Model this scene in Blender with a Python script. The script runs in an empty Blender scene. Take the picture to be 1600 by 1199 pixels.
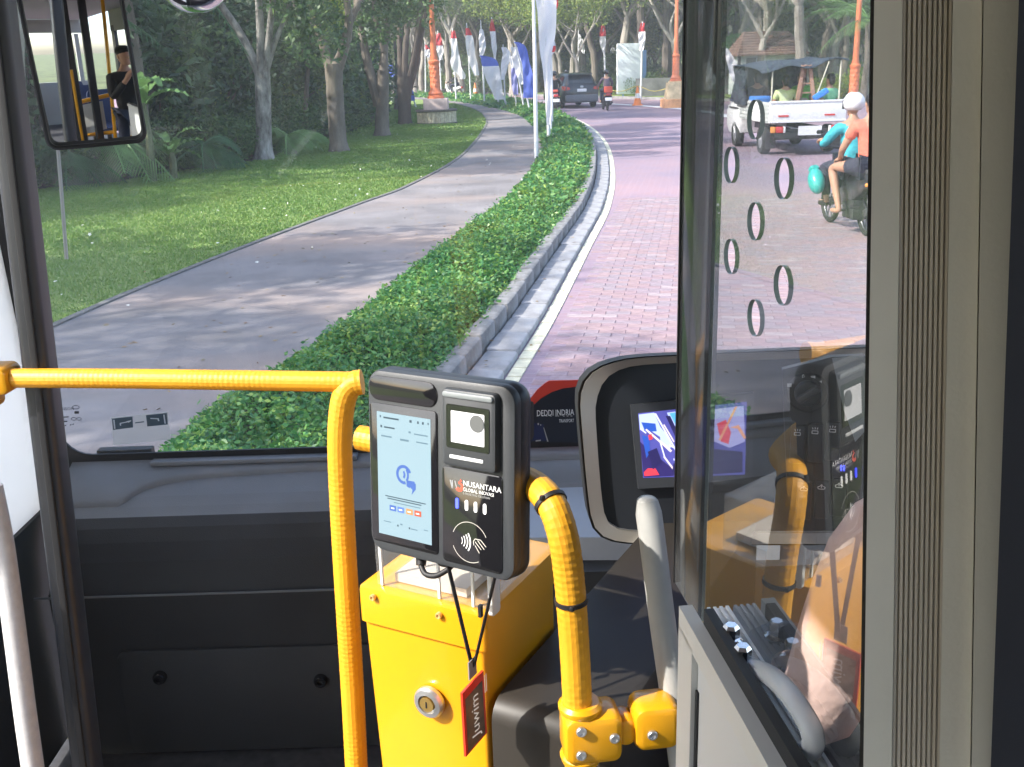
import bpy, bmesh, math, random
import numpy as np
from mathutils import Vector, Matrix, geometry
SC = bpy.context.scene
COL = SC.collection
rnd = random.Random(7)
RNG = np.random.default_rng(11)
V = Vector
PI = math.pi
R = math.radians

# ------------------------------------------------------------------ camera, sky, sun, exposure
PITCH, ROLL, CAMH = 17.2, 1.8, 2.0
cam_data = bpy.data.cameras.new('camera')
cam = bpy.data.objects.new('camera', cam_data)
COL.objects.link(cam)
cam_data.sensor_width = 36.0
cam_data.lens = 36.0
cam_data.clip_start = 0.02
cam_data.clip_end = 1500
CR = Matrix.Rotation(R(90 - PITCH), 3, 'X') @ Matrix.Rotation(R(-ROLL), 3, 'Z')
CP = V((0, 0, CAMH))
cam.matrix_world = Matrix.Translation(CP) @ CR.to_4x4()
SC.camera = cam

SUN_EL, SUN_AZ = 40.0, -112.0            # azimuth: degrees clockwise from +Y (straight ahead)
world = bpy.data.worlds.new('World')
SC.world = world
world.use_nodes = True
wn = world.node_tree
wn.nodes.clear()
w_out = wn.nodes.new('ShaderNodeOutputWorld')
w_bg = wn.nodes.new('ShaderNodeBackground')
w_sky = wn.nodes.new('ShaderNodeTexSky')
w_sky.sky_type = 'NISHITA'
w_sky.sun_disc = False
w_sky.sun_elevation = R(SUN_EL)
w_sky.sun_rotation = R(SUN_AZ)
w_sky.air_density = 1.0
w_sky.dust_density = 2.0
w_bg.inputs['Strength'].default_value = 0.15
wn.links.new(w_sky.outputs[0], w_bg.inputs['Color'])
wn.links.new(w_bg.outputs[0], w_out.inputs['Surface'])
sun_data = bpy.data.lights.new('sun', 'SUN')
sun_data.energy = 2.7
sun_data.angle = R(0.8)
sun_data.color = (1.0, 0.95, 0.87)
sun = bpy.data.objects.new('sun', sun_data)
COL.objects.link(sun)
sdir = V((math.sin(R(SUN_AZ)) * math.cos(R(SUN_EL)), math.cos(R(SUN_AZ)) * math.cos(R(SUN_EL)), math.sin(R(SUN_EL))))
sun.rotation_euler = sdir.to_track_quat('Z', 'Y').to_euler()
sun.location = (20, 10, 40)
SC.view_settings.view_transform = 'Standard'
SC.view_settings.look = 'None'
SC.view_settings.gamma = 1
SC.view_settings.use_curve_mapping = False
SC.view_settings.exposure = 1.95
SC.cycles.max_bounces = 8
SC.cycles.transparent_max_bounces = 24
SC.cycles.diffuse_bounces = 3
SC.cycles.glossy_bounces = 4
SC.cycles.sample_clamp_indirect = 6.0
SC.cycles.use_denoising = True
SC.cycles.caustics_reflective = False
SC.cycles.caustics_refractive = False

# ------------------------------------------------------------------ measuring: the photograph's rays into the place
def ray(x, y):
    return CR @ V(((x - 800) / 1600, -(y - 599.5) / 1600, -1.0))
def at(x, y, d):
    return CP + ray(x, y) * d
def onz(x, y, z=0.0):
    r = ray(x, y)
    return CP + r * ((z - CAMH) / r.z)
def onY(x, y, Y):
    r = ray(x, y)
    return CP + r * (Y / r.y)
def onpl(x, y, o, n):
    r = ray(x, y)
    return CP + r * ((o - CP).dot(n) / r.dot(n))

def proj(p):
    q = CR.transposed() @ (V(p) - CP)
    return (800 - q.x / q.z * 1600, 599.5 + q.y / q.z * 1600, -q.z)
# ------------------------------------------------------------------ materials
MATS = {}
def M(name, col, rough=0.5, metal=0.0, nz=None, bump=None, coat=0.0, emit=None, spec=0.5, alt=None, obj_coord=True, trans=None, island=None, stretch=None):
    if name in MATS:
        return MATS[name]
    if name.startswith(('shirt', 'jacket', 'cloth')) and not bump: bump = (11, .55, .03)
    m = bpy.data.materials.new(name)
    MATS[name] = m
    m.use_nodes = True
    nt = m.node_tree
    b = nt.nodes['Principled BSDF']
    b.inputs['Base Color'].default_value = (*col, 1)
    b.inputs['Roughness'].default_value = rough
    b.inputs['Metallic'].default_value = metal
    b.inputs['Specular IOR Level'].default_value = spec
    if coat:
        b.inputs['Coat Weight'].default_value = coat
        b.inputs['Coat Roughness'].default_value = 0.06
    if emit:
        b.inputs['Emission Color'].default_value = (*emit[0], 1)
        b.inputs['Emission Strength'].default_value = emit[1]
    tc = nt.nodes.new('ShaderNodeTexCoord')
    src = tc.outputs['Object']
    if stretch:
        mp = nt.nodes.new('ShaderNodeMapping')
        mp.inputs['Scale'].default_value = stretch
        nt.links.new(src, mp.inputs['Vector'])
        src = mp.outputs[0]
    colout = None
    if nz or alt:
        sc, am = nz if nz else (3.0, 0.0)
        n = nt.nodes.new('ShaderNodeTexNoise')
        n.inputs['Scale'].default_value = sc
        n.inputs['Detail'].default_value = 6
        n.inputs['Roughness'].default_value = 0.62
        nt.links.new(src, n.inputs['Vector'])
        cr = nt.nodes.new('ShaderNodeValToRGB')
        cr.color_ramp.elements[0].position = 0.32
        cr.color_ramp.elements[1].position = 0.68
        a = alt if alt else [max(0, c * (1 - am)) for c in col]
        d = col if alt else [min(1, c * (1 + am)) for c in col]
        cr.color_ramp.elements[0].color = (*a, 1)
        cr.color_ramp.elements[1].color = (*d, 1)
        nt.links.new(n.outputs['Fac'], cr.inputs['Fac'])
        colout = cr.outputs['Color']
    if island:
        g = nt.nodes.new('ShaderNodeNewGeometry')
        cr2 = nt.nodes.new('ShaderNodeValToRGB')
        els = cr2.color_ramp.elements
        k = len(island)
        els[0].position = 0; els[0].color = (*island[0], 1)
        els[1].position = 1; els[1].color = (*island[-1], 1)
        for i in range(1, k - 1):
            e = els.new(i / (k - 1)); e.color = (*island[i], 1)
        nt.links.new(g.outputs['Random Per Island'], cr2.inputs['Fac'])
        if colout is not None:
            mx = nt.nodes.new('ShaderNodeMix'); mx.data_type = 'RGBA'; mx.blend_type = 'MULTIPLY'
            mx.inputs[0].default_value = 1.0
            sc2 = nt.nodes.new('ShaderNodeMix'); sc2.data_type = 'RGBA'
            nt.links.new(colout, mx.inputs[6]); nt.links.new(cr2.outputs['Color'], mx.inputs[7])
            nt.nodes.remove(sc2)
            colout = mx.outputs[2]
        else:
            colout = cr2.outputs['Color']
    if colout is not None:
        nt.links.new(colout, b.inputs['Base Color'])
    if bump:
        n2 = nt.nodes.new('ShaderNodeTexNoise')
        n2.inputs['Scale'].default_value = bump[0]
        n2.inputs['Detail'].default_value = 4
        nt.links.new(src, n2.inputs['Vector'])
        bp = nt.nodes.new('ShaderNodeBump')
        bp.inputs['Strength'].default_value = bump[1]
        bp.inputs['Distance'].default_value = bump[2] if len(bump) > 2 else 0.01
        nt.links.new(n2.outputs['Fac'], bp.inputs['Height'])
        nt.links.new(bp.outputs[0], b.inputs['Normal'])
    if trans:
        # leaves: some light passes through
        tr = nt.nodes.new('ShaderNodeBsdfTranslucent')
        mx = nt.nodes.new('ShaderNodeMixShader')
        mx.inputs[0].default_value = trans
        if colout is not None:
            nt.links.new(colout, tr.inputs['Color'])
        else:
            tr.inputs['Color'].default_value = (*col, 1)
        out = nt.nodes['Material Output']
        nt.links.new(b.outputs[0], mx.inputs[1]); nt.links.new(tr.outputs[0], mx.inputs[2])
        nt.links.new(mx.outputs[0], out.inputs['Surface'])
    return m

def glass_mat(name, tint=(1, 1, 1), refl=1.0, rough=0.0, haze=0.0, ior=1.5):
    m = bpy.data.materials.new(name); MATS[name] = m
    m.use_nodes = True
    nt = m.node_tree; nt.nodes.clear()
    out = nt.nodes.new('ShaderNodeOutputMaterial')
    t = nt.nodes.new('ShaderNodeBsdfTransparent'); t.inputs['Color'].default_value = (*tint, 1)
    g = nt.nodes.new('ShaderNodeBsdfGlossy'); g.inputs['Roughness'].default_value = rough
    f = nt.nodes.new('ShaderNodeFresnel'); f.inputs['IOR'].default_value = ior
    # the same reflectance from either face of the pane
    geo = nt.nodes.new('ShaderNodeNewGeometry')
    lw = nt.nodes.new('ShaderNodeVectorMath'); lw.operation = 'DOT_PRODUCT'
    nt.links.new(geo.outputs['Incoming'], lw.inputs[0]); nt.links.new(geo.outputs['Normal'], lw.inputs[1])
    ab = nt.nodes.new('ShaderNodeMath'); ab.operation = 'ABSOLUTE'
    nt.links.new(lw.outputs['Value'], ab.inputs[0])
    om = nt.nodes.new('ShaderNodeMath'); om.operation = 'SUBTRACT'; om.inputs[0].default_value = 1.0
    nt.links.new(ab.outputs[0], om.inputs[1])
    pw = nt.nodes.new('ShaderNodeMath'); pw.operation = 'POWER'; pw.inputs[1].default_value = 5.0
    nt.links.new(om.outputs[0], pw.inputs[0])
    ma = nt.nodes.new('ShaderNodeMath'); ma.operation = 'MULTIPLY_ADD'
    r0 = ((ior - 1) / (ior + 1)) ** 2
    ma.inputs[1].default_value = (1 - r0) * refl; ma.inputs[2].default_value = r0 * refl
    nt.links.new(pw.outputs[0], ma.inputs[0])
    nt.nodes.remove(f)
    mx = nt.nodes.new('ShaderNodeMixShader')
    nt.links.new(ma.outputs[0], mx.inputs[0])
    nt.links.new(t.outputs[0], mx.inputs[1]); nt.links.new(g.outputs[0], mx.inputs[2])
    last = mx
    if haze:
        d = nt.nodes.new('ShaderNodeBsdfDiffuse'); d.inputs['Color'].default_value = (.8, .82, .85, 1)
        m2 = nt.nodes.new('ShaderNodeMixShader'); m2.inputs[0].default_value = haze
        nt.links.new(mx.outputs[0], m2.inputs[1]); nt.links.new(d.outputs[0], m2.inputs[2])
        last = m2
    nt.links.new(last.outputs[0], out.inputs['Surface'])
    return m

# ------------------------------------------------------------------ mesh helpers
class Fr:
    """a local frame: origin o, axes u, v, n"""
    def __init__(s, o, u, v, n=None):
        s.o = V(o); s.u = V(u).normalized(); s.v = V(v); s.v = (s.v - s.u * s.v.dot(s.u)).normalized()
        s.n = V(n) if n is not None else s.u.cross(s.v)
        s.n.normalize()
    def __call__(s, x, y, z=0.0):
        return s.o + s.u * x + s.v * y + s.n * z
    def px(s, x, y, z=0.0):
        p = onpl(x, y, s.o + s.n * z, s.n) - s.o
        return (p.dot(s.u), p.dot(s.v))
WF = Fr((0, 0, 0), (1, 0, 0), (0, 1, 0))

def rrect(cx, cy, w, h, r, n=5):
    pts = []
    r = min(r, w / 2 - 1e-5, h / 2 - 1e-5)
    for k, (sx, sy) in enumerate(((1, 1), (-1, 1), (-1, -1), (1, -1))):
        for i in range(n + 1):
            a = (k + i / n) * PI / 2
            pts.append((cx + sx * (w / 2 - r) + r * math.cos(a), cy + sy * (h / 2 - r) + r * math.sin(a)))
    return pts

class MB:
    def __init__(s):
        s.v = []; s.f = []; s.m = []
    def add(s, vs, fs, mi=0):
        b = len(s.v)
        s.v.extend(V(p) for p in vs)
        for f in fs:
            s.f.append([b + i for i in f]); s.m.append(mi)
        return s
    def box(s, c, size, fr=WF, mi=0, top=1.0):
        cx, cy, cz = c; a, b, h = size[0] / 2, size[1] / 2, size[2] / 2
        vs = [fr(cx + sx * a * (top if sz > 0 else 1), cy + sy * b * (top if sz > 0 else 1), cz + sz * h) for sz in (-1, 1) for sy in (-1, 1) for sx in (-1, 1)]
        return s.add(vs, [(0, 2, 3, 1), (4, 5, 7, 6), (0, 1, 5, 4), (2, 6, 7, 3), (0, 4, 6, 2), (1, 3, 7, 5)], mi)
    def bbox(s, c, size, bev, fr=WF, mi=0):
        """box with chamfered edges, via a slab"""
        cx, cy, cz = c
        return s.slab(fr, cx, cy, size[0], size[1], bev * 1.5, cz - size[2] / 2, cz + size[2] / 2, bev, mi, both=True, n=3)
    def rings(s, rs, closed=True, cap0=True, cap1=True, mi=0):
        n = len(rs[0]); b = len(s.v)
        for r in rs: s.v.extend(V(p) for p in r)
        for i in range(len(rs) - 1):
            for j in range(n if closed else n - 1):
                k = (j + 1) % n
                s.f.append([b + i * n + j, b + i * n + k, b + (i + 1) * n + k, b + (i + 1) * n + j]); s.m.append(mi)
        if cap0: s.f.append([b + j for j in reversed(range(n))]); s.m.append(mi)
        if cap1: s.f.append([b + (len(rs) - 1) * n + j for j in range(n)]); s.m.append(mi)
        return s
    def slab(s, fr, cx, cy, w, h, r, z0, z1, bev=0.0, mi=0, both=False, n=5, cap0=True):
        rs = []
        def ring(ins, z):
            return [fr(x, y, z) for x, y in rrect(cx, cy, w - 2 * ins, h - 2 * ins, max(r - ins, 1e-4), n)]
        if bev and both:
            rs += [ring(bev, z0), ring(bev * .3, z0 + bev * .3), ring(0, z0 + bev)]
        else:
            rs += [ring(0, z0)]
        if bev:
            rs += [ring(0, z1 - bev), ring(bev * .3, z1 - bev * .3), ring(bev, z1)]
        else:
            rs += [ring(0, z1)]
        return s.rings(rs, mi=mi, cap0=cap0)
    def frame(s, fr, cx, cy, w, h, r, t, z0, z1, bev=0.0, mi=0, n=6):
        def ring(ins, z):
            return [fr(x, y, z) for x, y in rrect(cx, cy, w - 2 * ins, h - 2 * ins, max(r - ins, 1e-3), n)]
        rs = [ring(t, z0), ring(0, z0), ring(0, z1 - bev), ring(bev, z1), ring(t - bev, z1), ring(t, z1 - bev), ring(t, z0)]
        return s.rings(rs, cap0=False, cap1=False, mi=mi)
    def prism(s, poly, vec, mi=0):
        vec = V(vec)
        return s.rings([poly, [V(p) + vec for p in poly]], mi=mi)
    def poly(s, pts, mi=0):
        return s.add(pts, [list(range(len(pts)))], mi)
    def tube(s, pts, r, n=10, mi=0, cap=True, flat=None):
        pts = [V(p) for p in pts]
        rad = r if isinstance(r, (list, tuple)) else [r] * len(pts)
        t0 = (pts[1] - pts[0]).normalized()
        nrm = t0.orthogonal().normalized()
        rs = []
        for i, p in enumerate(pts):
            if i == 0: t = t0
            elif i == len(pts) - 1: t = (pts[i] - pts[i - 1]).normalized()
            else: t = ((pts[i + 1] - p).normalized() + (p - pts[i - 1]).normalized()).normalized()
            nrm = (nrm - t * nrm.dot(t)).normalized()
            bn = t.cross(nrm)
            rs.append([p + (nrm * math.cos(a) + bn * math.sin(a)) * rad[i] for a in (2 * PI * k / n for k in range(n))])
        return s.rings(rs, cap0=cap, cap1=cap, mi=mi)
    def lathe(s, prof, o=(0, 0, 0), axis=(0, 0, 1), n=16, mi=0, cap0=True, cap1=True):
        ax = V(axis).normalized(); u = ax.orthogonal().normalized(); w = ax.cross(u); o = V(o)
        rs = [[o + ax * h + (u * math.cos(a) + w * math.sin(a)) * max(r, 1e-5) for a in (2 * PI * k / n for k in range(n))] for r, h in prof]
        return s.rings(rs, mi=mi, cap0=cap0, cap1=cap1)
    def ball(s, c, r, n=10, mi=0, fr=WF):
        rx, ry, rz = r if isinstance(r, (tuple, list)) else (r, r, r)
        k = max(4, n // 2)
        rs = []
        for i in range(1, k):
            a = PI * i / k
            rs.append([fr(c[0] + rx * math.sin(a) * math.cos(b), c[1] + ry * math.sin(a) * math.sin(b), c[2] - rz * math.cos(a)) for b in (2 * PI * j / n for j in range(n))])
        return s.rings(rs, mi=mi)
    def grid(s, fn, nu, nv, mi=0):
        vs = [fn(i / nu, j / nv) for j in range(nv + 1) for i in range(nu + 1)]
        fs = [(j * (nu + 1) + i, j * (nu + 1) + i + 1, (j + 1) * (nu + 1) + i + 1, (j + 1) * (nu + 1) + i) for j in range(nv) for i in range(nu)]
        return s.add(vs, fs, mi)
    def holed(s, fr, outer, holes, z0, z1, mi=0, mi_wall=1, mi_back=2):
        loops = [outer] + holes
        for z, flip in ((z0, True), (z1, False)):
            pl = [[V((x, y, 0)) for x, y in l] for l in loops]
            tris = geometry.tessellate_polygon(pl)
            flat = [fr(x, y, z) for l in loops for x, y in l]
            s.add(flat, [tuple(reversed(t)) if flip else t for t in tris], mi_back if flip else mi)
        for k, l in enumerate(loops):
            n = len(l)
            vs = [fr(x, y, z0) for x, y in l] + [fr(x, y, z1) for x, y in l]
            s.add(vs, [(i, (i + 1) % n, n + (i + 1) % n, n + i) for i in range(n)], mi_wall)
        return s

XF = {}                                           # world matrix of every object built here
def mesh_from(mb, name, mats, xf=None, smooth=35):
    me = bpy.data.meshes.new(name)
    vs = mb.v if xf is None else [xf @ v for v in mb.v]
    me.from_pydata([tuple(v) for v in vs], [], mb.f)
    for m in (mats if isinstance(mats, (list, tuple)) else [mats]): me.materials.append(m)
    if isinstance(mats, (list, tuple)) and len(mats) > 1:
        me.polygons.foreach_set('material_index', mb.m)
    bm = bmesh.new(); bm.from_mesh(me)
    bmesh.ops.recalc_face_normals(bm, faces=bm.faces)
    bm.to_mesh(me); bm.free()
    if smooth:
        me.polygons.foreach_set('use_smooth', [True] * len(me.polygons))
        me.set_sharp_from_angle(angle=R(smooth))
    me.update()
    return me
def tag(o, label=None, cat=None, group=None, kind=None):
    if label: o['label'] = label
    if cat: o['category'] = cat
    if group: o['group'] = group
    if kind: o['kind'] = kind
    return o
def thing(name, label, cat, loc=(0, 0, 0), rz=0.0, group=None):
    o = bpy.data.objects.new(name, None)
    o.empty_display_size = 0.1
    o.location = loc; o.rotation_euler = (0, 0, rz)
    COL.objects.link(o)
    XF[o.name] = Matrix.Translation(V(loc)) @ Matrix.Rotation(rz, 4, 'Z')
    return tag(o, label, cat, group)
def part(name, mb, mats, parent, local=False, smooth=35, label=None, kind=None):
    """one mesh object under its thing; mb in world coordinates unless local"""
    xf = None if local else XF[parent.name].inverted()
    o = bpy.data.objects.new(name, mesh_from(mb, name, mats, xf, smooth))
    o.parent = parent
    COL.objects.link(o)
    XF[o.name] = XF[parent.name]
    return tag(o, label, kind=kind)
def single(name, mb, mats, label=None, cat=None, group=None, kind=None, smooth=35, origin=None):
    """a thing that is one mesh; its origin is put at its base"""
    if origin is None:
        n = len(mb.v)
        origin = V((sum(v.x for v in mb.v) / n, sum(v.y for v in mb.v) / n, min(v.z for v in mb.v)))
    T = Matrix.Translation(origin)
    o = bpy.data.objects.new(name, mesh_from(mb, name, mats, T.inverted(), smooth))
    o.location = origin
    COL.objects.link(o)
    XF[o.name] = T
    return tag(o, label, cat, group, kind)
def link_mesh(name, me, parent=None, loc=None, rz=0.0, sc=None, **kw):
    o = bpy.data.objects.new(name, me)
    if parent: o.parent = parent
    if loc is not None: o.location = loc
    o.rotation_euler = (0, 0, rz)
    if sc: o.scale = (sc, sc, sc) if not isinstance(sc, (tuple, list)) else sc
    COL.objects.link(o)
    XF[o.name] = (XF[parent.name] if parent else Matrix()) @ Matrix.Translation(V(loc or (0, 0, 0)))
    return tag(o, **kw)
def copy_tree(o, loc=None, rz=None, parent=None, label=None, mats=None):
    c = o.copy(); COL.objects.link(c)
    if parent: c.parent = parent
    if loc is not None: c.location = loc
    if rz is not None: c.rotation_euler = (0, 0, rz)
    if label: c['label'] = label
    if mats and c.type == 'MESH':
        for i, sl in enumerate(c.material_slots):
            if sl.material.name in mats:
                sl.link = 'OBJECT'; sl.material = mats[sl.material.name]
    for ch in list(o.children):
        copy_tree(ch, parent=c, mats=mats)
    return c
def np_mesh(name, verts, quads, mats, midx=None, smooth=False):
    me = bpy.data.meshes.new(name)
    nv, nf = len(verts), len(quads); k = quads.shape[1]
    me.vertices.add(nv); me.vertices.foreach_set('co', np.ascontiguousarray(verts, np.float32).ravel())
    me.loops.add(nf * k); me.loops.foreach_set('vertex_index', np.ascontiguousarray(quads, np.int32).ravel())
    me.polygons.add(nf)
    me.polygons.foreach_set('loop_start', np.arange(0, nf * k, k, dtype=np.int32))
    for m in (mats if isinstance(mats, (list, tuple)) else [mats]): me.materials.append(m)
    if midx is not None: me.polygons.foreach_set('material_index', np.asarray(midx, np.int32))
    me.update(calc_edges=True); me.validate()
    return me
def unit(n, rg=RNG):
    a = rg.normal(size=(n, 3)); return a / np.linalg.norm(a, axis=1, keepdims=True)
def leaf_quads(P, L, W, up=0.0, rg=RNG, droop=0.0):
    """folded leaf: two quads meeting along a midrib would double the cost, so one kite per leaf"""
    n = len(P)
    a = unit(n, rg); a[:, 2] = a[:, 2] * (1 - up) + rg.uniform(-.2, .5, n) * up - droop
    a /= np.linalg.norm(a, axis=1, keepdims=True)
    b = np.cross(a, unit(n, rg)); b /= np.linalg.norm(b, axis=1, keepdims=True) + 1e-9
    l = (L * rg.uniform(.65, 1.25, n))[:, None]; w = (W * rg.uniform(.7, 1.2, n))[:, None]
    v = np.stack([P, P + a * l * .45 + b * w * .5, P + a * l, P + a * l * .45 - b * w * .5], 1).reshape(-1, 3)
    q = np.arange(4 * n).reshape(n, 4)
    return v, q
def crom(pts, n):
    """Catmull-Rom through pts, resampled evenly to n points"""
    P = [V(p) for p in pts]
    P = [P[0] * 2 - P[1]] + P + [P[-1] * 2 - P[-2]]
    out = []
    for i in range(1, len(P) - 2):
        a, b, c, d = P[i - 1:i + 3]
        for k in range(12):
            t = k / 12
            out.append(.5 * ((2 * b) + (c - a) * t + (2 * a - 5 * b + 4 * c - d) * t * t + (3 * b - a - 3 * c + d) * t ** 3))
    out.append(P[-2])
    s = [0]
    for i in range(1, len(out)): s.append(s[-1] + (out[i] - out[i - 1]).length)
    res = []; j = 0
    for k in range(n):
        d = s[-1] * k / (n - 1)
        while j < len(s) - 2 and s[j + 1] < d: j += 1
        t = (d - s[j]) / max(s[j + 1] - s[j], 1e-9)
        res.append(out[j].lerp(out[j + 1], min(max(t, 0), 1)))
    return res
def arc_len(c): return sum((c[i + 1] - c[i]).length for i in range(len(c) - 1))
def offset(c, d):
    r = []
    for i, p in enumerate(c):
        t = (c[min(i + 1, len(c) - 1)] - c[max(i - 1, 0)]); t.z = 0; t.normalize()
        r.append(p + V((t.y, -t.x, 0)) * d)
    return r
def text_mesh(txt, size, fr, x, y, z, mb, mi=0, depth=0.0, align='LEFT', sx=1.0, shear=0.0):
    cu = bpy.data.curves.new('t', 'FONT')
    cu.body = txt; cu.size = size; cu.align_x = align; cu.resolution_u = 2; cu.shear = shear
    o = bpy.data.objects.new('t', cu)
    COL.objects.link(o)
    dg = bpy.context.evaluated_depsgraph_get()
    me = bpy.data.meshes.new_from_object(o.evaluated_get(dg))
    mb.add([fr(x + v.co.x * sx, y + v.co.y, z) for v in me.vertices], [tuple(p.vertices) for p in me.polygons], mi)
    bpy.data.objects.remove(o); bpy.data.curves.remove(cu); bpy.data.meshes.remove(me)

LAND = [(-60, 'left of the pale trunk'), (24, 'behind the thick pale trunk'), (75, 'beside the pale rod'), (140, 'behind the long mirror'), (215, 'right of the long mirror'), (262, 'by the banana plants'), (320, 'left of the mottled trunk'), (400, 'behind the mottled trunk'), (450, 'right of the mottled trunk'),
        (490, 'behind the slim dark tree'), (530, 'behind the stout forked tree'), (570, 'left of the leaning trunks'), (605, 'behind the leaning trunks'), (640, 'behind the fan shaped tree'), (680, 'behind the first orange lamp post'), (712, 'behind the trailing banner'), (740, 'behind the banner of strips'), (772, 'behind the middle flags'),
        (815, 'behind the blue banner'), (850, 'behind the ragged white cloth'), (880, 'above the left motorcycle'), (910, 'behind the dark car'), (945, 'left of the white board'), (985, 'behind the white board'), (1025, 'right of the white board'), (1060, 'behind the cream lamp base'), (1110, 'left of the hut'), (1160, 'behind the truck cab'),
        (1205, 'behind the brown roofed hut'), (1260, 'right of the hut'), (1300, 'left of the right lamp post'), (1340, 'behind the right lamp post'), (1420, 'behind the ribbed pillar')]
def where(p):
    q = proj(V(p))
    return min(LAND, key=lambda t: abs(t[0] - q[0]))[1] if q[2] > 0 else 'outside the picture'
# ================================================================== THE GROUND
PX = lambda pts, z: [onz(x, y, z) for x, y in pts]
def flat(c, z): return [V((p.x, p.y, z)) for p in c]
kerb_pts = [(690, 560), (770, 470), (850, 370), (900, 305), (919, 255), (918, 215), (897, 190), (865, 174), (838, 163), (806, 156), (757, 151), (695, 148)]
back = [V((-2.6, -9, 0)), V((-2.15, -3, 0)), V((-1.72, 0, 0)), V((-1.22, 2.6, 0))]
KC = crom(back + flat(PX(kerb_pts, .15), 0) + [V((-14, 98, 0)), V((-30, 122, 0))], 420)
hl_pts = [(255, 665), (300, 620), (380, 575), (500, 505), (630, 410), (720, 345), (800, 290), (843, 240), (852, 218), (848, 200), (838, 188), (812, 172), (770, 162), (725, 155), (690, 151), (650, 148)]
hb = [V((-3.9, -9, 0)), V((-3.2, -3, 0)), V((-2.7, 0, 0)), V((-2.1, 3.0, 0))]
HC = crom(hb + flat(PX(hl_pts, .3), 0) + [V((-17, 95, 0)), V((-33, 119, 0))], 420)
wl_pts = [(0, 545), (75, 515), (200, 460), (400, 380), (560, 320), (640, 290), (720, 245), (755, 205), (760, 185), (740, 170), (700, 160), (650, 155)]
wb = [V((-6.2, -9, 0)), V((-5.2, -3, 0)), V((-4.6, 1, 0)), V((-4.1, 4.5, 0))]
WC = crom(wb + flat(PX(wl_pts, .12), 0) + [V((-19, 93, 0)), V((-35, 117, 0))], 420)
lb_pts = [(50, 297), (150, 287), (300, 264), (400, 250), (470, 228), (560, 200), (610, 170)]
LB = crom([V((-14, -9, 0)), V((-11.5, 4, 0)), V((-9.6, 13, 0))] + flat(PX(lb_pts, .12), 0) + [V((-9.5, 72, 0)), V((-22, 92, 0)), V((-40, 112, 0))], 420)
far_pts = [(600, 141), (700, 144), (850, 151), (960, 154), (1060, 157), (1150, 159), (1300, 160), (1500, 162)]
FC = crom([V((-40, 150, 0)), V((-22, 126, 0))] + flat(PX(far_pts, 0), 0) + [V((26, 34, 0)), V((34, 10, 0)), V((36, -9, 0))], 420)

def strip(A, B, za, zb, n=1):
    mb = MB()
    def fn(u, v):
        i = min(int(round(v * (len(A) - 1))), len(A) - 1)
        p = A[i].lerp(B[i], u); p.z = za + (zb - za) * u
        return p
    return mb.grid(fn, n, len(A) - 1)

m_ground = M('earth', (.10, .12, .045), .95, nz=(.6, .4))
single('ground', MB().poly([V((-400, -200, -.08)), V((400, -200, -.08)), V((400, 600, -.08)), V((-400, 600, -.08))]), m_ground, kind='structure', origin=V((0, 0, -.08)))

# road sheet: red block paving, laid in courses across the road
ROADDIR = R(-10.5)
def road_mat():
    m = bpy.data.materials.new('road_paving'); MATS['road_paving'] = m; m.use_nodes = True
    nt = m.node_tree; b = nt.nodes['Principled BSDF']; b.inputs['Roughness'].default_value = .82
    tc = nt.nodes.new('ShaderNodeTexCoord'); mp = nt.nodes.new('ShaderNodeMapping')
    mp.inputs['Rotation'].default_value = (0, 0, -ROADDIR)
    nt.links.new(tc.outputs['Object'], mp.inputs['Vector'])
    br = nt.nodes.new('ShaderNodeTexBrick')
    br.inputs['Scale'].default_value = 1.0
    br.inputs['Brick Width'].default_value = .21; br.inputs['Row Height'].default_value = .105
    br.inputs['Mortar Size'].default_value = .006; br.inputs['Mortar Smooth'].default_value = .3
    br.inputs['Color1'].default_value = (.275, .194, .206, 1); br.inputs['Color2'].default_value = (.25, .195, .228, 1)
    br.inputs['Mortar'].default_value = (.31, .262, .278, 1)
    nt.links.new(mp.outputs[0], br.inputs['Vector'])
    n = nt.nodes.new('ShaderNodeTexNoise'); n.inputs['Scale'].default_value = .33; n.inputs['Detail'].default_value = 5
    nt.links.new(tc.outputs['Object'], n.inputs['Vector'])
    cr = nt.nodes.new('ShaderNodeValToRGB')
    cr.color_ramp.elements[0].position = .35; cr.color_ramp.elements[0].color = (.80, .82, .95, 1)
    cr.color_ramp.elements[1].position = .66; cr.color_ramp.elements[1].color = (1.12, .98, 1.0, 1)
    nt.links.new(n.outputs['Fac'], cr.inputs['Fac'])
    mx = nt.nodes.new('ShaderNodeMix'); mx.data_type = 'RGBA'; mx.blend_type = 'MULTIPLY'; mx.inputs[0].default_value = 1
    nt.links.new(br.outputs['Color'], mx.inputs[6]); nt.links.new(cr.outputs['Color'], mx.inputs[7])
    nt.links.new(mx.outputs[2], b.inputs['Base Color'])
    return m
RE = offset(KC, .40)
road = single('road', strip([p.copy() for p in RE], FC[::-1], -.006, -.006, 12), road_mat(), kind='structure', origin=V((0, 0, 0)), smooth=0)

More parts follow.
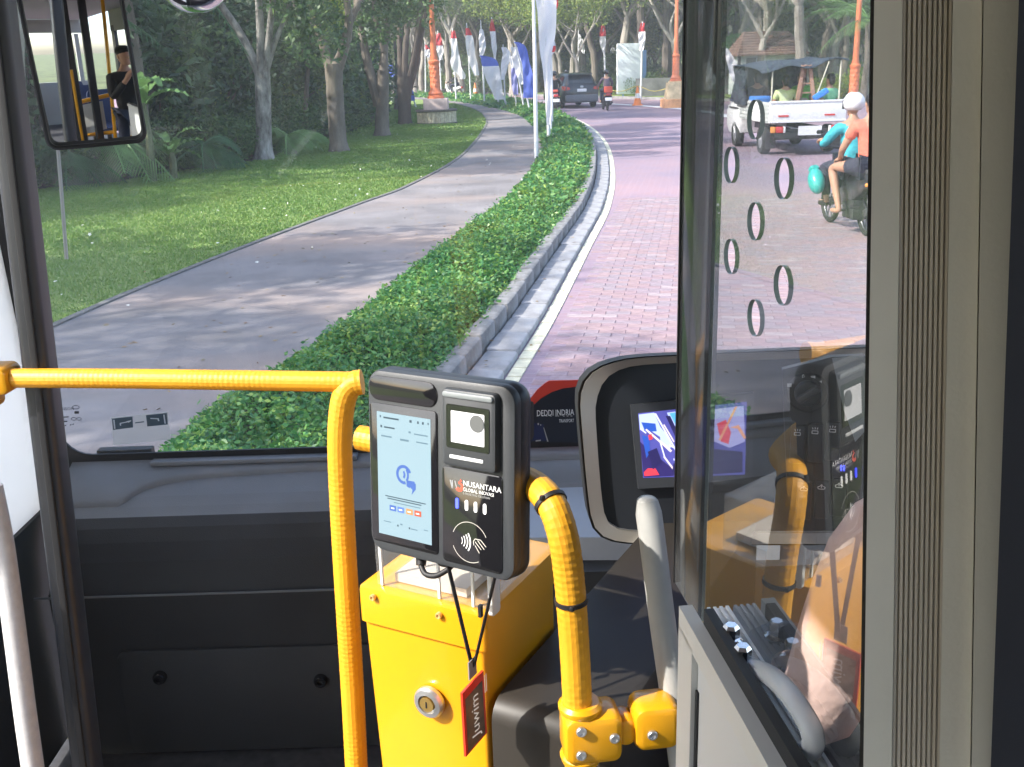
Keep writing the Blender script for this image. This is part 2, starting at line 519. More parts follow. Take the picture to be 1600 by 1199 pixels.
# block pavers, real ones on the near stretch of road
ca, sa = math.cos(ROADDIR), math.sin(ROADDIR)
def road_xy(a, b): return (a * ca - b * sa, a * sa + b * ca)      # a across, b along
PAV = [M('paver_%d' % i, c, .8, nz=(14, .22), bump=(60, .25, .004)) for i, c in enumerate(
    [(.272, .185, .192), (.25, .19, .213), (.28, .194, .20), (.262, .18, .198), (.245, .194, .215), (.31, .247, .257)])]
pav_me = []
for i in range(6):
    mb = MB(); hw, hl, b = .1041, .0516, .003
    r0 = [V((sx * hw, sy * hl, -.03)) for sx, sy in ((-1, -1), (1, -1), (1, 1), (-1, 1))]
    tz = rnd.uniform(-.0012, .0012)
    r1 = [V((p.x, p.y, -.006)) for p in r0]
    r2 = [V((p.x * (1 - b / hw), p.y * (1 - b / hl), tz + rnd.uniform(-.001, .001))) for p in r0]
    mb.rings([r0, r1, r2], cap0=False)
    pav_me.append(mesh_from(mb, 'paver', PAV[i], smooth=0))
def proj_(p):
    q = CR.transposed() @ (p - CP)
    return (800 - q.x / q.z * 1600, 599.5 + q.y / q.z * 1600, -q.z)
RE_y = np.array([p.y for p in RE]); RE_x = np.array([p.x for p in RE])
def road_left(y): return float(np.interp(y, RE_y[:300], RE_x[:300]))
cells = []
for j in range(int(3.2 / .105), int(17.5 / .105)):
    for i in range(-30, 44):
        a = (i + (.5 if j % 2 else 0)) * .21; bb = j * .105
        x, y = road_xy(a, bb)
        if x < road_left(y) + .25 or y < 3.2 or y > 16: continue
        if x > .62 * y + 1.0: continue
        cells.append((x, y))
vis = []
for c in cells:
    p = proj(V((c[0], c[1], 0)))
    seen = (770 < p[0] < 1066 and 200 < p[1] < 590 and (p[0] < 900 or p[1] < 560)) or (1110 < p[0] < 1350 and 200 < p[1] < 545)
    vis.append((0 if seen else 1, p[2], c))
vis.sort(key=lambda t: (t[0], t[1]))
rest_v, rest_f, rest_m = [], [], []
for k, (s, d, (x, y)) in enumerate(vis):
    t = int(abs(math.sin(x * 12.9898 + y * 78.233) * 43758.5)) % 5
    if rnd.random() < .05: t = 5
    if k < 300:
        o = link_mesh('paver', pav_me[t], road, (x, y, 0), ROADDIR)
    else:
        me = pav_me[t]; b0 = len(rest_v)
        dz = rnd.uniform(-.0012, .0012)
        for v in me.vertices:
            xx, yy = v.co.x * ca - v.co.y * sa, v.co.x * sa + v.co.y * ca
            rest_v.append((x + xx, y + yy, v.co.z + dz))
        for p in me.polygons:
            rest_f.append([b0 + q for q in p.vertices]); rest_m.append(t)
me = bpy.data.meshes.new('paver_field'); me.from_pydata(rest_v, [], rest_f)
for m in PAV: me.materials.append(m)
me.polygons.foreach_set('material_index', rest_m); me.update()
link_mesh('paver_field', me, road, (0, 0, 0), kind='stuff')
# cream edge line: a course of painted blocks
m_cream = M('line_cream', (.62, .58, .42), .7, nz=(9, .25), bump=(40, .2, .004))
mb = MB(); EC = crom(offset(KC, .47)[25:360], 900); step = 3
L_, i = arc_len(EC), 0
nb = int(L_ / .215)
EB = crom(EC, nb)
for i in range(nb - 1):
    p = EB[i]; t = (EB[i + 1] - p).normalized(); f = Fr(p, t, V((-t.y, t.x, 0)))
    mb.box((.105, 0, -.012), (.20, .10, .03 + rnd.uniform(0, .002)), f, top=.97)
part('edge_line_block', mb, m_cream, road, smooth=0, kind='stuff', label='cream painted blocks along the kerb side of the road')

# kerb and gutter stones, each one a stone
m_kerb = M('kerb_concrete', (.30, .29, .29), .9, nz=(5, .35), bump=(25, .6, .01), alt=(.12, .115, .11))
m_gut = M('gutter_concrete', (.36, .355, .365), .85, nz=(4, .3), bump=(25, .4, .008), alt=(.20, .195, .20))
kb = crom(KC[25:330], 600)
kerb = single('kerb', strip(offset(kb, .01), offset(kb, .42), -.07, -.07), m_kerb, kind='structure', origin=V((0, 0, 0)), smooth=0)
gutter = single('gutter', strip(offset(kb, .16), offset(kb, .43), -.045, -.045), m_gut, kind='structure', origin=V((0, 0, 0)), smooth=0)
kst, gst = [], []
for i in range(3):
    mb = MB().slab(WF, 0, 0, .485, .15, .03, -.1, .155, .028, both=False, n=2); kst.append(mesh_from(mb, 'kerb_stone', m_kerb))
    mb = MB().slab(WF, 0, 0, .485, .24, .025, -.1, .045, .018, n=2); gst.append(mesh_from(mb, 'gutter_stone', m_gut))
n = int(arc_len(kb) / .5)
A, B = crom(offset(kb, .075), n), crom(offset(kb, .285), n)
for i in range(n - 1):
    for C_, ms, nm, par in ((A, kst, 'kerb_stone', kerb), (B, gst, 'gutter_stone', gutter)):
        p = C_[i].lerp(C_[i + 1], .5); t = C_[i + 1] - C_[i]
        o = link_mesh(nm, ms[i % 3], par, (p.x + rnd.uniform(-.006, .006), p.y, rnd.uniform(-.006, .006)), math.atan2(t.y, t.x) + rnd.uniform(-.012, .012))
        o.scale = (t.length / .5, 1, 1)

# sidewalk
def walk_mat():
    m = M('sidewalk_asphalt', (.180, .165, .168), .92, nz=(1.1, .25), bump=(90, .35, .006))
    nt = m.node_tree; b = nt.nodes['Principled BSDF']
    src = b.inputs['Base Color'].links[0].from_socket
    tc = nt.nodes['Texture Coordinate']
    n = nt.nodes.new('ShaderNodeTexNoise'); n.inputs['Scale'].default_value = .42; n.inputs['Detail'].default_value = 5
    mp = nt.nodes.new('ShaderNodeMapping'); mp.inputs['Scale'].default_value = (.35, 1, 1); mp.inputs['Location'].default_value = (3.1, 1.4, 0)
    nt.links.new(tc.outputs['Object'], mp.inputs['Vector']); nt.links.new(mp.outputs[0], n.inputs['Vector'])
    cr = nt.nodes.new('ShaderNodeValToRGB'); cr.color_ramp.elements[0].position = .48; cr.color_ramp.elements[1].position = .66
    cr.color_ramp.elements[0].color = (0, 0, 0, 1); cr.color_ramp.elements[1].color = (.8, .8, .8, 1)
    nt.links.new(n.outputs['Fac'], cr.inputs['Fac'])
    mx = nt.nodes.new('ShaderNodeMix'); mx.data_type = 'RGBA'
    mx.inputs[7].default_value = (.34, .25, .205, 1)
    nt.links.new(cr.outputs['Color'], mx.inputs[0]); nt.links.new(src, mx.inputs[6]); nt.links.new(mx.outputs[2], b.inputs['Base Color'])
    n3 = nt.nodes.new('ShaderNodeTexNoise'); n3.inputs['Scale'].default_value = 160
    nt.links.new(tc.outputs['Object'], n3.inputs['Vector'])
    mx2 = nt.nodes.new('ShaderNodeMix'); mx2.data_type = 'RGBA'; mx2.blend_type = 'MULTIPLY'; mx2.inputs[0].default_value = .5
    nt.links.new(mx.outputs[2], mx2.inputs[6]); nt.links.new(n3.outputs['Color'], mx2.inputs[7])
    return m
single('sidewalk', strip(WC, HC, .12, .12, 4), walk_mat(), kind='structure', origin=V((0, 0, 0)), smooth=0)
m_edge = M('edging', (.13, .125, .12), .9, nz=(8, .3))
E0 = WC[40:360]
mb = MB(); mb.rings([[p + V((0, 0, z)) for p, z in zip((a, b, b, a), (.0, .0, .135, .135))] for a, b in zip(offset(E0, -.05), offset(E0, .015))])
single('sidewalk_edging', mb, m_edge, kind='structure', origin=V((0, 0, 0)), smooth=0)

# lawn, planting bed, hedge bed, far verge
def lawn_mat(name, a, b):
    return M(name, a, .95, nz=(1.6, .2), alt=b, bump=(70, .5, .02))
m_lawn = lawn_mat('lawn_grass', (.20, .27, .07), (.15, .215, .06))
single('lawn', strip(LB, WC, .10, .10, 3), m_lawn, kind='structure', origin=V((0, 0, 0)), smooth=0)
m_soil = M('bed_soil', (.035, .032, .018), .95, nz=(3, .5))
LBo = [p + V((-90, 10, 0)) for p in LB]
single('planting_bed', strip(LBo, LB, .09, .09), m_soil, kind='structure', origin=V((0, 0, 0)), smooth=0)
single('hedge_bed', strip(HC, offset(KC, .01), .115, .115), m_soil, kind='structure', origin=V((0, 0, 0)), smooth=0)
FCo = [p + V((60, 200, 0)) for p in FC]
single('far_verge', strip(FC, FCo, .06, .3, 3), lawn_mat('verge_grass', (.24, .34, .07), (.17, .25, .05)), kind='structure', origin=V((0, 0, 0)), smooth=0)
FK = FC[40:360]
mb = MB(); mb.rings([[p + V((0, 0, z)) for p, z in zip((a, b, b, a), (-.05, -.05, .13, .13))] for a, b in zip(FK, offset(FK, -.2))])
single('far_kerb', mb, m_kerb, kind='structure', origin=V((0, 0, 0)), smooth=0)
# white line and pale channel on the far side of the near carriageway
fl = [onz(x, y, 0) for x, y in [(640, 152), (740, 154), (820, 157), (900, 160), (961, 163), (1010, 166), (1060, 170), (1107, 176), (1150, 184), (1230, 196), (1340, 214)]]
fl = crom(fl, 120)
single('lane_line', strip(offset(fl, -.25), offset(fl, .25), .003, .003), M('line_white', (.60, .60, .62), .7, nz=(1.5, .2)), kind='structure', origin=V((0, 0, 0)), smooth=0)

# ------------------------------------------------------------------ hedge of ground cover
hk = crom(offset(KC, .0)[30:400], 700); hh = crom(HC[30:400], 700)
# match the two edges by distance ahead
hkY = np.array([p.y for p in hk]); hkX = np.array([p.x for p in hk])
hhY = np.array([p.y for p in hh]); hhX = np.array([p.x for p in hh])
def hedge_samples(n, y0, y1, rg):
    y = rg.uniform(y0, y1, n); w = rg.uniform(-.05, 1.06, n)
    xl = np.interp(y, hhY, hhX); xr = np.interp(y, hkY, hkX)
    x = xl + (xr - xl) * w
    return x, y, w
def hump(x, y):
    return (np.sin(x * 3.1 + y * 1.7) + np.sin(x * 5.3 - y * 2.9 + 1) + np.sin(y * 4.7 + 2 + x) + np.sin(x * 9.1 + y * 7.3)) * .25
VS, QS, off = [], [], 0
for y0, y1, dens, L, W in ((2.7, 8, 7500, .040, .022), (8, 14, 4000, .05, .026), (14, 26, 1100, .09, .05), (26, 48, 420, .14, .08), (48, 80, 130, .24, .14)):
    n = int((y1 - y0) * 1.25 * dens)
    x, y, w = hedge_samples(n, y0, y1, RNG)
    prof = 1 - np.abs(2 * np.clip(w, 0, 1) - 1) ** 3.2
    h = .12 + (.155 + .09 * hump(x, y)) * prof + RNG.normal(0, .022, n) + (RNG.random(n) < .03) * RNG.uniform(.02, .09, n)
    h = np.where(RNG.random(n) < .25, .12 + (h - .12) * RNG.uniform(.4, 1, n), h)
    v, q = leaf_quads(np.stack([x, y, h], 1), L, W, up=.55)
    VS.append(v); QS.append(q + off); off += len(v)
# dark stems and inner foliage under the leaves
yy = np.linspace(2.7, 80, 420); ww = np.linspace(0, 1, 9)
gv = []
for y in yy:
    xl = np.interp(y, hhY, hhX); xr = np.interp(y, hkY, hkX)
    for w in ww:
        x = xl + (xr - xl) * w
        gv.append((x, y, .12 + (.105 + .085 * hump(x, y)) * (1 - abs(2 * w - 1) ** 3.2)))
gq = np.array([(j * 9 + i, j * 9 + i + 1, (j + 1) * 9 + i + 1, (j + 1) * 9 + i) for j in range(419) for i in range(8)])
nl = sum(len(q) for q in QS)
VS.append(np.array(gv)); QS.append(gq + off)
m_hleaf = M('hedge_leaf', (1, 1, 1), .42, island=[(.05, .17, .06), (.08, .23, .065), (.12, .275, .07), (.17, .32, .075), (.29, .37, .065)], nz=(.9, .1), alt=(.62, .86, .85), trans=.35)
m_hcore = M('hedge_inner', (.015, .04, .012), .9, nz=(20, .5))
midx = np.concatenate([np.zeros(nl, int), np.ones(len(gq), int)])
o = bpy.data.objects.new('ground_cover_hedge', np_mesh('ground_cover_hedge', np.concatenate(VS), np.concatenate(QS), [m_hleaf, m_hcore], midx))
COL.objects.link(o); tag(o, 'low green ground cover strip between the sidewalk and the kerb', 'ground cover', kind='stuff')

# ------------------------------------------------------------------ grass
wlY = np.array([p.y for p in WC]); wlX = np.array([p.x for p in WC]); lbY = np.array([p.y for p in LB]); lbX = np.array([p.x for p in LB])
VS, QS, off = [], [], 0
for y0, y1, n, h, wd in ((5, 12, 60000, .03, .007), (12, 20, 60000, .032, .012), (20, 34, 36000, .035, .022), (34, 60, 14000, .04, .05)):
    y = RNG.uniform(y0, y1, n); k = np.argsort(wlY[:380])
    xr = np.interp(y, wlY[40:330], wlX[40:330]); xl = np.interp(y, lbY[20:330], lbX[20:330])
    x = xl + (xr - xl) * RNG.random(n)
    a = RNG.uniform(0, PI, n); hh_ = h * RNG.uniform(.5, 1.2, n)
    lx, ly = RNG.normal(0, .5, n) * hh_, RNG.normal(0, .5, n) * hh_
    P = np.stack([x, y, np.full(n, .1)], 1); D = np.stack([np.cos(a), np.sin(a), 0 * a], 1) * wd
    T = P + np.stack([lx, ly, hh_], 1)
    v = np.stack([P - D, P + D, T + D * .25, T - D * .25], 1).reshape(-1, 3)
    VS.append(v); QS.append(np.arange(4 * n).reshape(n, 4) + off); off += 4 * n
m_blade = M('grass_blade', (1, 1, 1), .6, island=[(.14, .25, .06), (.165, .275, .065), (.19, .29, .07), (.235, .305, .09)], trans=.4, nz=(.8, .1), alt=(.8, .92, .8))
o = bpy.data.objects.new('grass', np_mesh('grass', np.concatenate(VS), np.concatenate(QS), m_blade))
COL.objects.link(o); tag(o, 'short mown grass of the lawn beside the sidewalk', 'grass', kind='stuff')
# fallen white blossoms
n = 120
y = RNG.uniform(8, 32, n) ; x = np.interp(y, wlY[40:330], wlX[40:330]) + RNG.normal(-1.2, 1.7, n)
mb = MB()
for a, b in zip(x, y):
    w0 = np.interp(b, wlY[40:330], wlX[40:330])
    z = .124 if a > w0 else .16
    if a > np.interp(b, hhY, hhX) - .05: continue
    f = Fr((a, b, z), V((math.cos(a * 9), math.sin(a * 9), rnd.uniform(-.3, .3))), V((0, .3, 1)) if rnd.random() < .3 else V((-math.sin(a * 9), math.cos(a * 9), .1)))
    s = rnd.uniform(.012, .026)
    mb.poly([f(s * math.cos(t * PI / 5) * (1 if t % 2 == 0 else .55), s * math.sin(t * PI / 5) * (1 if t % 2 == 0 else .55), 0) for t in range(10)])
single('fallen_blossom', mb, M('blossom', (.75, .74, .66), .6), 'small white blossoms fallen on the lawn and sidewalk', 'blossoms', kind='stuff', smooth=0, origin=V((0, 0, 0)))

# dry leaves on the walk, the lawn edge and in the gutter
n = 520
y = RNG.uniform(5, 26, n) ** 1.0
a = np.interp(y, wlY[40:330], wlX[40:330]); b = np.interp(y, hhY, hhX); c = np.interp(y, hkY, hkX)
k = RNG.random(n)
x = np.where(k < .55, a + (b - a) * RNG.random(n) ** .7, np.where(k < .75, a - RNG.exponential(.7, n), c + .14 + RNG.random(n) ** 2 * .5))
z = np.where(k < .55, .124, np.where(k < .75, .135, np.where(x < c + .42, .05, .006)))
v, q = leaf_quads(np.stack([x, y, z], 1), .055, .03, up=.95)
v[:, 2] = np.repeat(z, 4) + np.abs(v[:, 2] - np.repeat(z, 4)) * .25
o = bpy.data.objects.new('fallen_leaves', np_mesh('fallen_leaves', v, q, M('dry_leaf', (1, 1, 1), .8, island=[(.10, .05, .02), (.2, .11, .04), (.3, .2, .07), (.16, .15, .05)]))); COL.objects.link(o)
tag(o, 'dry leaves fallen on the sidewalk and along the gutter', 'leaves', kind='stuff')
# ================================================================== TREES AND PLANTS
m_bark = M('bark_grey', (.20, .17, .14), .95, nz=(3, .3), alt=(.09, .075, .06), bump=(14, 1.0, .03), stretch=(1, 1, .35))
m_bark2 = M('bark_pale', (.36, .33, .29), .9, nz=(2.5, .3), alt=(.2, .18, .15), bump=(14, .8, .03), stretch=(1, 1, .35))
m_bark4 = M('bark_mottled', (.42, .40, .37), .9, nz=(5, .3), alt=(.05, .043, .038), bump=(14, .9, .03), stretch=(1, 1, .4))
m_bark3 = M('bark_dark', (.11, .09, .075), .95, nz=(3, .35), bump=(14, 1.0, .03), stretch=(1, 1, .35))
m_leafA = M('leaf_tree', (1, 1, 1), .5, island=[(.04, .085, .03), (.06, .125, .042), (.085, .165, .05), (.13, .21, .06)], trans=.32)
m_leafB = M('leaf_olive', (1, 1, 1), .5, island=[(.09, .14, .055), (.13, .19, .07), (.18, .24, .085), (.25, .29, .1)], trans=.45)
m_leafC = M('leaf_light', (1, 1, 1), .5, island=[(.09, .16, .035), (.15, .23, .045), (.22, .30, .055), (.32, .37, .08)], trans=.5)
m_leafD = M('leaf_dark', (1, 1, 1), .5, island=[(.025, .055, .028), (.04, .085, .04), (.055, .11, .05), (.085, .15, .06)], trans=.2)
m_leafE = M('leaf_bluish', (1, 1, 1), .5, island=[(.09, .145, .095), (.12, .19, .115), (.16, .225, .13), (.21, .27, .15)], trans=.45)

def leaf_obj(name, P, L, W, mat, parent, up=.3, droop=0.0, local=False, label=None):
    P = np.asarray(P)
    if not local:
        inv = XF[parent.name].inverted(); P = P @ np.array(inv.to_3x3()).T + np.array(inv.translation)
    v, q = leaf_quads(P, L, W, up=up, droop=droop)
    o = bpy.data.objects.new(name, np_mesh(name, v, q, mat))
    o.parent = parent; COL.objects.link(o); XF[o.name] = XF[parent.name]
    return tag(o, label)
def cloud(cs, n, rad, sq=.7, rg=RNG):
    """n points in each clump: denser shell than core"""
    out = []
    for c in cs:
        d = unit(n, rg) * (rad * rg.uniform(.45, 1.05, n) ** .6)[:, None]
        d[:, 2] *= sq
        out.append(np.array(c) + d)
    return np.concatenate(out)
def limb(mb, pts, r0, r1, n=9, wob=.0):
    pts = crom(pts, max(5, len(pts) * 4))
    k = len(pts)
    rad = [(r0 + (r1 - r0) * (i / (k - 1))) * (1 + rnd.uniform(-.05, .05)) for i in range(k)]
    if wob:
        pts = [p + V((rnd.gauss(0, wob), rnd.gauss(0, wob), 0)) if 0 < i < k - 1 else p for i, p in enumerate(pts)]
    mb.tube(pts, rad, n)
def grow(mb, p, d, L, r, depth, tips, spread=.6):
    """a limb that forks until it is a twig"""
    q = p + d * L * .5 + V((rnd.gauss(0, .06), rnd.gauss(0, .06), 0)) * L
    e = p + d * L + V((rnd.gauss(0, .07), rnd.gauss(0, .07), 0)) * L
    limb(mb, [p, q, e], r, r * .62, 7)
    if depth == 0:
        tips.append(e); return
    if depth <= 2: tips.append(e)
    for k in range(rnd.choice((2, 2, 3))):
        nd = (d + V((rnd.gauss(0, spread), rnd.gauss(0, spread), rnd.gauss(.05, spread * .4)))).normalized()
        grow(mb, e, nd, L * rnd.uniform(.62, .8), r * .6, depth - 1, tips, spread)

def photo_tree(label, base, trunk, limbs, bark, leaf, leafsize, nleaf, group=None, extra=None, dy=0.0, crown_r=1.0):
    """a tree of the row by the walk: trunk and main limbs follow those of the photograph, at the trunk's own distance"""
    b = onz(base[0], base[1], .10)
    S = (b - CP).length / 1600                                    # metres per photo pixel there
    t = thing('tree', label, 'tree', b, 0, group)
    mb = MB(); tips = []
    def P(x, y, k=0): 
        return onY(x, y, b.y + k)
    tp = [P(x, y) for x, y, w in trunk]
    tp[0] = b + V((0, 0, -.1))
    rad = [w * S * .5 for x, y, w in trunk]
    pts = crom(tp, 14); rr = np.interp(np.linspace(0, 1, 14), np.linspace(0, 1, len(rad)), rad)
    rr = [r * (1 + rnd.uniform(-.04, .04)) for r in rr]; rr[0] *= 1.35; rr[1] *= 1.1
    mb.tube(pts, rr, 14)
    for li in limbs:
        k0 = rnd.uniform(-.5, .5) * 1.2
        ps = [P(x, y, k0 * i / max(1, len(li) - 1)) for i, (x, y, w) in enumerate(li)]
        rs = [w * S * .5 for x, y, w in li]
        c = crom(ps, 10); r = list(np.interp(np.linspace(0, 1, 10), np.linspace(0, 1, len(rs)), rs))
        mb.tube(c, r, 10)
        d = (c[-1] - c[-2]).normalized()
        nd = (d + V((rnd.gauss(0, .2), rnd.gauss(0, .3), .1))).normalized()
        grow(mb, c[-1], nd, rnd.uniform(1.3, 1.9), r[-1], 2, tips, .5)
    part('trunk', mb, bark, t)
    cs = [tuple(p + V((0, 0, rnd.uniform(-.2, .5)))) for p in tips if proj(p)[1] < -45]
    if extra:
        cs += [tuple(P(x, y, rnd.uniform(-1, 1))) for x, y in extra]
    leaf_obj('crown', cloud(cs, nleaf, crown_r), leafsize, leafsize * .5, leaf, t, up=.2, droop=.15)
    return t

photo_tree('grey tree with dark mottled trunk and pale forking branches right of the round mirror', (412, 250),
           [(412, 250, 30), (412, 190, 22), (411, 140, 22), (410, 112, 23)],
           [[(408, 122, 15), (398, 98, 13), (374, 50, 11), (345, 8, 10), (336, -12, 9)], [(409, 115, 17), (407, 50, 12), (404, 0, 11), (402, -20, 9)],
            [(413, 115, 14), (420, 62, 10), (426, 0, 9), (428, -20, 8)], [(416, 112, 10), (427, 75, 7), (448, 20, 6), (455, -10, 5)]],
           m_bark4, m_leafA, .16, 300, extra=[(450, -10), (470, 0), (490, 40), (495, 70), (480, 20)], crown_r=.7)
photo_tree('stout brown forked tree nearest the sidewalk, second of the row', (530, 237),
           [(531, 237, 30), (526, 190, 25), (523, 140, 25), (521, 100, 27)],
           [[(518, 112, 18), (508, 80, 13), (494, 35, 11), (486, -8, 11)], [(525, 110, 20), (538, 75, 15), (545, 35, 14), (543, 8, 10), (540, -20, 9)],
            [(545, 40, 10), (556, 15, 9), (564, -14, 8)]],
           m_bark, m_leafC, .14, 260, extra=[(520, 28), (506, -5)], crown_r=.5)
photo_tree('leaning double trunk tree behind the stout forked one', (597, 213),
           [(597, 213, 25), (597, 180, 20), (598, 140, 19), (598, 110, 17)],
           [[(592, 165, 16), (580, 120, 14), (570, 80, 12), (562, 30, 11), (556, -10, 10)], [(599, 115, 15), (601, 75, 11), (606, 40, 10), (612, 0, 9), (615, -15, 8)],
            [(600, 80, 9), (592, 50, 8), (586, 25, 7), (584, -8, 6)]],
           m_bark, m_leafA, .16, 420, extra=[(585, 10), (575, -5), (600, 25), (620, 5), (590, 40)], crown_r=.8)
photo_tree('tree with upright stems spreading like a fan beside the orange lamp post', (633, 194),
           [(633, 194, 22), (632, 170, 19), (632, 140, 22), (632, 120, 24)],
           [[(626, 130, 9), (624, 60, 8), (620, 0, 7), (618, -10, 6)], [(632, 130, 10), (634, 70, 9), (640, 10, 8), (642, -8, 7)], [(636, 130, 10), (648, 80, 8), (656, 20, 7), (658, -6, 6)],
            [(640, 140, 9), (652, 90, 7), (664, 20, 6)]],
           m_bark3, m_leafA, .18, 420, extra=[(645, 5), (655, 15), (635, -5), (660, -8)], crown_r=.9)
photo_tree('slim dark tree in the shrubs between the first two big trunks', (478, 226),
           [(478, 226, 10), (477, 190, 7), (479, 140, 7), (482, 100, 6)], [[(482, 105, 5), (486, 60, 5), (488, 10, 4)], [(481, 110, 4), (472, 70, 4), (462, 20, 3)]],
           m_bark3, m_leafD, .17, 380, extra=[(470, 60), (490, 90), (485, 40)], crown_r=.8)
photo_tree('thick pale trunk at the left edge of the windscreen', (24, 305),
           [(24, 305, 36), (20, 220, 32), (20, 120, 30), (18, 20, 30)], [[(18, 25, 26), (14, -60, 20)], [(18, 25, 18), (40, -60, 12)]],
           m_bark2, m_leafA, .18, 320, crown_r=.9)
photo_tree('small brown trunk far back on the lawn', (573, 164), [(573, 164, 9), (573, 140, 7), (574, 110, 7)], [[(574, 112, 6), (568, 70, 5), (562, 30, 4)], [(574, 112, 5), (582, 70, 4)]],
           m_bark, m_leafB, .25, 260, crown_r=1.2)
photo_tree('brown trunk far back between the lamp post and the fan shaped tree', (619, 172), [(619, 172, 7), (619, 140, 6), (620, 100, 6)], [[(620, 100, 5), (616, 60, 4)], [(620, 100, 5), (628, 60, 4)]],
           m_bark, m_leafB, .25, 260, crown_r=1.2)

# ---- kinds of tree that stand in numbers behind the road; each one a tree with trunk and crown
def tree_kind(seed, H, r, spread, bark, leaf, leafsize, nleaf, crad, lean=0.0, low=.35, depth=3, bare=.42):
    global rnd
    keep = rnd; rnd = random.Random(seed)
    mb = MB(); tips = []
    top = V((lean, rnd.gauss(0, .2), H * low))
    limb(mb, [V((0, 0, -.2)), V((lean * .3, 0, H * low * .5)), top], r * 1.15, r * .8, 9, .03)
    for k in range(rnd.choice((2, 3))):
        a = rnd.uniform(0, 2 * PI)
        d = V((math.cos(a) * spread, math.sin(a) * spread, 1)).normalized()
        grow(mb, top, d, H * .24, r * .6, depth, tips, spread * .8)
    tm = mesh_from(mb, 'trunk', bark)
    rg = np.random.default_rng(seed)
    cs = [tuple(p) for p in tips if p.z > H * bare]
    P = cloud(cs, max(30, nleaf // max(1, len(cs))), crad, .75, rg)
    v, q = leaf_quads(P, leafsize, leafsize * .5, up=.2, rg=rg, droop=.1)
    cm = np_mesh('crown', v, q, leaf)
    rnd = keep
    return tm, cm
KINDS = [
    tree_kind(1, 11, .26, .55, m_bark2, m_leafB, .30, 7000, 1.5, .6),
    tree_kind(2, 12, .22, .45, m_bark, m_leafA, .30, 7000, 1.6, -.4),
    tree_kind(3, 9, .18, .6, m_bark2, m_leafC, .26, 6000, 1.2, .3, .3),
    tree_kind(4, 13, .3, .5, m_bark3, m_leafE, .32, 8000, 1.7, .2, .4),
    tree_kind(5, 8, .12, .35, m_bark3, m_leafC, .26, 5000, 1.2, .1, .25),
    tree_kind(6, 6.5, .10, .6, m_bark3, m_leafC, .22, 7000, 1.15, .1, .16, 3, .16),
    tree_kind(7, 11, .24, .75, m_bark2, m_leafB, .26, 9000, 1.5, .4, .3, 3, .3),
]
KN = ['olive spreading tree in the wood', 'deep green tall tree in the wood', 'bright yellowish green tree in the wood', 'bluish green big crowned tree in the wood', 'slim light green tree in the wood', 'low leafy light green tree under the wood', 'wide olive tree with low hanging leaves']
def plant_tree(k, x, y, s=1.0, rz=None, label=None, group=None, z=.1):
    label = (label or KN[k]) if label and 'outside' in label else (label or KN[k]) + ' ' + where((x, y, 2.0))
    t = thing('tree', label or KN[k], 'tree', (x, y, z), rz if rz is not None else rnd.uniform(0, 6.28), group or 'trees of the wood beyond the road')
    t.scale = (s, s, s * rnd.uniform(.95, 1.1))
    link_mesh('trunk', KINDS[k][0], t); link_mesh('crown', KINDS[k][1], t)
    return t
# wood along the far side, from the left bend to the right
wood = []
for i in range(32):
    u = (i + rnd.uniform(-.3, .3)) / 31
    px = 560 + u * 840
    row = i % 3
    Y = 74 - 18 * max(0, (px - 850) / 500) + row * 9 + rnd.uniform(-2, 2) + 24 * max(0, (760 - px) / 200)
    p = onY(px, 110, Y)
    wood.append((p.x, Y))
for i, (x, y) in enumerate(wood):
    plant_tree(rnd.choice((0, 1, 2, 3, 3, 0, 4)), x, y, rnd.uniform(.85, 1.25))
# tall canopy closing the view behind the wood and beyond the lawn
for i in range(34):
    u = i / 33
    px = -150 + u * 1650
    Y = 96 + rnd.uniform(-4, 8) if px > 520 else 44 + rnd.uniform(-5, 8)
    p = onY(px, 100, Y)
    plant_tree(rnd.choice((1, 3, 1, 0)), p.x, Y, rnd.uniform(1.0, 1.3) if px > 520 else rnd.uniform(.8, 1.0), label='very tall tree at the back' if px > 520 else 'tall dark tree deep in the thicket', group=None if px > 520 else 'trees deep in the thicket')
# limbs reaching over the road from trees on the right verge
for px, Y, k, s in ((1255, 50, 0, 1.0), (1185, 54, 2, 1.05), (1060, 62, 2, 1.0), (1000, 66, 3, .95), (930, 70, 1, 1.0), (870, 72, 0, .95), (905, 64, 2, .75), (1320, 60, 4, 1.2), (1285, 58, 1, 1.1)):
    p = onY(px, 100, Y)
    plant_tree(k, p.x, Y, s)
# leafy understorey that fills the wood between the trunks
for i in range(34):
    px = 585 + i * 25 + rnd.uniform(-9, 9)
    Y = 86 - 24 * max(0, (px - 850) / 500) + 24 * max(0, (760 - px) / 200) + rnd.uniform(-4, 9)
    p = onY(px, 110, Y)
    plant_tree(5, p.x, Y, rnd.uniform(.8, 1.3))
for i in range(16):
    px = 600 + i * 50 + rnd.uniform(-15, 15)
    Y = 78 - 20 * max(0, (px - 850) / 500) + 24 * max(0, (760 - px) / 200) + rnd.uniform(-3, 3)
    p = onY(px, 110, Y)
    plant_tree(6, p.x, Y, rnd.uniform(.9, 1.15))
# far-off wood that reads as one mass
n = 14000
a = RNG.uniform(-.62, .62, n); d = RNG.uniform(128, 150, n)
P = np.stack([np.sin(a) * d, np.cos(a) * d, RNG.uniform(0, 17, n)], 1)
v, q = leaf_quads(P, 2.4, 1.5, up=.2)
o = bpy.data.objects.new('distant_wood', np_mesh('distant_wood', v, q, m_leafB)); COL.objects.link(o)
tag(o, 'distant wood closing the view behind everything', 'wood', kind='stuff')

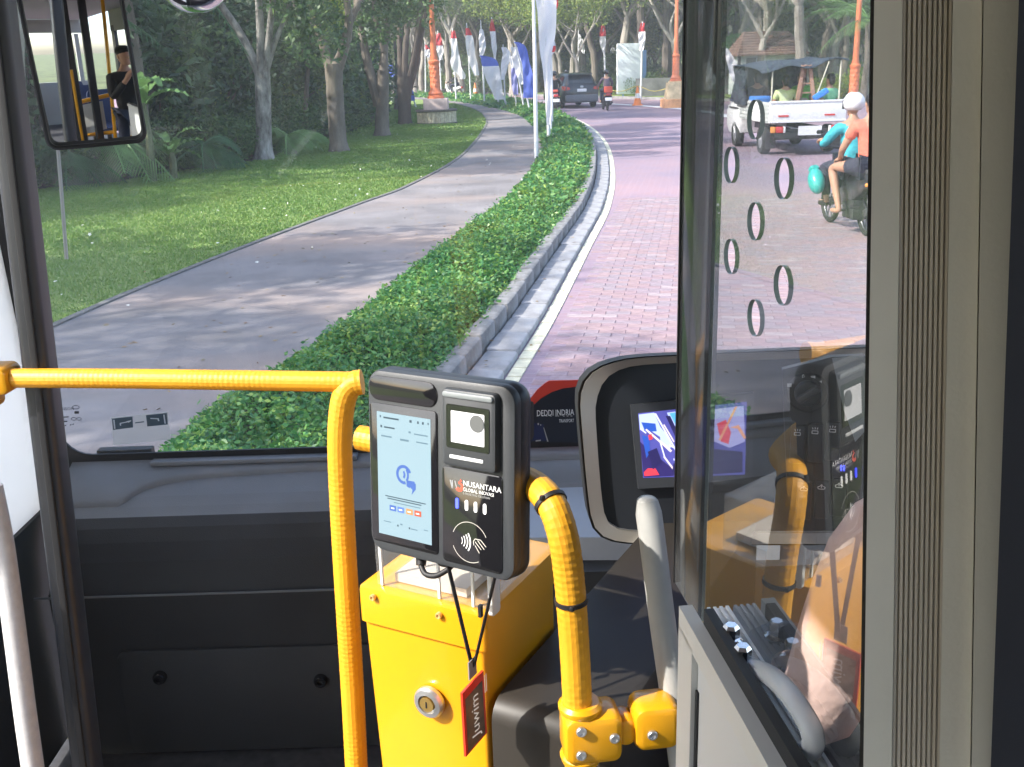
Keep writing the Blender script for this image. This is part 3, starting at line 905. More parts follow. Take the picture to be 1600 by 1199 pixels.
# ---- thicket on the left beyond the lawn
def bush_kind(seed, w, h, leafsize, n, leaf, k=14):
    rg = np.random.default_rng(seed)
    cs = [(rg.normal(0, w * .33), rg.normal(0, w * .3), rg.uniform(.15, .9) * h) for _ in range(k)]
    P = cloud(cs, n // k, w * .33, .9, rg); P = P[P[:, 2] > .02]
    v, q = leaf_quads(P, leafsize, leafsize * .45, up=.3, rg=rg)
    me = np_mesh('foliage', v, q, leaf)
    mb = MB()
    for i in range(7):
        c = cs[i]; mb.tube([V((c[0] * .2, c[1] * .2, -.05)), V((c[0] * .6, c[1] * .6, c[2] * .5)), V(c)], [.035, .028, .012], 5)
    return me, mesh_from(mb, 'stem', m_bark3)
BUSH = [bush_kind(21, 3.0, 3.6, .20, 5000, m_leafD), bush_kind(22, 2.6, 2.8, .18, 4500, m_leafA), bush_kind(23, 2.2, 1.8, .16, 3200, m_leafD), bush_kind(24, 1.6, 1.0, .12, 2400, m_leafA, 9), bush_kind(25, 1.8, 1.4, .14, 2600, m_leafC, 10)]
def bush(k, x, y, s, label, group, z=.1, cat='shrub', name='shrub'):
    if group: label += ' ' + where((x, y, .5))
    t = thing(name, label, cat, (x, y, z), rnd.uniform(0, 6.28), group)
    t.scale = (s, s, s * rnd.uniform(.9, 1.15))
    link_mesh('foliage', BUSH[k][0], t); link_mesh('stem', BUSH[k][1], t)
    return t
LBc = crom(LB, 300)
for i in range(30):
    y = 15 + i * 1.25 + rnd.uniform(-.4, .4)
    xe = float(np.interp(y, lbY[20:330], lbX[20:330]))
    bush((0, 1, 2, 4, 0, 1)[i % 6], xe - rnd.uniform(2.4, 3.4), y + 1.5, rnd.uniform(1.0, 1.5), 'dense dark shrub at the front of the thicket', 'dark shrubs of the thicket')
    if i % 2 == 0: bush(0, xe - rnd.uniform(5.5, 8), y + 2, rnd.uniform(1.5, 2.1), 'taller dark shrub deep in the thicket', 'dark shrubs of the thicket')
for i in range(34):
    y = 14 + i * .72 + rnd.uniform(-.2, .2)
    xe = float(np.interp(y, lbY[20:330], lbX[20:330]))
    bush(3, xe - .75 + rnd.uniform(-.2, .1), y, rnd.uniform(.75, 1.05), 'low fern like shrub edging the lawn', 'low shrubs edging the thicket')
for px, py in ((508, 190), (515, 178), (520, 195), (488, 205), (545, 170), (470, 212)):
    p = onz(px, py, .1)
    bush(4, p.x, p.y + 4, rnd.uniform(.7, 1.0), 'light green shrub', 'light green shrubs behind the row of trees')
# clipped and loose shrubs on the far verge
for px, py, k, s, lab in ((1325, 158, 4, .9, 'bright clipped shrub under the right lamp post'), (1345, 150, 4, 1.0, 'taller clipped green shrub right of the lamp post'), (1300, 162, 4, .7, 'low yellow green shrub left of the right lamp post'),
                          (1030, 147, 4, .8, 'low orange tinged shrub beside the white board'), (1005, 150, 3, .9, 'dark low shrub at the foot of the white board'), (955, 148, 3, .9, 'round low shrub left of the white board')):
    p = onz(px, py, .1)
    bush(k, p.x, p.y + 1, s, lab, None)
for i in range(26):
    px = 640 + i * 29 + rnd.uniform(-8, 8)
    Y = 82 - 22 * max(0, (px - 850) / 500) + 24 * max(0, (760 - px) / 200)
    p = onY(px, 110, Y)
    bush(rnd.choice((1, 2, 4)), p.x, Y, rnd.uniform(.8, 1.1), 'shrub under the trees', 'shrubs under the trees beyond the road')

# ---- banana-like plants and palms: each frond a part
m_frond = M('frond', (.045, .12, .045), .45, nz=(4, .3), trans=.25)
m_frond2 = M('frond_light', (.15, .28, .09), .45, nz=(4, .3), trans=.3)
def broad_leaf(mb, o, d, L, W, droop):
    d = V(d).normalized(); side = d.cross(V((0, 0, 1))).normalized()
    def fn(u, v):
        t = v; w = W * math.sin(PI * min(1, .06 + t * .94)) ** .7 * (1 - .2 * t)
        p = V(o) + d * L * t + V((0, 0, -droop * L * t * t)) + side * (u - .5) * w + V((0, 0, -.12 * w * (1 - abs(2 * u - 1)) + .12 * w)) + V((0, 0, .03 * math.sin(t * 40) * abs(2 * u - 1)))
        return p
    mb.grid(fn, 4, 12)
def pinnate(mb, o, d, L, droop, nl=26, ll=.5):
    d = V(d).normalized(); side = d.cross(V((0, 0, 1))).normalized()
    def q(t): return V(o) + d * L * t + V((0, 0, -droop * L * t * t))
    mb.tube([q(i / 8) for i in range(9)], [.03 * (1 - i / 9) + .006 for i in range(9)], 5)
    for i in range(2, nl):
        t = i / nl; p = q(t); tg = (q(min(1, t + .02)) - q(t - .02)).normalized()
        l = ll * math.sin(PI * (t * .85 + .1)) + .12
        for s in (-1, 1):
            e = p + (side * s * .8 + tg * .6 + V((0, 0, -.55))).normalized() * l
            w = tg * .011
            mb.add([p - w, p + w, p.lerp(e, .6) + w * .9 + V((0, 0, .03)), e, p.lerp(e, .6) - w * .9 + V((0, 0, .03))], [(0, 1, 2, 3, 4)])
def banana(px, py, dy, label, n, L, W, mat, h, seed):
    g = random.Random(seed); p = onz(px, py, .1); p.y += dy; p.x *= (p.y) / (p.y - dy)
    t = thing('banana_plant', label, 'plant', (p.x, p.y, .1))
    mb = MB(); mb.tube([p + V((0, 0, -.1)), p + V((.05, 0, h * .5)), p + V((0, 0, h))], [.09, .07, .05], 8); part('stem', mb, M('banana_stem', (.085, .10, .045), .6, nz=(4, .4)), t)
    for i in range(n):
        a = i * 2.4 + g.uniform(-.3, .3); mb = MB()
        broad_leaf(mb, p + V((0, 0, h * g.uniform(.6, 1))), (math.cos(a), math.sin(a), g.uniform(.3, 1.5)), L * g.uniform(.8, 1.15), W * .66, g.uniform(.3, .65)); part('leaf', mb, mat, t, smooth=60)
banana(238, 284, -.1, 'banana plant with broad leaves right of the long mirror', 10, 1.25, .42, m_frond2, 1.75, 3)
banana(270, 279, -.1, 'banana plant low among the dark shrubs left of the first tree', 9, 1.0, .34, m_frond2, .7, 5)
def palm(x, y, h, label, n, L, mat, seed, droop=.5):
    g = random.Random(seed)
    t = thing('palm_tree', label, 'palm', (x, y, .1))
    p = V((x, y, .1)); mb = MB(); mb.tube([p + V((0, 0, -.2)), p + V((.1, 0, h * .5)), p + V((0, 0, h))], [.2, .14, .12], 9); part('trunk', mb, m_bark, t)
    for i in range(n):
        a = i * 2.4 + g.uniform(-.2, .2); mb = MB()
        pinnate(mb, p + V((0, 0, h)), (math.cos(a), math.sin(a), g.uniform(-.1, 1.1)), L * g.uniform(.85, 1.1), g.uniform(droop * .6, droop * 1.2)); part('frond', mb, mat, t, smooth=0)
p = onY(1318, 100, 52); palm(p.x, 52, 4.2, 'palm with arching fronds behind the right lamp post', 16, 3.2, m_frond2, 4)
p = onY(1352, 100, 47); palm(p.x, 47, 3.4, 'shorter palm beside the pillar at the right', 14, 2.8, m_frond2, 6)
p = onY(1120, 100, 60); palm(p.x, 60, 2.6, 'low palm left of the brown roofed hut', 12, 2.4, m_frond, 8)
p = onY(205, 100, 22); palm(p.x, 22, 4.6, 'palm with long fronds behind the long mirror', 16, 3.0, m_frond, 9, .7)
p = onY(55, 100, 21); palm(p.x, 21, 3.6, 'palm beside the thick pale trunk at the left', 14, 2.6, m_frond, 10, .7)

# trees of the same row beside and behind the bus, out of the picture: they throw the dappled shade
for k, x, y, sc in ((2, -10.5, 5.0, .95), (2, -13.5, 12, .9), (4, -9.5, 9, .9)):
    plant_tree(k, x, y, sc, label='tree of the row beside the bus outside the picture', group='trees of the row outside the picture')

for i, (px, py, h, L, n, w_) in enumerate(((108, 292, .5, 1.3, 11, 'below the long mirror'), (168, 287, .9, 1.5, 12, 'right below the long mirror'), (318, 266, .5, 1.2, 11, 'left of the mottled trunk'), (448, 243, .4, 1.1, 10, 'right of the mottled trunk'))):
    p = onz(px, py, .1); palm(p.x, p.y + .2, h, 'fern like palm clump ' + w_, n, L, m_frond2 if i % 2 else m_frond, 30 + i, .75)
# ================================================================== STREET FURNITURE
m_lamp = M('lamp_orange', (.62, .17, .07), .45, nz=(6, .18), bump=(30, .15, .004))
m_plinth = M('plinth_pink', (.52, .40, .37), .8, nz=(5, .2))
m_drum = M('drum_stone', (.50, .44, .33), .9, nz=(12, .35), bump=(30, .5, .02))
m_drumtop = M('drum_dark', (.10, .09, .08), .9)
m_globe = M('lamp_globe', (.75, .73, .68), .3)

def lamp_post(label, base, S, drum=True, h=5.6, plinth=True):
    """base on the ground, S = overall scale"""
    t = thing('lamp_post', label, 'lamp post', base, 0, None)
    L = lambda r, z: (r * S, z * S)
    z = 0.0
    if drum:
        n = 28
        mb = MB(); mb.lathe([L(.84, -.05), L(.84, .03), L(.80, .05)], n=32); part('footing', mb, m_drumtop, t, local=True)
        core = MB(); core.lathe([L(.74, .0), L(.74, .50)], n=28)
        dr = part('drum', core, m_drum, t, local=True)
        for k in range(n):
            a0, a1 = (k + .06) / n * 2 * PI, (k + .94) / n * 2 * PI
            mb = MB(); q = [V((math.cos(a) * r * S, math.sin(a) * r * S, .045 * S)) for a, r in ((a0, .735), (a0, .785), ((a0 + a1) / 2, .80), (a1, .785), (a1, .735))]
            mb.prism(q, (0, 0, .43 * S)); part('stone', mb, m_drum, dr, local=True)
        mb = MB(); mb.lathe([L(.83, .475), L(.85, .50), L(.85, .54), L(.82, .56)], n=32); part('cap', mb, m_drumtop, t, local=True)
        z = .56
    if plinth:
        mb = MB(); mb.slab(WF, 0, 0, .98 * S, .98 * S, .02, z * S, (z + .42) * S, .02); part('plinth', mb, m_plinth, t, local=True)
        z += .42
    mb = MB()
    mb.lathe([L(.34, z), L(.34, z + .08), L(.28, z + .12), L(.30, z + .2), L(.24, z + .28), L(.19, z + .4), L(.185, z + 1.3), L(.22, z + 1.36), L(.22, z + 1.44), L(.15, z + 1.5), L(.15, z + 1.62)], n=16)
    # carved lozenges on the lower shaft
    for k in range(8):
        for j in range(5):
            a = (k + (.5 if j % 2 else 0)) / 8 * 2 * PI; c = V((math.cos(a), math.sin(a), 0)); s = V((-c.y, c.x, 0)); zc = (z + .5 + j * .17) * S
            o = c * .186 * S + V((0, 0, zc)); q = [o + s * .055 * S, o + V((0, 0, .08 * S)), o - s * .055 * S, o - V((0, 0, .08 * S))]
            mb.add(q + [o + c * .025 * S], [(0, 1, 4), (1, 2, 4), (2, 3, 4), (3, 0, 4)])
    part('base', mb, m_lamp, t, local=True, smooth=30)
    mb = MB(); mb.lathe([L(.125, z + 1.62), L(.105, z + 3.0), L(.095, z + h - .5), L(.15, z + h - .45), L(.15, z + h - .38), L(.1, z + h - .3)], n=12); part('shaft', mb, m_lamp, t, local=True)
    mb = MB()
    for k in range(2):
        s = 1 if k else -1
        mb.tube([V((0, 0, z + h - .9)) * S, V((s * .3, 0, z + h - .95)) * S, V((s * .55, 0, z + h - .7)) * S, V((s * .55, 0, z + h - .35)) * S], [.05 * S, .045 * S, .04 * S, .05 * S], 8)
    part('arm', mb, m_lamp, t, local=True)
    for s in (-1, 1):
        mb = MB(); mb.ball((s * .55 * S, 0, (z + h - .1) * S), .24 * S, 14); part('globe', mb, m_globe, t, local=True)
    return t
b = onz(683, 193, .1); S = (onz(710, 193, .1) - onz(656, 193, .1)).length / 1.7
lamp_post('orange lamp post on a round stone drum beside the sidewalk bend', b, S)
b = onz(1334, 140, .1); b = onY(1334, 140, 46); b.z = .1
lamp_post('orange lamp post on the verge beyond the pickup truck', b, 1.05, drum=False, plinth=False, h=6.5)
b = onz(1055, 168, 0)
lt = lamp_post('orange lamp post standing on the stepped cream base near the traffic cone', b, .8, drum=False, plinth=False, h=6.2)
m_cream2 = M('cream_stone', (.60, .46, .27), .85, nz=(4, .3))
f = Fr(b, (1, 0, 0), (0, 1, 0)); lt.location.z = 1.12
mb = MB(); mb.slab(f, 0, 0, 1.2, 1.2, .03, -.02, .38, .03); part('step', mb, M('step_orange', (.62, .30, .13), .8, nz=(3, .3)), lt)
XF[lt.name] = Matrix.Translation(b + V((0, 0, 1.12)))
for ch in list(lt.children):
    if ch.name.startswith('step'): bpy.data.objects.remove(ch)
mb = MB(); mb.slab(f, 0, 0, 1.2, 1.2, .03, -.02, .38, .03); part('step', mb, M('step_orange', (.62, .30, .13), .8), lt)
mb = MB(); mb.box((0, 0, .73), (.92, .92, .7), f, top=.8); part('pedestal', mb, m_cream2, lt)
mb = MB(); mb.slab(f, 0, 0, .6, .6, .03, 1.07, 1.14, .02); part('pedestal_cap', mb, m_cream2, lt)

# ---- flags
m_white = M('flag_white', (.82, .80, .84), .8, trans=.3)
m_red = M('flag_red', (.62, .05, .06), .8, trans=.25)
m_blue = M('flag_blue', (.11, .17, .62), .8, trans=.3)
m_pole = M('pole_white', (.66, .66, .68), .45, nz=(3, .12))
m_bamboo = M('pole_bamboo', (.55, .52, .42), .6)
def cloth(pts, mats, parent, split, name='banner', wave=.04, nv=26, label=None):
    """hanging cloth: pts = list of (centre, half-width vector) down its length, softly rippled"""
    cs = crom([p for p, w in pts], nv + 1)
    ws = [V(np.array([np.interp(i / nv, np.linspace(0, 1, len(pts)), [w[k] for p, w in pts]) for k in range(3)])) for i in range(nv + 1)]
    mb = MB(); nu = 6
    ph = rnd.uniform(0, 6)
    for j in range(nv + 1):
        for i in range(nu + 1):
            u = i / nu * 2 - 1
            w = ws[j]; wl = w.length
            nrm = V((-w.y, w.x, 0)); nrm = nrm.normalized() if nrm.length > 1e-6 else V((0, 1, 0))
            mb.v.append(cs[j] + w * u + nrm * (wave * math.sin(u * 4.2 + j * .5 + ph) + wave * .6 * math.sin(j * .9 + ph * 2 + u * 2)) * min(1, wl * 6 + .2))
    for j in range(nv):
        for i in range(nu):
            mb.f.append([j * (nu + 1) + i, j * (nu + 1) + i + 1, (j + 1) * (nu + 1) + i + 1, (j + 1) * (nu + 1) + i])
            k = 0
            for s, m in split:
                if j / nv >= s: k = m
            mb.m.append(k)
    return part(name, mb, mats, parent, smooth=80, label=label)
def flag(label, base, top, cl, mats, split, r=.025, zb=.12, wave=.04, pole_mat=None, group='flags along the walk', name='flag_pole'):
    """base, top in the photograph; cl = [(x, y, half width in px)] of the cloth down its length"""
    b = onz(base[0], base[1], zb); S = (b - CP).length / 1600
    t = thing(name, label, 'flag', b, 0, group)
    tp = onY(top[0], top[1], b.y)
    mb = MB(); mb.tube([b + V((0, 0, -.1)), b.lerp(tp, .5) + V((.01, 0, 0)), tp], [r, r * .9, r * .55], 8); part('pole', mb, pole_mat or m_pole, t)
    pts = [(onY(x, y, b.y - .03 - .15 * i / len(cl)), V((w * 1.22 * S, .25 * w * S * math.sin(i * 1.7 + base[0]), 0))) for i, (x, y, w) in enumerate(cl)]
    cloth(pts, mats, t, split, wave=wave)
    return t
WR = [m_white, m_red, m_blue]
flag('plain white flag pole nearest the bus, planted in the hedge', (838, 248), (832, -60), [(838, -55, 6), (842, -20, 5), (840, -8, 3)], WR, [(0, 0)], r=.045, wave=.02)
flag('white pole with long ragged white cloth, second along the hedge', (858, 220), (846, -70), [(852, -40, 14), (853, -6, 12), (855, 40, 10), (853, 90, 5), (857, 140, 4.5), (858, 195, 3)], WR, [(0, 0)], r=.05, wave=.05)
flag('tall pole with wind torn white streamers right behind the second one', (861, 213), (858, -50), [(862, -20, 8), (858, 20, 10), (861, 45, 7), (858, 62, 3)], WR, [(0, 0), (.1, 1), (.42, 0)], r=.03, wave=.05)
flag('thin pole with a small white and red pennant beside the ragged cloth', (863, 203), (861, 50), [(862, 56, 1), (862, 66, 4), (862, 78, 5), (861, 88, 1)], WR, [(0, 0), (.5, 1), (.8, 0)], r=.03)
flag('short red and white pennant seen just left of the orange lamp post', (665, 150), (664, 66), [(665, 70, 1), (668, 78, 3), (669, 90, 2)], WR, [(0, 1), (.35, 0)], r=.05)
flag('red topped white banner just right of the orange lamp post', (690, 150), (684, 48), [(685, 52, 2), (686, 66, 4), (688, 80, 4), (689, 94, 2)], WR, [(0, 1), (.45, 0)], r=.05)
flag('red topped white banner trailing to a wide loose end', (713, 157), (707, 44), [(708, 48, 2), (709, 62, 4), (711, 82, 4), (713, 105, 6), (722, 118, 6), (722, 124, 3)], WR, [(0, 1), (.14, 0)], r=.05)
flag('white banner split into several hanging strips', (736, 158), (729, 36), [(730, 44, 2), (733, 58, 5), (736, 82, 5), (740, 100, 5), (745, 118, 3)], WR, [(0, 1), (.12, 0)], r=.05)
flag('white banner without any red', (757, 163), (751, 32), [(752, 46, 2), (753, 60, 4), (754, 74, 4), (752, 88, 2)], WR, [(0, 0)], r=.05)
flag('red topped narrow white banner tallest of the middle flags', (779, 166), (768, 27), [(769, 30, 1), (769, 42, 3.5), (771, 60, 3), (773, 84, 3), (773, 92, 1)], WR, [(0, 1), (.3, 0)], r=.05)
flag('blue topped white feather banner bulging to the right', (797, 170), (749, 86), [(752, 87, 2), (762, 92, 10), (767, 105, 10), (770, 120, 9), (776, 140, 7), (780, 156, 5)], [m_white, m_red, m_blue], [(0, 2), (.3, 0)], r=.04)
flag('white feather banner curling over at its top', (789, 168), (786, 70), [(787, 74, 3), (792, 86, 6), (788, 105, 4), (785, 125, 2)], WR, [(0, 0)], r=.04)
flag('broad white banner left of the long blue one', (820, 173), (800, 70), [(803, 74, 4), (810, 90, 8), (814, 110, 7), (817, 132, 4)], WR, [(0, 0)], r=.04)
flag('long curved royal blue banner in the middle of the flags', (829, 176), (804, 64), [(806, 66, 3), (814, 72, 6), (820, 92, 4.5), (825, 115, 6), (828, 138, 8), (828, 153, 8)], WR, [(0, 2)], r=.04)
flag('pale violet banner hanging left of the blue ones', (808, 172), (796, 84), [(799, 88, 2), (802, 105, 3), (804, 130, 4), (806, 148, 3)], [m_white, m_red, M('flag_violet', (.36, .36, .72), .8, trans=.3)], [(0, 0), (.3, 2)], r=.035)
flag('deep blue flag hanging against the fan shaped tree', (651, 168), (628, 108), [(634, 124, 2), (636, 134, 5), (638, 148, 7), (638, 158, 8)], WR, [(0, 2)], r=.04)
flag('small blue flag seen between the leaning trunks', (612, 158), (606, 96), [(609, 102, 3), (611, 112, 4), (611, 122, 4)], WR, [(0, 2)], r=.05)
flag('white flag drooping to the right, beyond the car', (903, 149), (904, 46), [(905, 54, 1), (908, 66, 3), (911, 80, 3), (912, 84, 1)], WR, [(0, 0)], r=.05, zb=.1, group='flags beyond the road')
flag('red topped white banner between the car and the white board', (947, 151), (942, 38), [(942, 40, 2), (942, 52, 4), (942, 70, 3.5), (944, 84, 1)], WR, [(0, 1), (.35, 0)], r=.06, zb=.1, group='flags beyond the road')
flag('red topped white banner in front of the white board', (1001, 153), (1004, 34), [(1004, 36, 2), (1003, 48, 4), (1003, 66, 4), (1002, 80, 2)], WR, [(0, 1), (.3, 0)], r=.06, zb=.1, group='flags beyond the road')
flag('slanting white feather banner behind the truck cab', (1160, 158), (1132, 70), [(1135, 76, 1.5), (1141, 92, 5), (1148, 112, 7), (1154, 128, 7)], WR, [(0, 0)], r=.04, zb=.1, group='flags beyond the road')
flag('white feather banner at the edge of the glass panel', (1121, 153), (1106, 92), [(1107, 98, 1), (1109, 112, 4), (1111, 128, 6), (1111, 140, 6)], WR, [(0, 0)], r=.04, zb=.1, group='flags beyond the road')

# ---- the white board on the far verge
b = onY(986, 148, 64); b.z = .1
t = thing('notice_board', 'tall pale blue board with a narrow blue edge on the far verge', 'board', b)
m_board = M('board_pale', (.82, .88, .94), .5, nz=(.7, .12)); m_board2 = M('board_blue', (.2, .36, .66), .5)
f = Fr(b, (1, .18, 0), (0, 0, 1))
W_ = 38 / 1600 * 64
mb = MB(); mb.slab(f, -.12, 1.55, W_, 2.9, .05, -.1, .12, .01); part('panel', mb, m_board, t)
mb = MB(); mb.slab(f, W_ / 2 + .05, 1.35, .28, 2.5, .03, -.3, .0, .01); part('side_panel', mb, m_board2, t)
mb = MB(); mb.box((-.5, .0, 0), (.1, .5, .1), f); mb.box((.4, .0, 0), (.1, .5, .1), f); part('foot', mb, m_board2, t)

# ---- traffic cones
m_cone = M('cone_orange', (.75, .22, .05), .5); m_conew = M('cone_band', (.72, .70, .66), .5); m_rope = M('rope_yellow', (.65, .5, .12), .7)
def cone(label, px, py, s):
    b = onz(px, py, 0)
    t = thing('traffic_cone', label, 'cone', b)
    mb = MB(); mb.slab(WF, 0, 0, .42 * s, .42 * s, .04 * s, 0, .04 * s, .01); part('foot', mb, m_cone, t, local=True)
    mb = MB(); mb.lathe([(.17 * s, .035 * s), (.12 * s, .3 * s)], n=14, cap1=False); mb.lathe([(.09 * s, .5 * s), (.03 * s, .78 * s), (.02 * s, .8 * s)], n=14); part('cone_body', mb, m_cone, t, local=True)
    mb = MB(); mb.lathe([(.121 * s, .3 * s), (.09 * s, .5 * s)], n=14); part('reflective_band', mb, m_conew, t, local=True)
cone('orange traffic cone with a pale band left of the cream lamp base', 996, 165, 1.15)
cone('orange cone on the road behind the white flags at the left', 743, 152, 1.2)
cone('orange cone far back left of the orange lamp post', 658, 146, 1.2)
p0, p1 = onz(996, 165, 0) + V((0, 0, .9)), onz(1046, 167, 0) + V((0, 0, .85)); p2 = onz(955, 160, 0) + V((0, 0, .6))
mb = MB(); mb.tube(crom([p2, p2.lerp(p0, .5) - V((0, 0, .12)), p0, p0.lerp(p1, .5) - V((0, 0, .2)), p1], 20), .02, 6)
single('rope', mb, m_rope, 'yellow rope slung from the traffic cone to the cream lamp base', 'rope')

# ---- hut with a brown hipped roof
b = onY(1204, 128, 54); b.z = .2
t = thing('hut', 'small hut with a brown hipped roof behind the pickup truck', 'hut', b)
k = 54 / 1600
f = Fr(b, (1, 0, 0), (0, 1, 0))
m_hut = M('hut_wall', (.5, .52, .52), .8, nz=(2, .15)); m_roof = M('roof_brown', (.16, .095, .075), .85, nz=(3, .3)); m_hd = M('hut_dark', (.04, .04, .045), .6)
mb = MB(); mb.box((0, 1.4, 1.0), (92 * k, 2.6, 1.95), f); part('wall', mb, m_hut, t)
Wt, D = 106 * k, 3.4; e = 1.98
n = 9
for r in range(n):                                                # courses of roof shingles
    s0, s1 = r / n, (r + 1) / n
    def R_(s, lift): 
        w = Wt / 2 * (1 - .38 * s); d = D / 2 * (1 - .92 * s)
        return [f(-w, 1.4 - d, e + 1.15 * s + lift), f(w, 1.4 - d, e + 1.15 * s + lift), f(w, 1.4 + d, e + 1.15 * s + lift), f(-w, 1.4 + d, e + 1.15 * s + lift)]
    mb = MB(); mb.rings([R_(s0, -.03), R_(s0, .06), R_(s1, .0)]); part('roof_course', mb, m_roof, t, smooth=0)
mb = MB(); mb.box((30 * k, .08, 1.2), (18 * k, .08, 1.1), f); part('window', mb, m_hd, t)
mb = MB(); mb.box((-30 * k, .08, .95), (14 * k, .08, 1.8), f); part('door', mb, m_hd, t)
for sx in (-1, 1):
    mb = MB(); mb.box((sx * 49 * k, -.1, .95), (.14, .14, 2.0), f); part('post', mb, m_hd, t)
# low wall glimpsed through the trees
b = onY(1115, 128, 62); b.z = .1
mb = MB(); mb.box((0, 0, .5), (9, .25, 1.0), Fr(b, (1, -.1, 0), (0, 1, 0)))
single('garden_wall', mb, M('garden_wall', (.12, .12, .12), .9, nz=(2, .4)), 'low dark wall under the trees left of the hut', 'wall')
# ================================================================== VEHICLES AND PEOPLE ON THE ROAD
m_tyre = M('tyre', (.02, .02, .02), .85); m_rim = M('rim', (.45, .46, .48), .35, .7); m_rimd = M('rim_dark', (.12, .12, .13), .4, .6)
m_black = M('plastic_black', (.022, .022, .025), .5); m_chas = M('chassis', (.03, .03, .035), .7)
m_plate = M('plate_white', (.72, .72, .74), .5)
m_tail = M('tail_red', (.55, .03, .03), .25, coat=.5); m_amber = M('amber', (.75, .28, .04), .25, coat=.5); m_clear = M('lamp_clear', (.7, .7, .7), .2)
m_vglass = M('vehicle_glass', (.02, .025, .03), .06, spec=.8)
m_skin = M('skin', (.42, .23, .15), .55); m_hair = M('hair_black', (.012, .011, .011), .5)

def skin_obj(name, chains, mat, parent, local=True, sub=1):
    """one continuous surface grown over joints: chains = list of [(point, radius)...]; equal points are shared"""
    vs, es, rs, idx = [], [], [], {}
    def vid(p, r):
        k = (round(p[0], 4), round(p[1], 4), round(p[2], 4))
        if k not in idx:
            idx[k] = len(vs); vs.append(V(p)); rs.append(r)
        return idx[k]
    for ch in chains:
        last = None
        for p, r in ch:
            i = vid(p, r)
            if last is not None and last != i and (last, i) not in es and (i, last) not in es: es.append((last, i))
            last = i
    me = bpy.data.meshes.new(name)
    bm = bmesh.new(); lay = bm.verts.layers.skin.verify(); bv = [bm.verts.new(v) for v in vs]
    for a, b in es: bm.edges.new((bv[a], bv[b]))
    for i, v in enumerate(bv):
        r = rs[i]; v[lay].radius = r if isinstance(r, tuple) else (r, r); v[lay].use_root = (i == 0)
    bm.to_mesh(me); bm.free()
    o = bpy.data.objects.new(name, me); COL.objects.link(o)
    m1 = o.modifiers.new('skin', 'SKIN'); m1.use_smooth_shade = True
    m2 = o.modifiers.new('sub', 'SUBSURF'); m2.levels = sub; m2.render_levels = sub
    dg = bpy.context.evaluated_depsgraph_get()
    me2 = bpy.data.meshes.new_from_object(o.evaluated_get(dg))
    bpy.data.objects.remove(o)
    me2.materials.clear(); me2.materials.append(mat)
    me2.polygons.foreach_set('use_smooth', [True] * len(me2.polygons))
    if len(me2.polygons):
        me2.polygons.foreach_set('material_index', [0] * len(me2.polygons))
    o = bpy.data.objects.new(name, me2); o.parent = parent; COL.objects.link(o); XF[o.name] = XF[parent.name]
    return o
def head_mesh(c, fr, s=1.0):
    """face, nose, ears on one surface; fr.u = right, fr.v = forward, fr.n = up"""
    mb = MB()
    prof = [(-.115, .035, .045, .03), (-.1, .048, .06, .028), (-.07, .058, .078, .012), (-.03, .066, .09, .0), (.02, .072, .096, -.004), (.06, .07, .093, -.008), (.09, .058, .076, -.008), (.112, .03, .04, -.008)]
    rs = []
    for z, rx, ry, oy in prof:
        rs.append([fr(c[0] + s * rx * math.cos(a), c[1] + s * (oy + ry * math.sin(a)), c[2] + s * z) for a in (2 * PI * k / 14 for k in range(14))])
    mb.rings(rs)
    mb.add([fr(c[0] + s * x, c[1] + s * y, c[2] + s * z) for x, y, z in ((-.014, .085, -.035), (.014, .085, -.035), (0, .118, -.03), (0, .092, .02))], [(0, 1, 2), (0, 2, 3), (1, 3, 2)])
    for sx in (-1, 1):
        mb.ball((c[0] + s * sx * .072, c[1] - s * .005, c[2] - s * .01), (.012 * s, .022 * s, .034 * s), 8, fr=fr)
    return mb
def hand_chains(w, d, curl, s=1.0):
    """wrist w, direction d (towards the knuckles), curl = direction the fingers bend"""
    d = V(d).normalized(); curl = V(curl); curl = (curl - d * curl.dot(d)).normalized(); side = d.cross(curl)
    palm = V(w) + d * .075 * s
    ch = [[(w, .024 * s), (palm, (.034 * s, .02 * s))]]
    for k, l in ((-1.5, .85), (-.5, 1.0), (.5, .96), (1.5, .75)):
        a = palm + side * k * .017 * s + d * .012 * s
        b_ = a + (d * .8 + curl * .5).normalized() * .038 * l * s
        e = b_ + (d * .3 + curl).normalized() * .035 * l * s
        ch.append([(palm, .02 * s), (a, .0095 * s), (b_, .0085 * s), (e, .007 * s)])
    th = V(w) + d * .03 * s - side * .03 * s
    ch.append([(palm, .02 * s), (th, .0115 * s), (th + (d * .7 + curl * .4 - side * .3).normalized() * .04 * s, .009 * s)])
    return ch

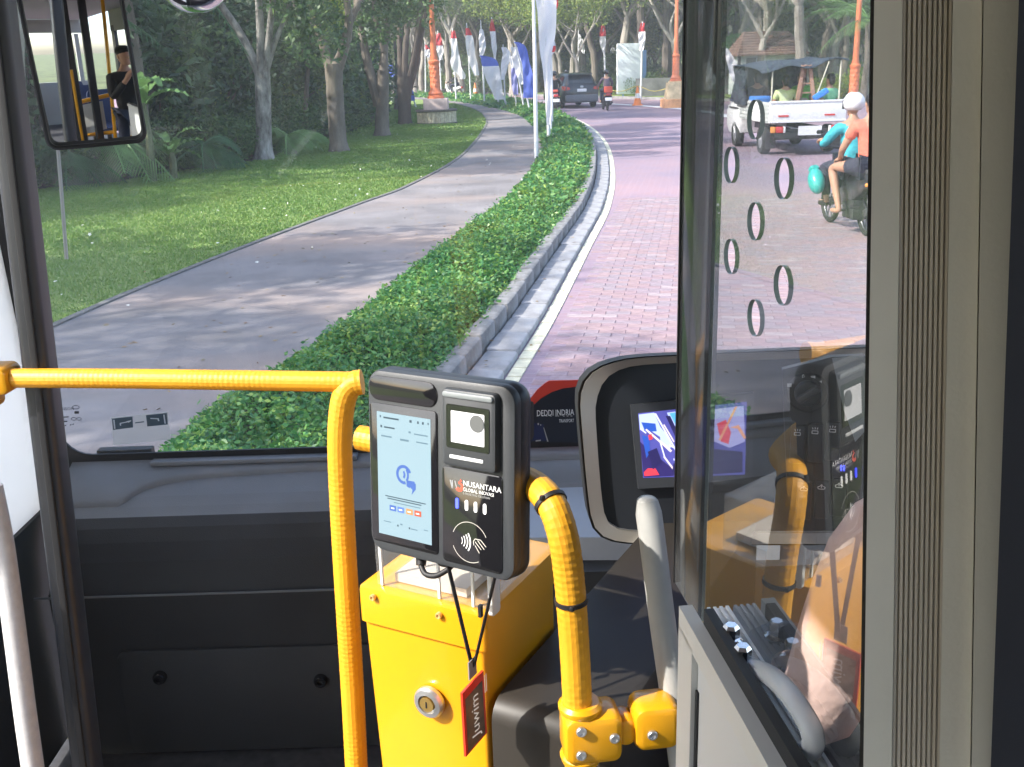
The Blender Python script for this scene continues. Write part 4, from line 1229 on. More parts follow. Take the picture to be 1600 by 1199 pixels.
# ---- motorcycle: heading +Y, wheels on z = 0, origin below the rear axle
def motorbike(name, label, loc, rz, paint, scale=1.0, group=None, plate=True):
    t = thing(name, label, 'motorcycle', loc, rz, group)
    for y, nm in ((0, 'wheel'), (1.24, 'wheel')):
        mb = MB(); ring = [V((0, y + .255 * math.cos(a), .285 + .255 * math.sin(a))) for a in (2 * PI * k / 24 for k in range(25))]
        mb.tube(ring, .036, 8, cap=False)
        w = part('wheel', mb, m_tyre, t, local=True)
        mb = MB()
        for k in range(10):
            a = 2 * PI * k / 10; mb.tube([V((0, y, .285)), V((0, y + .225 * math.cos(a), .285 + .225 * math.sin(a)))], .008, 5)
        mb.lathe([(.05, -.05), (.06, -.02), (.06, .02), (.05, .05)], (0, y, .285), (1, 0, 0), 12)
        mb.tube([V((0, y + .225 * math.cos(a), .285 + .225 * math.sin(a))) for a in (2 * PI * k / 20 for k in range(21))], .012, 6, cap=False)
        part('rim', mb, m_rimd, w, local=True)
    mb = MB()
    f = Fr((0, 0, 0), (0, 1, 0), (0, 0, 1))
    prof = [(-.30, .68), (-.18, .80), (.15, .76), (.45, .70), (.68, .52), (.78, .50), (.93, .72), (1.0, .95), (1.06, .95), (1.04, .7), (.92, .42), (.70, .30), (.40, .34), (.15, .45), (-.08, .58)]
    mb.rings([[f(y, z, x) for y, z in [(a * k + (1 - k) * .3, b * k + (1 - k) * .6) for a, b in prof]] for x, k in ((-.12, .86), (-.095, .97), (0, 1.0), (.095, .97), (.12, .86))])
    part('body', mb, paint, t, local=True, smooth=50)
    mb = MB(); mb.slab(Fr((0, 0, 0), (1, 0, 0), (0, 1, 0)), 0, .17, .26, .72, .1, .765, .83, .025); part('seat', mb, m_black, t, local=True)
    mb = MB(); mb.box((0, .35, .30), (.24, .36, .24)); mb.tube([V((.14, .5, .25)), V((.16, .1, .27)), V((.15, -.34, .36))], [.03, .035, .045], 8); part('engine', mb, m_chas, t, local=True)
    mb = MB()
    for s in (-1, 1): mb.tube([V((s * .07, 1.24, .285)), V((s * .07, 1.08, .72))], .022, 8)
    mb.slab(Fr((0, 1.24, .29), (0, 1, 0), (0, 0, 1)), 0, .285, .3, .05, .02, -.05, .05)
    part('fork', mb, m_black, t, local=True)
    mb = MB(); mb.tube([V((-.33, .82, 1.02)), V((-.2, .93, 1.03)), V((0, .98, 1.0)), V((.2, .93, 1.03)), V((.33, .82, 1.02))], .016, 8); part('handlebar', mb, m_black, t, local=True)
    for s in (-1, 1):
        mb = MB(); mb.tube([V((s * .24, .92, 1.03)), V((s * .30, .93, 1.2))], .006, 5); mb.ball((s * .32, .93, 1.22), (.05, .012, .035), 8); part('mirror', mb, m_black, t, local=True)
    mb = MB(); mb.slab(Fr((0, -.27, .70), (1, 0, 0), (0, 0, 1)), 0, 0, .2, .12, .04, .0, .07, .015); part('tail_light', mb, m_tail, t, local=True)
    for s in (-1, 1):
        mb = MB(); mb.ball((s * .15, -.27, .66), (.035, .03, .03), 8); part('turn_signal', mb, m_amber, t, local=True)
    mb = MB(); f2 = Fr((0, -.36, .50), (1, 0, 0), (0, .25, 1)); mb.tube([V((0, -.25, .58)), V((0, -.35, .52))], .02, 6); mb.slab(Fr((0, -.2, .48), (1, 0, 0), (0, .5, 1)), 0, -.06, .16, .34, .04, 0, .03, .008); part('mudguard', mb, m_black, t, local=True)
    mb = MB(); mb.slab(f2, 0, 0, .30, .14, .015, -.004, .004, .002); part('plate', mb, m_plate, t, local=True)
    for s in (-1, 1):
        mb = MB(); mb.tube([V((s * .1, .42, .27)), V((s * .26, .42, .27))], .015, 6); mb.tube([V((s * .12, -.02, .36)), V((s * .25, .0, .36))], .015, 6); part('footpeg', mb, m_black, t, local=True)
    return t
# ---- a rider in the bike's local frame; seat height .83
def rider(label, loc, rz, y, top, bottom, helmet=None, skinm=None, reach=True, bare_legs=False, sleeves='long', peg=(.24, .42, .30), lean=.12, seat_z=.86, knee=None, cat='person', group=None, hand_knee=False, shoes=None, legs_short=.55):
    sk = skinm or m_skin
    t = thing('person', label, cat, loc, rz, group)
    hip = V((0, y, seat_z + .06)); ch = V((0, y + lean * .7, seat_z + .34)); sh = V((0, y + lean, seat_z + .52)); nk = V((0, y + lean * 1.08, seat_z + .60)); hd = V((0, y + lean * 1.25, seat_z + .74))
    skin = [[(tuple(hip), .12), (tuple(ch), .115), (tuple(sh), .085), (tuple(nk), .052), (tuple(hd - V((0, 0, .06))), .05)]]
    topc = [[(tuple(hip + V((0, 0, -.02))), (.165, .13)), (tuple(ch), (.165, .125)), (tuple(sh - V((0, 0, .02))), (.12, .09)), (tuple(nk - V((0, 0, .03))), .066)]]
    bot = []
    sc = []
    for s in (-1, 1):
        S_ = sh + V((s * .18, 0, -.03))
        if reach:
            E_ = V((s * .29, y + .30, seat_z + .28)); W_ = V((s * .28, .80, 1.05)); hdir = (0, .9, -.1); curl = (0, .1, -1)
        elif hand_knee:
            E_ = S_ + V((s * .10, .10, -.26)); W_ = V((s * .22, y + .36, seat_z + .11)); hdir = (0, .9, -.25); curl = (0, -.2, -1)
        else:
            E_ = S_ + V((s * .08, -.02, -.27)); W_ = E_ + V((-s * .06, .2, -.06)); hdir = (0, .9, -.2); curl = (0, 0, -1)
        skin.append([(tuple(sh), .085), (tuple(S_), .062), (tuple(E_), .043), (tuple(W_), .031)])
        skin += hand_chains(tuple(W_), hdir, curl)
        if sleeves == 'long': topc.append([(tuple(sh - V((0, 0, .02))), (.12, .09)), (tuple(S_), .075), (tuple(E_), .058), (tuple(W_.lerp(E_, .08)), .043)])
        else: topc.append([(tuple(sh - V((0, 0, .02))), (.12, .09)), (tuple(S_), .078), (tuple(S_.lerp(E_, .6)), .07)])
        H_ = hip + V((s * .10, .02, -.02)); K_ = V((s * .20, y + .42, seat_z + .02)) if knee is None else V((s * knee[0], y + knee[1], knee[2]))
        F_ = V((s * peg[0], peg[1], peg[2] + .09)); T_ = F_ + V((s * .02, .17, -.05)); 
        skin.append([(tuple(hip), .12), (tuple(H_), .095), (tuple(K_), .06), (tuple(K_.lerp(F_, .35)), .056), (tuple(F_), .036), (tuple(F_ + V((0, -.03, -.04))), .036), (tuple(T_), .028)])
        bot.append([(tuple(hip + V((0, 0, -.02))), (.15, .14)), (tuple(H_), .112), (tuple(K_), .078), (tuple(K_.lerp(F_, .4)), .068), (tuple(F_ + V((0, 0, .03))), .05)] if not bare_legs else [(tuple(hip + V((0, 0, -.02))), (.15, .14)), (tuple(H_), .115), (tuple(H_.lerp(K_, legs_short)), .098)])
        sc.append([(tuple(F_ + V((0, -.05, -.045))), .042), (tuple(T_ + V((0, .01, -.012))), .036)])
    body = skin_obj('body', skin, sk, t)
    # the head belongs to the same body surface
    f = Fr((0, 0, 0), (1, 0, 0), (0, 1, 0))
    mb = head_mesh(tuple(hd), f)
    hm = mesh_from(mb, 'h', sk)
    bm = bmesh.new(); bm.from_mesh(body.data); bm.from_mesh(hm); bm.to_mesh(body.data); bm.free(); bpy.data.meshes.remove(hm)
    body.data.polygons.foreach_set('use_smooth', [True] * len(body.data.polygons))
    skin_obj('top', topc, top, t); skin_obj('trousers' if not bare_legs else 'shorts', bot, bottom, t)
    if shoes:
        for c in sc: skin_obj('shoe', [c], shoes, t)
    if helmet:
        mb = MB(); mb.ball(tuple(hd + V((0, -.012, .035))), (.125, .145, .125), 16); 
        mb2 = MB()
        for v in mb.v:
            if v.z < hd.z - .05: v.z = hd.z - .05
        part('helmet', mb, helmet, t, local=True, smooth=60)
        mb2.grid(lambda u, v: V((.128 * math.sin((u - .5) * 2.2), hd.y + .148 * math.cos((u - .5) * 2.2) - .012, hd.z - .04 + .1 * v)), 8, 3); part('visor', mb2, m_vglass, t, local=True)
    else:
        mb = MB(); mb.ball(tuple(hd + V((0, -.018, .03))), (.084, .102, .095), 14); mb.ball(tuple(hd + V((0, -.055, -.03))), (.07, .06, .1), 12); part('hair', mb, m_hair, t, local=True, smooth=60)
    return t
c_teal = M('jacket_teal', (.03, .34, .42), .7, nz=(6, .15)); c_orange = M('shirt_orange', (.70, .17, .11), .8, nz=(7, .12)); c_navy = M('cloth_navy', (.03, .035, .055), .85)
c_blk = M('cloth_black', (.02, .02, .022), .85); c_purp = M('cloth_plum', (.10, .07, .10), .8); c_white = M('cloth_white', (.6, .6, .6), .8); c_redj = M('cloth_red', (.6, .09, .05), .7)
h_white = M('helmet_white', (.72, .70, .74), .25, coat=.6); h_black = M('helmet_black', (.015, .015, .018), .25, coat=.6)
p_black = M('bike_black', (.03, .03, .04), .3, coat=.6); p_white = M('bike_white', (.6, .58, .56), .3, coat=.6); p_blue = M('bike_teal', (.03, .36, .32), .3, coat=.6)

# near motorcycle with two riders, at the right edge of the glass
HD = R(4)
bp = onz(1354, 369, 0)
bk = motorbike('motorcycle', 'dark motorcycle with two riders passing at the right edge of the view', bp, HD, p_black); bk.scale = (.93, .93, .93)
rider('person in orange shirt and dark shorts riding pillion with bare legs', bp, HD, .02, c_orange, c_navy, None, reach=False, bare_legs=True, sleeves='short', peg=(.26, .24, .22), lean=.06, seat_z=.75, hand_knee=True, knee=(.29, .42, .76))
rider('person in white helmet and teal jacket steering the near motorcycle', bp, HD, .48, c_teal, c_navy, h_white, reach=True, peg=(.25, .66, .27), lean=.12, seat_z=.70, shoes=c_blk)
mb = MB(); M4 = Matrix.Translation(bp) @ Matrix.Rotation(HD, 4, 'Z')
mb.ball((0, 0, 0), (.17, .10, .11), 16, fr=Fr(M4 @ V((-.40, .62, .58)), M4.to_3x3() @ V((0, .75, 1)), M4.to_3x3() @ V((-1, 0, 0)))); mb.ball((.16, 0, 0), (.05, .07, .07), 10, fr=Fr(M4 @ V((-.40, .62, .58)), M4.to_3x3() @ V((0, .75, 1)), M4.to_3x3() @ V((-1, 0, 0))))
single('bag', mb, p_blue, 'teal bag hanging in front of the knees on the near motorcycle', 'bag', smooth=50)

# far motorcycles: the same model, other riders
for px, py, rz, paint, topm, hel, lb, lr in ((868, 175, 4, p_white, c_blk, h_black, 'pale motorcycle left of the dark car', 'person in black top riding the pale motorcycle left of the car'),
                                             (949, 173, 3, p_black, c_purp, h_black, 'black motorcycle right of the dark car', 'person in plum jacket riding the black motorcycle right of the car'),
                                             (717, 153, 60, p_white, c_blk, h_white, 'white scooter far back among the flags', 'person in black riding the white scooter far back among the flags'),
                                             (887, 160, 6, p_black, c_blk, h_black, 'motorcycle ahead of the dark car', 'person in black helmet riding ahead of the dark car')):
    b = onz(px, py, 0)
    motorbike('motorcycle', lb, b, R(rz), paint); rider(lr, b, R(rz), .12, topm, c_navy, hel, reach=True)
b = onz(949, 173, 0); f = Fr(b, (math.cos(R(3)), math.sin(R(3)), 0), (0, 0, 1))
mb = MB(); mb.slab(f, 0, .90, .34, .28, .05, .1, .42, .03); single('delivery_bag', mb, c_redj, 'red bag carried behind the rider right of the dark car', 'bag', smooth=50)
b = onz(868, 175, 0); f = Fr(b, (1, 0, 0), (0, 0, 1))
mb = MB(); mb.slab(f, 0, .90, .24, .12, .04, .14, .34, .03); single('sling_bag', mb, c_redj, 'red bag behind the rider left of the dark car', 'bag', smooth=50)

# ---- wheels for four-wheelers (axle along x)
def wheel(t, x, y, r, w, rim=m_rim):
    s = 1 if x > 0 else -1
    mb = MB(); mb.lathe([(r * .62, -w / 2), (r * .92, -w / 2), (r, -w * .3), (r, w * .3), (r * .92, w / 2), (r * .62, w / 2)], (x, y, r), (1, 0, 0), 24, cap0=False, cap1=False)
    o = part('wheel', mb, m_tyre, t, local=True)
    mb = MB(); mb.lathe([(r * .63, w * .42 * s), (r * .58, w * .30 * s), (r * .2, w * .34 * s), (r * .16, w * .42 * s), (.01, w * .42 * s)], (x, y, r), (1, 0, 0), 20)
    for k in range(6):
        a = 2 * PI * k / 6; c = V((x + s * w * .36, y, r)); mb.tube([c, c + V((0, math.cos(a), math.sin(a))) * r * .58], r * .07, 5)
    part('rim', mb, rim, o, local=True)

# ---- dark car seen from behind
cp = onz(909, 169, 0); ch_ = R(12)
car = thing('car', 'dark grey hatchback driving away round the bend, seen from behind', 'car', cp, ch_)
p_car = M('car_paint', (.012, .015, .022), .3, coat=.5)
def car_section(y, zb, zs, zr, w, wr):
    """half profile up one side and down the other"""
    return [V((-w * .92, y, zb)), V((-w, y, zb + .18)), V((-w, y, zs - .12)), V((-w * .96, y, zs)), V((-wr, y, zr - .05)), V((-wr * .86, y, zr)), V((wr * .86, y, zr)), V((wr, y, zr - .05)), V((w * .96, y, zs)), V((w, y, zs - .12)), V((w, y, zb + .18)), V((w * .92, y, zb))]
secs = [(-.02, .42, .98, 1.02, .80, .66), (.06, .30, 1.02, 1.14, .86, .68), (.32, .24, 1.03, 1.52, .89, .62), (.9, .22, 1.02, 1.62, .90, .62), (1.9, .22, .99, 1.62, .90, .62), (2.5, .22, .97, 1.5, .90, .64), (3.1, .22, .94, 1.0, .89, .7), (4.0, .24, .82, .86, .86, .7), (4.3, .34, .62, .66, .74, .6)]
mb = MB(); mb.rings([car_section(*s) for s in secs]); part('body', mb, p_car, car, local=True, smooth=40)
mb = MB(); mb.add([V((-.60, .045, 1.12)), V((.60, .045, 1.12)), V((.54, .29, 1.46)), V((-.54, .29, 1.46))], [(0, 1, 2, 3)]); mb.v = [v + V((0, -.012, .008)) for v in mb.v]; part('rear_window', mb, m_vglass, car, local=True)
for s in (-1, 1):
    for y0, y1 in ((.45, 1.25), (1.32, 2.2)):
        mb = MB(); mb.add([V((s * .875, y0, 1.06)), V((s * .875, y1, 1.04)), V((s * .65, y1 - .02, 1.52)), V((s * .65, y0 + .12, 1.5))], [(0, 1, 2, 3)]); mb.v = [v + V((s * .012, 0, 0)) for v in mb.v]; part('side_window', mb, m_vglass, car, local=True)
    mb = MB(); mb.rings([[V((s * .87, .0, 1.02)), V((s * .60, -.035, .96)), V((s * .58, -.04, .86)), V((s * .84, -.01, .82))], [V((s * .90, .28, 1.03)), V((s * .6, .2, .98)), V((s * .58, .2, .86)), V((s * .9, .25, .86))]]); part('tail_light', mb, m_tail, car, local=True)
    mb = MB(); mb.slab(Fr((s * .97, 2.45, 1.05), (1, 0, 0), (0, 0, 1)), 0, 0, .2, .14, .04, -.05, .06, .02); part('wing_mirror', mb, p_car, car, local=True)
    wheel(car, s * .79, .78, .32, .2); wheel(car, s * .79, 3.35, .32, .2)
mb = MB(); mb.slab(Fr((0, -.03, .45), (1, 0, 0), (0, 0, 1)), 0, 0, 1.62, .34, .1, -.05, .1, .04); part('bumper', mb, M('bumper_grey', (.10, .11, .13), .5), car, local=True)
mb = MB(); mb.slab(Fr((0, -.035, .82), (1, 0, 0), (0, 0, 1)), 0, 0, .46, .14, .015, 0, .02, .004); part('plate', mb, m_plate, car, local=True)
mb = MB(); mb.slab(Fr((0, .22, 1.53), (1, 0, 0), (0, 1, 0)), 0, 0, 1.16, .26, .05, 0, .045, .015); part('spoiler', mb, p_car, car, local=True)
mb = MB(); mb.slab(Fr((0, -.03, .98), (1, 0, 0), (0, 0, 1)), 0, 0, .16, .1, .04, 0, .03, .008); part('badge', mb, m_rim, car, local=True)

# ---- white pickup truck with a tarpaulin roof
tp = onz(1258, 243, 0); S = 20.0; tr_ = R(1.5)
truck = thing('pickup_truck', 'white flatbed pickup truck carrying people under a dark tarpaulin', 'truck', tp, tr_)
p_tr = M('truck_white', (.74, .74, .75), .4, nz=(2.5, .08), coat=.2); p_tr2 = M('truck_white_side', (.55, .57, .56), .45, nz=(2, .1))
WB = .80
f = WF
mb = MB(); mb.box((0, 1.25, .72), (1.56, 2.5, .08)); part('bed_floor', mb, m_chas, truck, local=True)
ft = Fr((0, -.02, .70), (1, 0, 0), (0, 0, 1))
mb = MB(); mb.slab(ft, 0, .20, 1.62, .42, .01, -.03, .03, .006); mb.slab(ft, 0, .41, 1.64, .045, .01, -.045, .045, .01); mb.slab(ft, 0, .01, 1.64, .045, .01, -.04, .04, .01)
tg = part('tailgate', mb, p_tr, truck, local=True)
mb = MB()
for x0 in (-.52, .46): mb.slab(Fr((x0, -.055, .83), (1, 0, .0), (0, 0, 1)), 0, 0, .22, .035, .005, -.012, .006)
part('reflector', mb, m_tail, tg, local=True)
for s in (-1, 1):
    mb = MB(); fs = Fr((s * .80, 1.24, .70), (0, 1, 0), (0, 0, 1))
    mb.slab(fs, 0, .20, 2.46, .42, .01, -.02, .02, .005)
    for k in range(5): mb.slab(fs, 0, .04 + k * .08, 2.44, .035, .008, -.035, .035, .008)
    part('side_gate', mb, p_tr2, truck, local=True)
    mb = MB(); mb.slab(Fr((s * .64, -.03, .55), (1, 0, 0), (0, 0, 1)), -s * .05, 0, .16, .13, .02, -.03, .03, .01); tl = part('tail_light', mb, m_tail, truck, local=True)
    mb = MB(); mb.slab(Fr((s * .64, -.03, .55), (1, 0, 0), (0, 0, 1)), s * .085, 0, .1, .13, .02, -.03, .03, .01); part('turn_signal', mb, m_amber, tl, local=True)
    mb = MB(); mb.slab(Fr((s * .64, -.03, .55), (1, 0, 0), (0, 0, 1)), -s * .155, 0, .045, .13, .01, -.03, .03, .01); part('reverse_light', mb, m_clear, tl, local=True)
    wheel(truck, s * .70, .72, .30, .19); wheel(truck, s * .70, 3.05, .30, .18)
    mb = MB(); mb.slab(Fr((s * .70, .22, .32), (1, 0, 0), (0, 0, 1)), 0, 0, .22, .34, .01, -.01, .01); part('mud_flap', mb, m_black, truck, local=True)
mb = MB()
for s in (-1, 1): mb.box((s * .38, 1.7, .52), (.08, 3.4, .12))
mb.box((0, .72, .34), (1.2, .1, .1)); mb.ball((0, .72, .34), .15, 10); mb.box((0, .06, .50), (1.3, .08, .10)); part('chassis', mb, m_chas, truck, local=True)
mb = MB(); mb.slab(Fr((0, -.03, .42), (1, 0, 0), (0, 0, 1)), 0, 0, 1.4, .12, .02, -.03, .03, .01); part('bumper', mb, m_black, truck, local=True)
mb = MB(); mb.slab(Fr((.05, -.075, .52), (1, 0, 0), (0, 0, 1)), 0, 0, .5, .19, .015, -.005, .005); part('plate', mb, m_plate, truck, local=True)
# cab
cab = [(2.58, .55, 1.02, 1.66, .77, .66), (2.66, .34, 1.04, 1.72, .79, .68), (3.2, .28, 1.02, 1.74, .79, .68), (3.55, .28, 1.0, 1.60, .78, .66), (3.95, .3, .92, 1.0, .76, .68), (4.15, .4, .72, .78, .70, .6)]
mb = MB(); mb.rings([car_section(*s) for s in cab]); part('cab', mb, p_tr, truck, local=True, smooth=40)
mb = MB(); mb.add([V((-.58, 2.60, 1.1)), V((.58, 2.60, 1.1)), V((.52, 2.63, 1.52)), V((-.52, 2.63, 1.52))], [(0, 1, 2, 3)]); mb.v = [v + V((0, -.05, 0)) for v in mb.v]; part('rear_window', mb, m_vglass, truck, local=True)
for s in (-1, 1):
    mb = MB(); mb.add([V((s * .79, 2.75, 1.06)), V((s * .79, 3.6, 1.04)), V((s * .70, 3.45, 1.56)), V((s * .70, 2.8, 1.58))], [(0, 1, 2, 3)]); part('side_window', mb, m_vglass, truck, local=True)
    mb = MB(); mb.tube([V((s * .78, 3.6, 1.1)), V((s * .95, 3.62, 1.15))], .014, 6); mb.slab(Fr((s * .98, 3.62, 1.2), (1, 0, 0), (0, 0, 1)), 0, 0, .13, .22, .04, -.03, .03, .015); part('wing_mirror', mb, m_black, truck, local=True)
mb = MB(); mb.slab(Fr((-.79, 3.15, .9), (0, 1, 0), (0, 0, 1)), 0, 0, .9, .03, .01, -.02, .02); part('door_strip', mb, m_black, truck, local=True)
# tarpaulin on poles
m_tarp = M('tarp_dark', (.035, .045, .06), .55, nz=(4, .4), bump=(8, .8, .05)); m_wood = M('wood_pale', (.38, .22, .16), .8, nz=(5, .3), stretch=(1, 1, .3))
tarp = thing('tarpaulin', 'dark tarpaulin stretched on poles over the truck bed', 'tarpaulin', tp, tr_)
def tarpf(u, v):
    x = -.95 + 1.85 * u; y = .15 + 2.75 * v
    z = 1.84 + .12 * u + .04 * math.sin(u * 9 + v * 4) * (1 - .5 * v) + .04 * v - .10 * (1 - v) * (1 - u) ** 2 - .07 * math.exp(-((v - .0) / .06) ** 2) * (.5 + .5 * math.sin(u * 14))
    return V((x, y, z))
mb = MB(); mb.grid(tarpf, 18, 16); n0 = len(mb.f); mb.grid(lambda u, v: tarpf(u, v) + V((0, 0, -.012)), 18, 16); part('sheet', mb, m_tarp, tarp, local=True, smooth=80)
mb = MB(); mb.grid(lambda u, v: V((-.88 + .03 * math.sin(v * 9 + u * 5), 1.75 + 1.15 * u, 1.84 - .84 * v)), 10, 8); mb.grid(lambda u, v: V((-.855 + .03 * math.sin(v * 9 + u * 5), 1.75 + 1.15 * u, 1.84 - .84 * v)), 10, 8); part('side_sheet', mb, m_tarp, tarp, local=True, smooth=80)
mb = MB(); mb.grid(lambda u, v: V((-.80 + 1.5 * u, 2.44 + .02 * math.sin(u * 17), 1.86 - .74 * v)), 14, 6); mb.grid(lambda u, v: V((-.80 + 1.5 * u, 2.46 + .02 * math.sin(u * 17), 1.86 - .74 * v)), 14, 6); part('front_sheet', mb, m_tarp, tarp, local=True, smooth=80)
for x, y, z in ((-.72, .2, 1.74), (.72, .2, 1.92), (-.72, 2.4, 1.82), (.72, 2.4, 1.92)):
    mb = MB(); mb.tube([V((x, y, .72)), V((x, y, z))], .018, 6); part('pole', mb, m_bamboo, tarp, local=True)
mb = MB(); mb.tube([V((.15, .2, .95)), V((.45, .15, 1.9))], .014, 6); part('strut', mb, m_bamboo, tarp, local=True)
# load
tm = Matrix.Translation(tp) @ Matrix.Rotation(tr_, 4, 'Z')
def tf(p): return tm @ V(p)
lad = thing('step_ladder', 'pale wooden step ladder standing in the truck bed', 'ladder', tf((0, .2, .76)), tr_)
for s, y in ((-1, 0), (1, 0)):
    mb = MB(); mb.tube([V((.02 + s * .23, y, 0)), V((.02 + s * .07, y + .1, 1.08))], .05, 4); part('rail', mb, m_wood, lad, local=True)
mb = MB(); mb.tube([V((-.02, .5, 0)), V((.02, .12, 1.08))], .04, 4); part('prop', mb, m_wood, lad, local=True)
for k in range(4):
    z = .14 + k * .19; w = .22 - .04 * k; mb = MB(); mb.box((.02, .02 + k * .025, z), (w * 2, .06, .03)); part('rung', mb, m_wood, lad, local=True)
c_lime = M('shirt_lime', (.62, .66, .55), .8, alt=(.40, .52, .06), nz=(3.2, .1)); c_green = M('shirt_green', (.20, .52, .28), .8, nz=(4, .2)); c_blue = M('panel_blue', (.04, .22, .68), .5)
c_gr2 = M('shirt_bright_green', (.16, .42, .07), .8)
rider('person with dark hair in white and lime shirt sitting in the truck bed', tf((-.34, .55, 0)), tr_, -.1, c_lime, c_navy, None, reach=False, sleeves='short', seat_z=.80, peg=(.2, .6, .76), knee=(.2, .36, 1.06), lean=.05)
rider('person in pale green shirt sitting at the right of the truck bed', tf((.52, .45, 0)), tr_ + R(30), -.05, c_green, c_navy, None, reach=False, sleeves='short', seat_z=.80, peg=(.2, .6, .76), knee=(.2, .36, 1.06), lean=-.04)
rider('person in bright green shirt sitting deeper in the truck bed', tf((.30, 1.35, 0)), tr_ + R(20), -.05, c_gr2, c_navy, None, reach=False, sleeves='short', seat_z=.85, peg=(.2, .6, .76), knee=(.2, .36, 1.06))
rider('person in black leaning by the tarpaulin behind the cab', tf((-.55, 1.9, 0)), tr_, 0, c_blk, c_navy, None, reach=False, seat_z=.85, peg=(.2, .6, .76), knee=(.2, .36, 1.06))
mb = MB(); mb.slab(Fr(tf((.30, .12, 1.24)), (.8, 0, .5), (-.5, 0, .8)), 0, 0, .34, .12, .03, -.04, .04, .02); single('blue_mat', mb, c_blue, 'rolled blue mat leaning over the tailgate', 'mat')
mb = MB(); mb.slab(Fr(tf((-.60, 1.5, 1.0)), (0, 1, 0), (0, 0, 1)), 0, 0, .5, .4, .06, -.2, .2, .04); single('blue_crate', mb, c_blue, 'blue crate behind the side gate of the truck', 'crate')
mb = MB(); mb.ball(tuple(tf((.0, .35, .98))), (.16, .14, .22), 12); mb.ball(tuple(tf((.18, .3, .95))), (.14, .12, .18), 12); single('sack', mb, M('sack_grey', (.25, .22, .18), .9, nz=(5, .4), bump=(9, .8, .05)), 'grey brown sacks heaped at the foot of the step ladder', 'sack', smooth=70)
# ================================================================== INSIDE THE BUS
m_yel = M('yellow_paint', (.70, .325, .007), .32, nz=(5, .05), coat=.35)
m_grip = M('yellow_grip', (.68, .32, .014), .5, nz=(9, .10))
m_dash = M('dash_roll_shaded', (.032, .035, .041), .62, nz=(3, .12), bump=(420, .35, .002))  # front roll of the dash: shade put into the colour
m_dashtop = M('dash_top_lit', (.17, .178, .195), .6, nz=(3, .12), bump=(420, .3, .002))  # same dark plastic, made paler to stand for daylight falling on top
m_dashd = M('dash_front_shaded', (.022, .024, .027), .6, nz=(3, .15), bump=(420, .4, .002))  # dash front darkened in colour, as the face away from the light
m_blk = M('rubber_black', (.012, .012, .014), .55); m_blkg = M('gloss_black', (.010, .010, .012), .06, coat=.3)
m_alu = M('aluminium', (.62, .63, .65), .35, .9, nz=(30, .06)); m_chrome = M('chrome', (.75, .76, .78), .12, 1.0)
m_wht = M('panel_white', (.56, .56, .54), .5, nz=(4, .05)); m_pipe = M('pipe_grey', (.36, .36, .35), .4, nz=(40, .05))
m_post = M('post_dark', (.030, .032, .038), .4, nz=(6, .2))
m_floor = M('floor_dark', (.05, .05, .055), .6, nz=(30, .3)); m_roofl = M('lining', (.42, .42, .40), .7)

def knurl(pts, r, sp=.0042, n=40, amp=.02):
    c = crom(pts, 60); c = crom(c, max(8, int(arc_len(c) / sp)))
    mb = MB(); t0 = (c[1] - c[0]).normalized(); nrm = t0.orthogonal().normalized(); rs = []
    for i, p in enumerate(c):
        t = (c[min(i + 1, len(c) - 1)] - c[max(i - 1, 0)]).normalized(); nrm = (nrm - t * nrm.dot(t)).normalized(); bn = t.cross(nrm)
        ph = i * sp / .0165 * 2 * PI
        rs.append([p + (nrm * math.cos(a) + bn * math.sin(a)) * r * (1 + amp * (math.cos(8 * a + ph) * math.cos(8 * a - ph) + .35 * math.cos(8 * a) * math.cos(ph))) for a in (2 * PI * k / n for k in range(n))])
    return mb.rings(rs)
def bolt(name, c, axis, r, h, parent, mat=None):
    mb = MB(); ax = V(axis).normalized()
    mb.lathe([(r, -h), (r, h * .6), (r * .85, h), (r * .55, h), (r * .5, h * .4), (.0001, h * .4)], c, ax, 14, cap1=False)
    return part(name, mb, mat or m_alu, parent)

# ---- shell
mb = MB(); mb.box((0, -1.0, .33), (2.5, 6.6, .04)); single('bus_floor', mb, m_floor, kind='structure', origin=V((0, -1, .33)))
mb = MB(); mb.box((0.0, -.9, 2.80), (2.5, 6.74, .05)); single('bus_roof', mb, m_roofl, kind='structure', origin=V((0, 1, 2.8)))
sp = thing('bus_side', 'left side of the bus with white front pillar panel', 'bus side', (-1.2, 1.0, .35))
m_frost = M('panel_frost', (.80, .82, .85), .5, trans=.45)
mb = MB(); mb.box((-1.19, 1.93, 1.86), (.02, .98, 1.75)); part('pillar_panel', mb, m_frost, sp)
mb = MB(); mb.box((-1.19, 1.93, .68), (.03, .98, .6)); part('lower_panel', mb, m_dashd, sp)
mb = MB(); mb.box((-1.2, -2.3, .70), (.05, 3.6, .72)); part('sill_panel', mb, m_wht, sp)
mb = MB(); mb.box((-1.2, -2.3, 2.6), (.05, 3.6, .4)); part('cove_panel', mb, m_roofl, sp)
for y in (-.5, -1.9, -3.3):
    mb = MB(); mb.box((-1.2, y, 1.8), (.06, .09, 1.5)); part('window_post', mb, m_post, sp)
sr = thing('bus_side', 'right side of the bus beside the driver', 'bus side', (1.25, 1.0, .35))
mb = MB(); mb.box((1.25, .0, .75), (.05, 5, .8)); part('sill_panel', mb, m_wht, sr)
mb = MB(); mb.box((1.25, .0, 2.6), (.05, 5, .4)); part('cove_panel', mb, m_roofl, sr)
for y in (1.7, .3, -1.2, -2.4):
    mb = MB(); mb.box((1.25, y, 1.8), (.06, .12, 1.4)); part('window_post', mb, m_post, sr)

